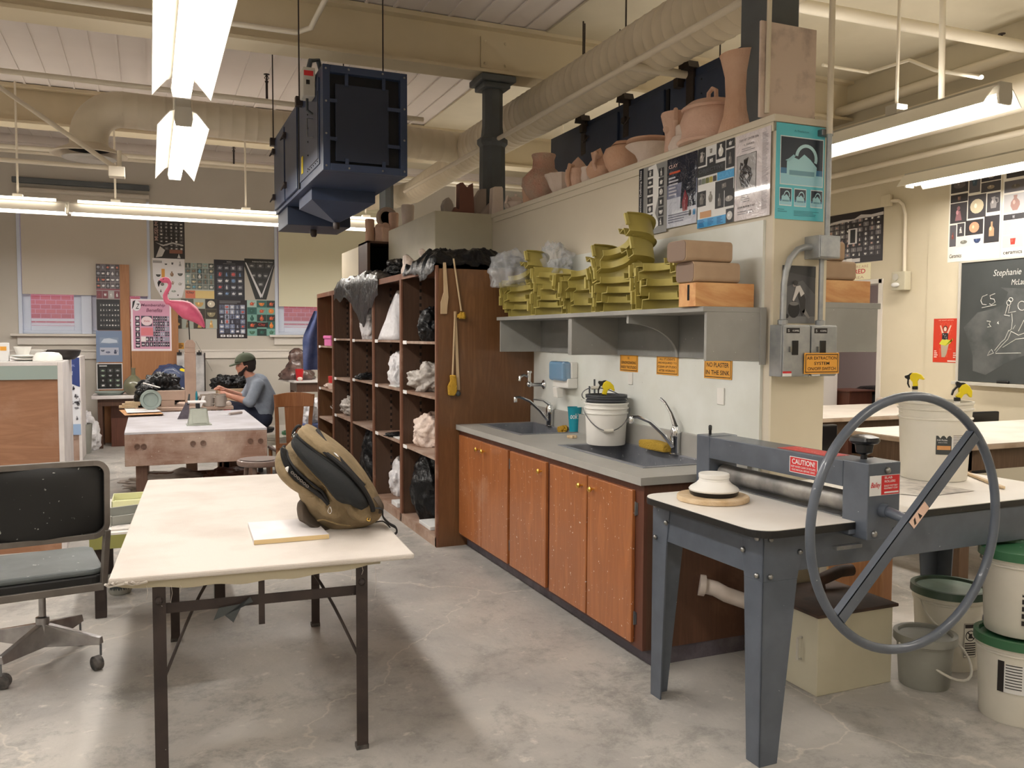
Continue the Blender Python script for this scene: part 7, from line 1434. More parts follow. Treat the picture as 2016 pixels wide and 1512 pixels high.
def d(A, r):
    A.rect(.05, .04, .96, .97, (206, 150, 176), 1); A.text('Membership', .55, .88, .6, .07, (120, 60, 90), shear=.2); A.text('Benefits', .58, .79, .4, .07, (120, 60, 90), shear=.2); A.poly(ellp(.14, .87, .11, .1), (230, 226, 230), 4); A.poly([(.03, .8), (.05, .95), (.12, .98), (.07, .85)], (30, 30, 34), 5); A.text('Z', .17, .86, .1, .1, (40, 40, 44), shear=.3, layer=6)
    A.tiles(7, 6, .54, .08, .95, .68, .04, [(60, 56, 70), (90, 86, 100), (150, 150, 170)], [(206, 204, 210), (150, 150, 160)], KALL, r); A.tiles(1, 6, .1, .06, .22, .68, .04, [(50, 46, 60)], [(206, 204, 210)], KALL, r); A.rect(.25, .48, .52, .68, (70, 64, 84), 2); A.poly(ellp(.39, .58, .14, .09), (226, 206, 212), 5); A.text('60 artists', .39, .58, .14, .04, (180, 80, 100), layer=7); A.rect(.24, .3, .54, .45, (214, 120, 130), 3); A.rect(.24, .18, .36, .28, (232, 224, 226), 4); A.tiles(3, 2, .24, .08, .54, .28, .05, [(60, 56, 70)], [(200, 200, 206)], KALL, r)
poster('poster', 'pink Membership Benefits poster on the wide orange board', *bpos(259, 336.5, 590, 691, 13.9788), (232, 222, 228), d, eps=EPS)
# marbled board with clips behind the post
t = thing('marbled_board', 'grey marbled board held by clips behind the wooden post', 'board', (P(375, 770, 'y', 13.9).x, 13.9, .75))
a = P(349, 768, 'y', 13.9); c = P(403, 696, 'y', 13.9); mt('marble', (196, 194, 192), .5, c2=(150, 148, 150), sc=5, det=8, lo=.45, hi=.7); MB().box(a.x, c.x, 13.9, 13.915, .752, c.z).build('sheet', 'marble', t); b = MB(); b.box(c.x-.01, c.x+.008, 13.89, 13.92, .752, c.z+.01); b.build('dark_edge', 'black_iron', t)
for px in (353, 392): q = P(px, 696, 'y', 13.89); MB().box(q.x-.035, q.x+.035, 13.88, 13.92, q.z-.02, q.z+.02).tube([(q.x, 13.88, q.z+.02), (q.x, 13.875, q.z+.05)], .008, 6).build('bulldog_clip', 'black_plastic', t)

# desk under the boards
def P2(px, py, y): return P(px, py, 'y', y)
t = thing('wooden_desk', 'old wooden desk with a white cloth edge under the poster boards', 'desk', (.1, 13.6, 0)); x0 = P2(179, 775, 13.3).x; x1 = .95
MB().box(x0, x1, 13.28, 13.88, .70, .75).build('desk_top', 'dusty_white', t, bevel=.01); MB().box(x0+.08, x1-.04, 13.33, 13.85, .60, .70).build('apron', 'dark_wood', t)
for x in (x0+.08, x1-.1):
    for y in (13.33, 13.79): MB().box(x, x+.06, y, y+.06, 0, .60).build('leg', 'dark_wood', t, bevel=.003)
MB().box(x0+.24, x0+1.1, 13.5, 13.84, 0, .60).build('drawer_block', 'frame_wood', t, bevel=.003)
c = P2(216, 764, 13.4); tag(MB().lathe([(0, 0), (.15, 0), (.19, .03), (.2, .045), (.19, .05), (0, .045)], (c.x, 13.5, .751), 30).build('plaster_disk', 'pale_green', smooth=35), 'flat pale green round slab at the left of the desk', 'plaster slab')
c = P2(263, 764, 13.4); tag(MB().lathe([(0, 0), (.08, 0), (.13, .06), (.137, .13), (.12, .2), (.06, .26), (.03, .28), (.026, .36), (.035, .38), (.03, .385)], (c.x, 13.42, .751), 30).build('ceramic_bottle', 'green_ceramic', smooth=True), 'round olive glazed bottle with narrow neck on the desk', 'vase')
# far radiators / tubs behind the cabinet
blob('plastic_bag', 'pale plastic bag on the floor left of the desk legs', 'bag', 'bag_white', (P(178, 880, 'z', 0).x-.05, 13.2, 0), .24, (.8, .8, 1.3), .25, seed=31)
tag(MB().lathe([(0, 0), (.17, 0), (.19, .4), (.18, .4), (.16, .02), (0, .02)], (P(178, 880, 'z', 0).x-.12, 12.9, 0), 24).build('bucket', 'pail_grey', smooth=40), 'dull grey bucket standing left of the wooden desk', 'bucket')

# cabinets at far left
CZ = 1.38
def lcab(label, xr, y0, y1, zt, wcol, pw=1.6):
    t = thing('plywood_cabinet', label, 'cabinet', (xr-pw/2, (y0+y1)/2, 0)); MB().box(xr-pw, xr-.03, y0+.02, y1, 0, zt-.03).build('front_panel', wcol, t); MB().box(xr-.035, xr, y0, y1, 0, zt).build('side_panel', 'dusty_white', t, bevel=.003); MB().box(xr-pw, xr-.035, y0, y1, zt-.03, zt).build('top_board', 'dusty_white', t, bevel=.003); MB().box(xr-pw, xr-.035, y0, y0+.02, zt-.13, zt-.03).build('grey_rail', 'pale_green', t); return t
xr = P2(123, 712, 7.1).x; lcab('brown plywood cabinet at the left edge with white dishes on top', xr, 7.1, 7.9, P2(123, 712, 7.1).z, 'panel_wood')
zt1 = P2(123, 712, 7.1).z
yb2 = 12.1; xr2 = P2(158, 700, yb2).x; zt2 = P2(157, 702, yb2).z; lcab('second pale cabinet behind the first, with the Exhibition poster', xr2, yb2, 12.9, zt2, 'dusty_wood', 1.4)
def d(A, r):
    A.poly([(0, .72), (0, 1), (1, 1), (1, .62), (.5, .7)], (44, 62, 120), 2); A.text('EXHIBITION', .42, .80, .7, .055, (206, 214, 230), shear=.1); A.text('FOURTH NATIONAL', .5, .9, .7, .03, (150, 160, 200)); A.rect(0, 0, 1, .14, (150, 176, 210), 2)
    for k in range(46): x, y = r.random(), .2+r.random()*.5; s2 = .05+.05*r.random(); A.item(x-s2, y-s2*.4, x+s2, y+s2*.4, r.choice(KALL), r.choice([(60, 60, 66), (110, 110, 116), (150, 150, 156)]))
poster('poster', 'blue and white EXHIBITION poster on the second cabinet at left', *bpos(100, 156, 704, 858, yb2-.0004), (222, 224, 230), d, eps=EPS)
# dishes on the front cabinet (photo px, depth)
def dish(name, label, px, y, prof, mat, cat='bowl', n=28, z=None, dz=0, sx=1): x = P2(px, 705, y).x; return tag(MB().lathe(prof, (x, y, (z or zt1)+.001+dz), n, sx=sx).build(name, mat, smooth=35), label, cat)
dish('serving_bowl', 'upside down white bowl at the front corner of the brown cabinet', 94, 7.25, [(.10, 0), (.102, .004), (.095, .04), (.075, .062), (.03, .068), (0, .068)], 'white_plastic')
dish('plate', 'lower white plate under the cup on the brown cabinet', 60, 7.36, [(0, 0), (.09, .0), (.14, .016), (.142, .02), (.09, .008), (0, .008)], 'white_plastic', 'plate'); dish('plate', 'upper white plate under the cup on the brown cabinet', 60, 7.36, [(0, 0), (.09, .0), (.135, .016), (.137, .02), (.09, .008), (0, .008)], 'white_plastic', 'plate', dz=.022)
dish('cup', 'tapered white cup on the two plates', 45, 7.36, [(0, 0), (.04, 0), (.058, .055), (.06, .062), (.055, .062), (.036, .006), (0, .006)], 'white_plastic', 'cup', dz=.044)
dish('small_bowl', 'white dish below another white dish on the brown cabinet', 73, 7.62, [(0, 0), (.05, 0), (.08, .03), (.084, .036), (.045, .008), (0, .008)], 'white_plastic', dz=0); dish('small_bowl', 'topmost white dish of the pair on the brown cabinet', 71, 7.62, [(0, 0), (.04, 0), (.075, .035), (.08, .042), (.04, .008), (0, .008)], 'white_plastic', dz=.037)
dish('dark_bowl', 'wide dark brown bowl behind the white dishes', 122, 7.72, [(0, 0), (.09, 0), (.125, .03), (.14, .075), (.135, .078), (.11, .03), (0, .01)], 'dark_bowl', dz=0)
t = thing('box', 'white and purple carton at the far left on the brown cabinet', 'box', (P2(8, 705, 7.3).x, 7.3, zt1)); x = P2(16, 700, 7.25).x; MB().box(x-.14, x, 7.25, 7.33, zt1+.001, P2(16, 675, 7.25).z).build('carton', 'label_white', t, bevel=.003); MB().box(x-.12, x-.07, 7.248, 7.25, zt1+.03, zt1+.1).build('purple_print', 'denim', t); MB().box(x-.05, x-.01, 7.248, 7.25, zt1+.08, zt1+.11).build('orange_print', 'sign_yellow', t)

# heavy bench in the middle
t = thing('work_bench', 'heavy dusty wooden bench with a thick bolted front board in the left middle', 'work bench', (.37, 8.7, 0))
BZ = .80; X0, X1, YA, YZ = -.205, .935, 7.70, 9.65
MB().box(X0, X1, YA, YZ, BZ-.02, BZ).build('bench_top', 'dusty_top', t, bevel=.003); MB().box(X0, X1, YA, YA+.05, .515, BZ-.02).build('front_board', 'bench_wood', t, bevel=.004); MB().box(X0, X0+.04, YA+.05, YZ, .6, BZ-.02).box(X1-.04, X1, YA+.05, YZ, .6, BZ-.02).box(X0+.04, X1-.04, YZ-.04, YZ, .6, BZ-.02).build('side_boards', 'bench_wood', t)
for px, py in ((270, 879), (283, 879), (380, 873), (400, 872), (493, 868), (513, 868)):
    q = P2(px, py, YA); MB().lathe([(.019, 0), (.024, .002), (.024, .006), (.016, .006), (.014, -.001), (0, -.001)], (0, 0, 0), 18, mx=frame((q.x, YA-.0002, q.z), (1, 0, 0), (0, 0, 1))).build('bolt_hole', 'bench_leg', t, smooth=30)
for x in (X0+.08, X1-.17):
    for y in (YA+.08, YZ-.16): MB().box(x, x+.09, y, y+.09, 0, .6 if y > 8 else .515).build('leg', 'bench_leg', t, bevel=.004)
MB().box(X0+.1, X1-.1, 9.5, 9.54, .12, .18).build('stretcher', 'bench_leg', t)
t = thing('clipboard', 'board with papers overhanging the back left corner of the bench', 'clipboard', (0, 9.3, BZ)); a = P(233, 812, 'z', BZ+.03); MB().hexa([tuple(P(*q, 'z', BZ+.001)) for q in ((246, 818), (322, 815), (305, 805), (234, 807))], [tuple(P(*q, 'z', BZ+.02)) for q in ((246, 818), (322, 815), (305, 805), (234, 807))]).build('board', 'pine', t)
MB().hexa([tuple(P(*q, 'z', BZ+.0215)) for q in ((250, 813), (318, 810), (300, 800), (244, 803))], [tuple(P(*q, 'z', BZ+.030)) for q in ((250, 813), (318, 810), (300, 800), (244, 803))]).build('papers', 'paper', t)
# kitchen scale
c = P(391, 838, 'z', BZ); t = thing('kitchen_scale', 'grey green spring scale with flat tray on the bench', 'scale', c); sx = P(413, 838, 'z', BZ).x-P(370, 838, 'z', BZ).x; k = sx/2; y0 = c.y
MB().hexa([(c.x-k, y0, BZ), (c.x+k*1.05, y0, BZ), (c.x+k*1.05, y0+.16, BZ), (c.x-k, y0+.16, BZ)], [(c.x-k*.72, y0+.03, BZ+.15), (c.x+k*.85, y0+.03, BZ+.15), (c.x+k*.85, y0+.13, BZ+.15), (c.x-k*.72, y0+.13, BZ+.15)]).build('body', 'scale_green', t, bevel=.01)
m = frame((c.x+.005, y0+.011, BZ+.075), (1, 0, 0), (0, .2, 1)); MB().prism(rrect(-k*.62, -.055, k*.68, .055, .006), .003, m).build('raised_panel', 'scale_green', t, bevel=.002)
MB().box(c.x-k*1.1, c.x+k*1.25, y0-.01, y0+.17, BZ+.0005, BZ+.008).build('foot_plate', 'scale_green', t); MB().tube([(c.x, y0+.08, BZ+.15), (c.x, y0+.08, BZ+.2)], .02, 10).build('column', 'dark_bucket', t); MB().box(c.x-k*.95, c.x+k*.75, y0-.0, y0+.16, BZ+.2, BZ+.215).build('weighing_tray', 'dusty_white', t, bevel=.004)
c = P(362, 825, 'z', BZ); t = thing('scraper', 'dark grey triangular scraper standing beside the scale', 'scraper', c); o = c; m = frame((c.x, c.y, BZ+.001), (1, 0, 0), (0, 0, 1)); MB().prism([(-.06, 0), (.05, -.0), (.05, .15), (.02, .16)], .008, m).build('blade', 'toe_wood', t); MB().prism([(.03, .14), (.055, .14), (.06, .24), (.045, .24)], .02, m).build('handle', 'slate', t, bevel=.003)
t = thing('trowel', 'small knife with a speckled handle lying on the bench', 'trowel', P(450, 815, 'z', BZ)); MB().tube([P(452, 815, 'z', BZ+.015), P(476, 812, 'z', BZ+.018)], .013, 8).build('handle', 'clay_dim', t, smooth=True); MB().tube([P(428, 817, 'z', BZ+.008), P(452, 815, 'z', BZ+.012)], [.002, .009], 6, flat=(1.6, .3)).build('blade', 'steel', t)
# stool and chair
c = P(515, 904, 'z', .70); t = thing('wooden_stool', 'round brown wooden stool between the bench and the canvas table', 'stool', (c.x, c.y, 0)); R3 = .172
MB().lathe([(0, .66), (R3*.95, .66), (R3, .668), (R3*1.02, .685), (R3, .698), (R3*.93, .702), (R3*.90, .699), (0, .697)], (c.x, c.y, 0), 36).build('seat', 'stool_wood', t, smooth=35); MB().lathe([(0, 0), (.13, 0), (.135, .004), (0, .006)], (c.x-.015, c.y+.01, .7), 24, ripple=.04, rn=3).build('seat_pad', 'stool_wood', t)
for k in range(4):
    a = PI/4+PI/2*k+.25; dx, dy = math.cos(a), math.sin(a); MB().tube([(c.x+dx*.17, c.y+dy*.17, 0), (c.x+dx*.115, c.y+dy*.115, .662)], [.013, .017], 10).build('leg', 'stool_wood', t, smooth=True); a2 = a+PI/2; z = .25; r = .149
    MB().tube([(c.x+dx*r, c.y+dy*r, z), (c.x+math.cos(a2)*r, c.y+math.sin(a2)*r, z)], .009, 8).build('rung', 'stool_wood', t, smooth=True)
# oak chair, back toward the viewer
y = 8.75; xa, xb = P2(542, 780, y).x, P2(615, 780, y).x; xc = (xa+xb)/2; hw = (xb-xa)/2; zt = P2(578, 776, y).z
t = thing('oak_chair', 'oak chair with a wide slatted back, turned away from the camera', 'chair', (xc, y+.2, 0))
for s in (-1, 1): MB().loft([[(xc+s*hw*f-.018, y+q, z), (xc+s*hw*f+.018, y+q, z), (xc+s*hw*f+.018, y+q+.035, z), (xc+s*hw*f-.018, y+q+.035, z)] for f, q, z in ((.92, -.02, 0), (.86, .04, .45), (.9, .01, .75), (1.0, -.04, zt))]).build('back_post', 'oak', t, bevel=.004)
MB().loft([[(xc+u*hw*1.02, y-.04+.03*(1-u*u), zt-.125), (xc+u*hw*1.02, y-.04+.03*(1-u*u), zt+.02*(1-u*u)), (xc+u*hw*1.02, y-.018+.03*(1-u*u), zt+.02*(1-u*u)), (xc+u*hw*1.02, y-.018+.03*(1-u*u), zt-.125)] for u in [-1+.2*k for k in range(11)]]).build('crest_rail', 'oak', t, bevel=.004)
MB().hexa([(xc-.07, y+.04, .50), (xc+.07, y+.04, .50), (xc+.07, y+.055, .50), (xc-.07, y+.055, .50)], [(xc-.095, y-.01, zt-.12), (xc+.095, y-.01, zt-.12), (xc+.095, y+.005, zt-.12), (xc-.095, y+.005, zt-.12)]).build('back_splat', 'oak', t, bevel=.003)
MB().box(xc-hw*.86, xc+hw*.86, y+.035, y+.06, .47, .52).build('lower_rail', 'oak', t, bevel=.003); MB().loft([[(xc-hw*.95, y+.04, z), (xc+hw*.95, y+.04, z), (xc+hw*1.15, y+.45, z), (xc-hw*1.15, y+.45, z)] for z in (.425, .455)]).build('seat', 'stool_wood', t, bevel=.01)
for s in (-1, 1): MB().tube([(xc+s*hw*1.0, y+.41, 0), (xc+s*hw*1.0, y+.41, .425)], [.015, .02], 8).build('leg', 'oak', t)
MB().tube([(xc-hw*.9, y+.02, .2), (xc+hw*.9, y+.02, .2)], .01, 8).build('stretcher', 'oak', t)
tag(MB().box(xc-.17, xc+.12, y+.12, y+.36, .456, .462).build('paper_sheet', 'paper'), 'white sheet of paper lying on the oak chair seat', 'paper')

# kick wheel frame with tall post and flamingo
YK = 10.0; px_ = P2(374, 700, YK).x
t = thing('wheel_stand', 'dusty wooden wheel frame with a tall square post behind the bench', 'wheel stand', (px_, YK, 0))
hw = (P2(385, 700, YK).x-P2(363, 700, YK).x)/2; ztp = P2(374, 669, YK).z; zn = [P2(374, p, YK).z for p in (684, 687, 693, 696)]
MB().loft([[(px_-w4, YK-w4, z), (px_+w4, YK-w4, z), (px_+w4, YK+w4, z), (px_-w4, YK+w4, z)] for w4, z in ((hw, 0), (hw, zn[3]), (hw*.85, (zn[3]+zn[2])/2), (hw*.95, zn[2]), (hw*.95, zn[1]), (hw*.8, (zn[1]+zn[0])/2), (hw*.95, zn[0]), (hw*.95, ztp-.04), (hw*.55, ztp-.005), (hw*.5, ztp))]).build('post', 'clay_board', t, bevel=.004)
xb0 = P2(290, 780, YK).x; zb1, zb0 = P2(330, 769, YK).z, P2(330, 788, YK).z
MB().box(xb0, px_-hw, YK-.04, YK+.04, zb0, zb1).build('cross_beam', 'clay_board', t, bevel=.006); MB().box(xb0, xb0+.05, YK-.041, YK+.041, P2(330, 800, YK).z, zb0).build('beam_end', 'clay_board', t)
xm1, xm2 = P2(317, 800, YK).x, P2(344, 800, YK).x; MB().box(xm1, xm2, YK-.035, YK+.035, .70, zb0).build('bracket_block', 'clay_board', t, bevel=.004)
xt0, xt1 = P2(266, 805, YK).x, P2(456, 805, YK).x; zt_ = P2(400, 799, YK-.1).z; MB().box(xt0, xt1, YK-.25, YK+.6, zt_-.035, zt_).build('wheel_table', 'clay_board', t, bevel=.004)
for x in (xt0+.05, px_+.32, xt1-.12):
    for y in (YK-.2, YK+.5): MB().box(x, x+.08, y, y+.08, 0, zt_-.035).build('leg', 'dusty_wood', t, bevel=.003)
MB().box(xt0+.05, xt1-.05, YK-.19, YK-.13, .22, .30).build('lower_rail', 'dusty_wood', t); MB().box(xt0+.05, xt1-.05, YK+.51, YK+.57, .22, .30).build('lower_rail', 'dusty_wood', t)
blob('clay_scraps', 'heap of dark dried clay scraps on the floor under the wooden frame', 'clay scraps', 'clay_grey', (px_-.2, YK-.5, 0), .3, (1.5, .7, .35), .4, seed=41)
blob('plastic_bag', 'reddish brown covered lump under the bench, right of the clay scraps', 'bag', 'frame_wood', (px_+.35, YK-.7, 0), .22, (1.3, .7, .6), .25, seed=42)
# flamingo
zf = lambda py: P2(374, py, YK).z; xf = lambda px: P2(px, 640, YK).x
t = thing('flamingo', 'pink plastic flamingo on a thin rod on top of the wooden post', 'flamingo', (px_, YK, ztp)); F3 = lambda px, py, dy=0: Vector((xf(px), YK+dy, zf(py)))
MB().tube([(px_, YK, ztp-.01), F3(371, 622)], .006, 8).build('rod', 'rod', t)
b = MB()
def ring3(px, py, rx, rz, n=16, ang=0): 
    c = F3(px, py); ca, sa = math.cos(ang), math.sin(ang); return [(c.x+sa*rz*math.sin(q), YK+rx*math.cos(q), c.z+ca*rz*math.sin(q)) for q in [2*PI*k/n for k in range(n)]]
b.loft([ring3(330, 594, .02, .02, ang=-.3), ring3(336, 599, .04, .04, ang=-.2), ring3(345, 602, .06, .06), ring3(356, 606, .085, .085, ang=.2), ring3(368, 611, .095, .10, ang=.4), ring3(380, 618, .08, .085, ang=.6), ring3(390, 627, .055, .06, ang=.8), ring3(397, 636, .035, .035, ang=.9), ring3(403, 645, .008, .012, ang=1)])
pts = [F3(333, 598), F3(327, 590), F3(326, 582), F3(330, 574), F3(335, 566), F3(336, 558), F3(332, 552), F3(326, 551)]; b.tube(pts, [.033, .028, .025, .023, .021, .021, .026, .03], 12); b.sphere(F3(325, 553), .036, 8, (1.15, .8, .9)); b.tube([F3(321, 552), F3(316, 556)], [.024, .017], 8)
for s in (-1, 1): b.loft([[(F3(a, c_).x, YK+s*(.085-.02*k), F3(a, c_).z+q) for q in (.0, .03, .05)]+[(F3(a, c_).x, YK+s*(.06-.02*k), F3(a, c_).z+q) for q in (.05, .03, 0)] for k, (a, c_) in enumerate(((352, 606), (372, 620), (392, 634), (401, 644)))])
fuse(b.build('body', 'flamingo', t, smooth=True), .011, 3, .4)
MB().tube([F3(317, 555), F3(314, 559), F3(313.5, 566)], [.019, .015, .003], 10).build('beak', 'black_plastic', t, smooth=True)
for s in (-1, 1): MB().sphere(F3(323, 551, s*.028), .006, 5).build('eye', 'black_plastic', t)
tag(MB().tube([F3(385, 672, .02), F3(440, 745, 2)], .0015, 4).build('string', 'rod'), 'thin string running down from the wooden post toward the seated person', 'string')

# stuff on and around the frame
blob('plastic_bag', 'crumpled black bag piled left of the wooden post', 'bag', 'bag_black', (P2(316, 790, 9.95).x, 10.22, zt_+.0), .20, (1.1, .8, 1.0), .3, seed=51)
blob('plastic_bag', 'dark crumpled bag at the left end of the wooden beam', 'bag', 'bag_black', (P2(289, 800, 9.9).x, 10.0, zt_), .13, (.9, 1, 1.1), .3, seed=52)
blob('plastic_bag', 'blue plastic bag between the black bag and the wooden post', 'bag', 'bag_blue', (P2(343, 765, 12.0).x, 13.45, .751), .23, (1.1, .8, 1.1), .16, seed=53, n=4)
c = P2(297, 787, 9.72); tag(MB().lathe([(.085, 0), (.105, .02), (.105, .05), (.1, .055), (.075, .05), (.07, .02), (.0, .015), (0, .0)], (0, 0, 0), 30, mx=frame((c.x, 9.70, c.z), (1, 0, .1), (-.1, .1, 1))).build('ceramic_dish', 'pale_green', smooth=35), 'pale green dish propped on edge against the black bag', 'dish')
tag(MB().bar(P2(282, 754, 9.65), P2(315, 763, 9.6), .035, .008).build('plastic_strip', 'paper'), 'white strip lying across the black bag', 'strip')
c = P2(357, 745, 13.4); sprayer('spray bottle with yellow head between the blue bag and the wooden post', (c.x, 13.35, 1.02), 0, 0, bottle='white', sc=1.2)
for k in range(3): tag(MB().box(P2(234, 793, 9.9).x+.03*k, P2(272, 793, 9.9).x+.02*k, 9.86, 10.0, zt_+.001+.021*k, zt_+.02+.021*k).build('wood_strip', 'pine_y'), 'pale wooden strip, %s of three, at the left end of the wheel table' % ['lowest', 'middle', 'topmost'][k], 'wood strip')
tag(MB().lathe([(0, 0), (.012, 0), (.012, .14), (.004, .17), (0, .17)], (P2(387, 790, 9.8).x, 9.8, zt_), 10).build('marker', 'teal'), 'teal marker standing right of the wooden post', 'marker')
tag(MB().loft([[(P2(390, 790, 9.8).x+a*w4, 9.72, zt_+z), (P2(390, 790, 9.8).x+a*w4+.03, 9.72, zt_+z), (P2(390, 790, 9.8).x+a*w4+.03, 9.74, zt_+z), (P2(390, 790, 9.8).x+a*w4, 9.74, zt_+z)] for a, w4, z in ((0, .0, 0), (1, .02, .06), (1, .04, .12))]).build('plastic_scraper', 'paper'), 'white plastic scraper beside the teal marker', 'scraper')
def mug(label, px, y, s=1.0, ang=PI):
    x = P2(px, 790, y).x; t = thing('clay_mug', label, 'mug', (x, y, zt_), 0, 'unfired clay mugs'); r = .062*s; h = .125*s
    MB().lathe([(0, 0), (r*.93, 0), (r, .01), (r*.94, h*.5), (r, h), (r*.92, h), (r*.86, h*.5), (r*.85, .01), (0, .01)], (x, y, zt_+.001), 24).build('cup', 'clay_grey', t, smooth=40)
    ca, sa = math.cos(ang), math.sin(ang); MB().tube([(x+ca*r*.9, y+sa*r*.9, zt_+h*.82), (x+ca*(r+.035), y+sa*(r+.035), zt_+h*.85), (x+ca*(r+.05), y+sa*(r+.05), zt_+h*.55), (x+ca*(r+.03), y+sa*(r+.03), zt_+h*.25), (x+ca*r*.9, y+sa*r*.9, zt_+h*.2)], .009*s, 8).build('handle', 'clay_grey', t, smooth=True)
mug('grey clay mug nearest the seated person, right of the front pair', 434, 9.78, .95); mug('grey clay mug in front, left of the front pair', 411, 9.82, .95); mug('clay mug in the second row, left one', 405, 10.0, .95); mug('clay mug in the second row, middle one', 420, 10.08, .95); mug('clay mug in the second row, right one', 437, 10.1, .95)
blob('clay_lump', 'small lump of pink clay at the right end of the wheel table', 'clay lump', 'clay_pale', (P2(449, 793, 9.9).x, 9.82, zt_), .03, seed=61, n=3)
tag(MB().box(P2(441, 800, 9.7).x, P2(456, 800, 9.7).x, 9.76, 9.79, zt_-.06, zt_-.036).build('red_cloth', 'red'), 'red plastic edge hanging below the wheel table near the knee', 'cloth')
# box of black bags behind
t = thing('cardboard_box', 'tan box full of black bags behind the mugs', 'box', (P2(455, 780, 12).x, 12, .5)); x0, x1 = P2(428, 780, 12).x, P2(484, 780, 12).x; MB().box(x0, x1, 11.9, 12.3, 0, P2(450, 765, 12).z).build('carton', 'kraft', t)
for k, px in enumerate((438, 452, 470)): blob('plastic_bag', 'black bag in the tan box, %s' % ['left one', 'middle one', 'right one'][k], 'bag', 'bag_black', (P2(px, 765, 12.05).x, 12.1, P2(450, 766, 12).z), .13, (1.1, 1, .8), .3, seed=70+k)

# ---- seated person
YQ = 10.15; 
def Q(px, py, dy=0.0): q = P2(px, py, YQ); return Vector((q.x, YQ+dy, q.z))
t = thing('person', 'seated person in olive cap and grey shirt bending over clay work', 'person', Q(510, 860).to_tuple()[:2]+(0,))
b = MB()      # body: one continuous surface
hip = Q(512, 815)
b.capsule(Q(511, 815, -.09), Q(511, 815, .09), .115, .115); b.capsule(Q(512, 810), Q(517, 782), .125, .13); b.capsule(Q(517, 782), Q(507, 755), .13, .115)
b.capsule(Q(503, 757, -.15), Q(503, 757, .15), .07, .07); b.capsule(Q(498, 748), Q(487, 733), .06, .052)
b.sphere(Q(482, 716), .093, 14, (1.04, .80, 1.18)); b.sphere(Q(476, 726), .058, 10, (1.0, .85, 1.1)); b.capsule(Q(474, 733), Q(472, 735), .028, .026)
b.capsule(Q(466, 722), Q(464.5, 725), .009, .014)
for s in (-1, 1): b.capsule(Q(486, 720, s*.075), Q(486, 723, s*.078), .018, .014, 8)
EL = {-1: Q(488, 789, -.26), 1: Q(486, 786, .22)}; HD = {-1: Q(447, 777, -.08), 1: Q(441, 768, .06)}; SH = {-1: Q(503, 757, -.19), 1: Q(502, 757, .19)}
for s in (-1, 1):
    b.capsule(SH[s], EL[s], .062, .050); b.capsule(EL[s], HD[s], .047, .030)
    d_ = (HD[s]-EL[s]).normalized(); pc = HD[s]+d_*.045; b.capsule(HD[s], pc+d_*.02, .03, .034, 10)
KN = {-1: Q(458, 806, -.15), 1: Q(452, 803, .15)}
for s in (-1, 1):
    b.capsule(Q(511, 815, s*.09), KN[s], .098, .066); ank = Vector((KN[s].x+.06, KN[s].y, .10)); b.capsule(KN[s], ank, .064, .042); b.capsule(ank+Vector((.02, 0, -.045)), ank+Vector((-.16, 0, -.06)), .04, .032)
bo = fuse(b.build('body', 'skin', t, smooth=True), .013, 6, .5)
# fingers
for s in (-1, 1):
    d_ = (HD[s]-EL[s]).normalized(); side = Vector((0, 1, 0)); side = (side-d_*side.dot(d_)).normalized(); dn = d_.cross(side).normalized(); dn = dn if dn.z < 0 else -dn
    pc = HD[s]+d_*.05
    for k, L in enumerate((.068, .076, .072, .058)):
        base = pc+side*(-.024+.016*k); a = base+d_*L*.45+dn*.006; c_ = a+(d_*.8+dn*.6).normalized()*L*.35; e_ = c_+(d_*.5+dn*.85).normalized()*L*.25
        MB().tube([base-d_*.015, base+d_*.01, a, c_, e_], [.009, .0095, .0085, .0078, .006], 8).build('finger', 'skin', bo, smooth=True)
    tb0 = HD[s]+d_*.015+side*(-.028*s); MB().tube([tb0, tb0+d_*.03+side*(-.02*s)+dn*.01, tb0+d_*.055+side*(-.02*s)+dn*.02], [.012, .011, .008], 8).build('thumb', 'skin', bo, smooth=True)
b = MB()      # shirt
b.capsule(Q(513, 812), Q(518, 784), .145, .152); b.capsule(Q(518, 784), Q(508, 757), .150, .130); b.capsule(Q(503, 757, -.155), Q(503, 757, .155), .085, .085); b.capsule(Q(497, 750), Q(494, 745), .072, .062); b.capsule(Q(512, 812, -.07), Q(512, 812, .07), .135, .135)
for s in (-1, 1): b.capsule(SH[s], EL[s], .076, .063); b.capsule(EL[s], EL[s]+(HD[s]-EL[s])*.16, .06, .052)
fuse(b.build('shirt', 'shirt', t, smooth=True), .013, 5, .5)
b = MB()      # jeans
b.capsule(Q(513, 822, -.09), Q(513, 822, .09), .128, .128)
for s in (-1, 1):
    b.capsule(Q(513, 819, s*.09), KN[s], .112, .080); b.capsule(KN[s], Vector((KN[s].x+.06, KN[s].y, .13)), .078, .056)
fuse(b.build('jeans', 'jeans', t, smooth=True), .013, 5, .5)
for s in (-1, 1): ank = Vector((KN[s].x+.06, KN[s].y, .0)); MB().loft([[(ank.x+a, ank.y+w4*q, z) for q, z in ((-1, .0), (1, .0), (1, h*.6), (.5, h), (-.5, h), (-1, h*.6))] for a, w4, h in ((.07, .03, .08), (.03, .045, .11), (-.06, .045, .09), (-.15, .048, .06), (-.2, .03, .04))]).build('shoe', 'slate', t, smooth=40)
b = MB(); b.sphere(Q(487, 714), .096, 12, (1.02, .90, 1.1)); b.capsule(Q(492, 722, -.03), Q(492, 722, .03), .065, .065); hb = fuse(b.build('hair', 'hair', t, smooth=True), .012, 3)
b = MB(); b.capsule(Q(474, 736, -.026), Q(474, 736, .026), .031, .031); b.capsule(Q(475, 734, -.05), Q(484, 722, -.074), .018, .014); b.capsule(Q(475, 734, .05), Q(484, 722, .074), .018, .014); fuse(b.build('beard', 'hair', t, smooth=True), .009, 2)
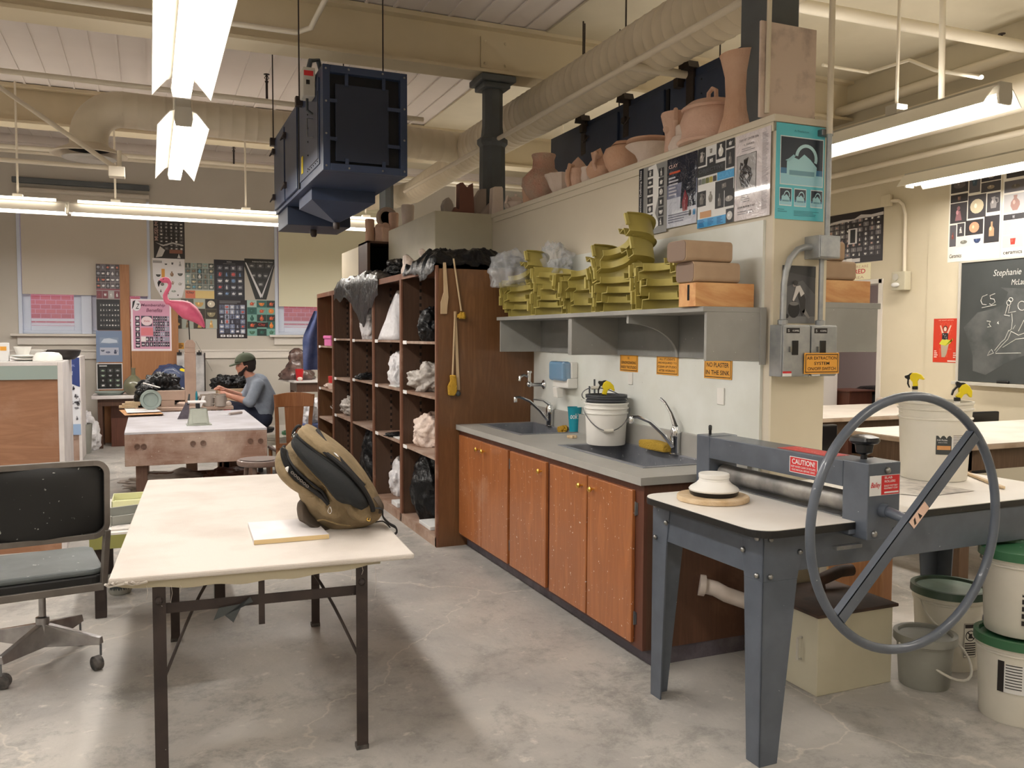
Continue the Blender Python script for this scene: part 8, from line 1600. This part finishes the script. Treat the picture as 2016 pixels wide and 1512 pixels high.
# cap
cc_ = Q(483, 711); b = MB(); prf = [(math.cos(a)*.112, math.sin(a)*.098) for a in [PI/2*k/8 for k in range(9)]]; mcap = Matrix.Translation(cc_) @ Matrix.Rotation(math.radians(-12), 4, 'Y')
b.lathe(prf, (0, 0, 0), 28, mx=mcap, sx=1.05, sy=.88); cp = b.build('cap', 'cap_green', t, smooth='all')
b = MB(); o1 = [( -.095-.09*math.cos(a), .075*math.sin(a)) for a in [-PI/2+PI*k/14 for k in range(15)]]; b.prism(o1+[(-.06, .08), (-.06, -.08)][::1], .016, mcap @ Matrix.Rotation(math.radians(-6), 4, 'Y'), d0=-.006); b.build('brim', 'cap_green', cp, bevel=.005); MB().sphere(mcap @ Vector((0, 0, .1)), .009, 5).build('cap_button', 'cap_green', cp)
for s in (-1, 1):
    b = MB(); g = Q(468.5, 718.5, s*.034); b.tube([g+Vector((.004*abs(math.cos(q)), .024*math.cos(q), .018*math.sin(q))) for q in [2*PI*k/16 for k in range(16)]], .0028, 6, closed=True); b.tube([g+Vector((.004, s*.024, .004)), Q(486, 717.5, s*.076)], .0028, 6); b.build('glasses', 'glasses', t); MB().sphere(Q(470, 718.5, s*.03), .011, 6).build('eye', 'label_white', t, smooth=True)
MB().tube([Q(466.0, 731, -.016), Q(465.6, 731, 0), Q(466.0, 731, .016)], .004, 6).build('mouth', 'clay_pink', t)
tag(MB().lathe([(0, .0), (.14, 0), (.16, .03), (.16, .05), (0, .05)], (Q(512, 838).x, YQ, Q(512, 838).z-.075), 24).tube([(Q(512, 838).x, YQ, .03), (Q(512, 838).x, YQ, Q(512, 838).z-.07)], .03, 10).lathe([(0, 0), (.2, 0), (.2, .03), (0, .035)], (Q(512, 838).x, YQ, 0), 20).build('round_stool', 'dark_bucket', smooth=40), 'dark round stool under the seated person', 'stool')

# right back corner: side desk, sculpture, cup, buckets, apron
YD = 12.95; zd = P2(590, 750, YD).z
t = thing('side_desk', 'small white topped desk with the brown wrinkled sculpture beside the lockers', 'desk', (P2(600, 750, YD).x, YD+.3, 0)); x0, x1 = P2(566, 752, YD).x, 2.55
MB().hexa([(x0+.1, YD, zd-.03), (x1, YD, zd-.03), (x1, YD+.75, zd-.03), (x0-.02, YD+.75, zd-.03)], [(x0+.1, YD, zd), (x1, YD, zd), (x1, YD+.75, zd), (x0-.02, YD+.75, zd)]).build('desk_top', 'dusty_white', t, bevel=.004)
MB().box(x0+.14, x1-.04, YD+.03, YD+.7, zd-.17, zd-.03).build('apron', 'dark_wood', t)
for x in (x0+.14, x1-.1):
    for y in (YD+.03, YD+.64): MB().box(x, x+.06, y, y+.06, 0, zd-.17).build('leg', 'dark_wood', t)
c = P2(586, 745, 13.3); b = MB(); rings = []; H = P2(586, 685, 13.3).z-zd
for j in range(16):
    q = j/15.; rr = .225*(1-q)**.75+.02+.03*math.sin(q*9); rings.append([(c.x+rr*math.cos(a)*(1+.13*math.sin(7*a+q*9)+.09*math.sin(13*a-q*17)), 13.35+rr*.8*math.sin(a)*(1+.12*math.sin(6*a+q*7)), zd+.001+q*H) for a in [2*PI*i/32 for i in range(32)]])
tag(b.loft(rings).build('sculpture', 'brown_glaze', smooth='all'), 'tall wrinkled brown glazed mound on the side desk', 'sculpture')
c = P2(589, 748, 13.05); tag(MB().lathe([(0, 0), (.045, 0), (.062, .16), (.065, .175), (.06, .175), (.042, .01), (0, .01)], (c.x, 13.02, zd+.001), 20).build('red_cup', 'red', smooth=40), 'red plastic cup in front of the brown mound', 'cup')
tag(MB().sphere((c.x-.0, 12.98, zd+.031), .03, 8, (1.3, 1, 1)).build('clay_ball', 'clay_pale', smooth=True), 'small pale egg shaped ball before the red cup', 'ball')
b = MB(); x = P2(614, 640, 11.12).x; za, zc_ = P2(616, 612, 11.12).z, P2(616, 728, 11.12).z
n = 12; v = [];
for j in range(n+1):
    for i in range(9): u, q = i/8., j/float(n); w4 = .06+.09*min(1, q*2.2); v.append((2.03-.0-(1-u)*w4*1.6+.02, 11.10+.03*math.sin(u*9+q*3)+.02*(1-q), za+(zc_-za)*q))
f = [(j*9+i, j*9+i+1, j*9+i+10, j*9+i+9) for j in range(n) for i in range(8)]; m_ = len(v); b.add(v+[(p[0], p[1]+.012, p[2]) for p in v], f+[tuple(k+m_ for k in q[::-1]) for q in f])
tag(b.build('apron', 'denim', smooth='all'), 'blue denim apron hanging on the far end of the lockers', 'apron')
for (px, py, h, r, mt_, lab) in ((548, 850, .36, .16, 'pail_plastic', 'white bucket on the floor left behind the oak chair'), (592, 850, .4, .17, 'white_plastic', 'white bucket standing behind the oak chair back'), (612, 840, .3, .14, 'pail_grey', 'greyish bucket next to the lockers')):
    c = P2(px, py, 10.6); pail('bucket', lab, (c.x, 10.6+.01*px % .4, 0), r*.88, r, h, mt_, lid=('green_lid', 'green_lid') if px == 592 else None)
c = P2(548, 855, 10.0); tag(MB().lathe([(0, 0), (.25, 0), (.26, .02), (0, .03)], (c.x+.02, 9.9, 0), 24).build('round_mat', 'slate'), 'dark round mat lying on the floor left of the oak chair', 'mat')
blob('plastic_bag', 'white bag heaped between the oak chair and the lockers', 'bag', 'bag_white', (P2(613, 790, 11.4).x, 11.5, .45), .16, (1, .8, 1.2), .3, seed=80)
tag(MB().box(P2(613, 790, 11.4).x-.15, P2(613, 790, 11.4).x+.15, 11.36, 11.64, 0, .449).build('storage_bin', 'denim', bevel=.02), 'bluish storage bin carrying the white bag beside the lockers', 'bin')

# low table with trays behind the office chair
t = thing('low_table', 'low white topped table with olive edge and black legs behind the office chair', 'table', (.05, 5.8, 0)); zl = .49; x0, x1, y0, y1 = -.33, .42, 5.25, 6.35
MB().box(x0, x1, y0, y1, zl-.012, zl).build('table_top', 'white_laminate', t); MB().box(x0, x1, y0, y0+.02, zl-.09, zl-.012).build('edge_board', 'olive_table', t, bevel=.003); MB().box(x0, x0+.02, y0+.02, y1, zl-.09, zl-.012).build('edge_board', 'olive_table', t); MB().box(x1-.02, x1, y0+.02, y1, zl-.09, zl-.012).build('edge_board', 'olive_table', t)
for x in (x0+.02, x1-.09):
    for y in (y0+.03, y1-.09): MB().box(x, x+.06, y, y+.06, 0, zl-.03).build('leg', 'black_iron', t, bevel=.004)
def tray(label, c, w4, l4, h, mat, rz=0, name='tray'):
    t = thing(name, label, 'tray', c, rz); MB().box(-w4, w4, -l4, l4, 0, .006).build('base', mat, t, local=True, bevel=.002)
    for q in ((-w4, w4, -l4, -l4+.008), (-w4, w4, l4-.008, l4), (-w4, -w4+.008, -l4, l4), (w4-.008, w4, -l4, l4)): MB().box(q[0], q[1], q[2], q[3], .006, h).build('rim', mat, t, local=True, bevel=.003)
c = P(268, 985, 'z', zl); tray('pale yellow tray standing at the back of the low table', (c.x+.03, 6.12, zl+.002), .17, .15, .05, 'green_tray'); c = P(235, 1015, 'z', zl); tray('dusty grey tray on the low table beside the office chair', (-.10, 5.6, zl+.002), .18, .14, .06, 'pail_grey', .35)
tag(MB().box(-.22, .0, 5.30, 5.42, zl+.001, zl+.008).build('crumpled_paper', 'newsprint'), 'crumpled grey paper at the front edge of the low table', 'paper')
# cup on the floor
c = P(236, 1172, 'z', 0); t = thing('patterned_mug', 'mug with a dark frieze of animals standing on the floor behind the table corner', 'mug', c); cx, cy = c.x, c.y+.06; MB().lathe([(0, 0), (.06, 0), (.068, .015), (.066, .10), (.069, .105), (.062, .105), (.058, .02), (0, .01)], (cx, cy, 0), 26).build('cup', 'pail_grey', t, smooth=40)
MB().tube([(cx+.062, cy-.01, .09), (cx+.10, cy-.02, .10), (cx+.105, cy-.02, .06), (cx+.066, cy-.01, .03)], .007, 8).build('handle', 'pail_grey', t, smooth=True)
for k in range(5):
    a = -1.9+.42*k-.3; m = Matrix.Translation((cx, cy, .055)) @ Matrix.Rotation(a, 4, 'Z') @ Matrix(((0, 0, 1, .0672), (1, 0, 0, 0), (0, 1, 0, 0), (0, 0, 0, 1))); MB().prism([(-.018, -.025), (-.01, -.01), (-.006, -.025), (0, -.008), (.01, -.025), (.014, -.005), (.018, .012), (.008, .02), (-.012, .02), (-.02, .005)], .002, m).build('animal_print', 'slate', t)
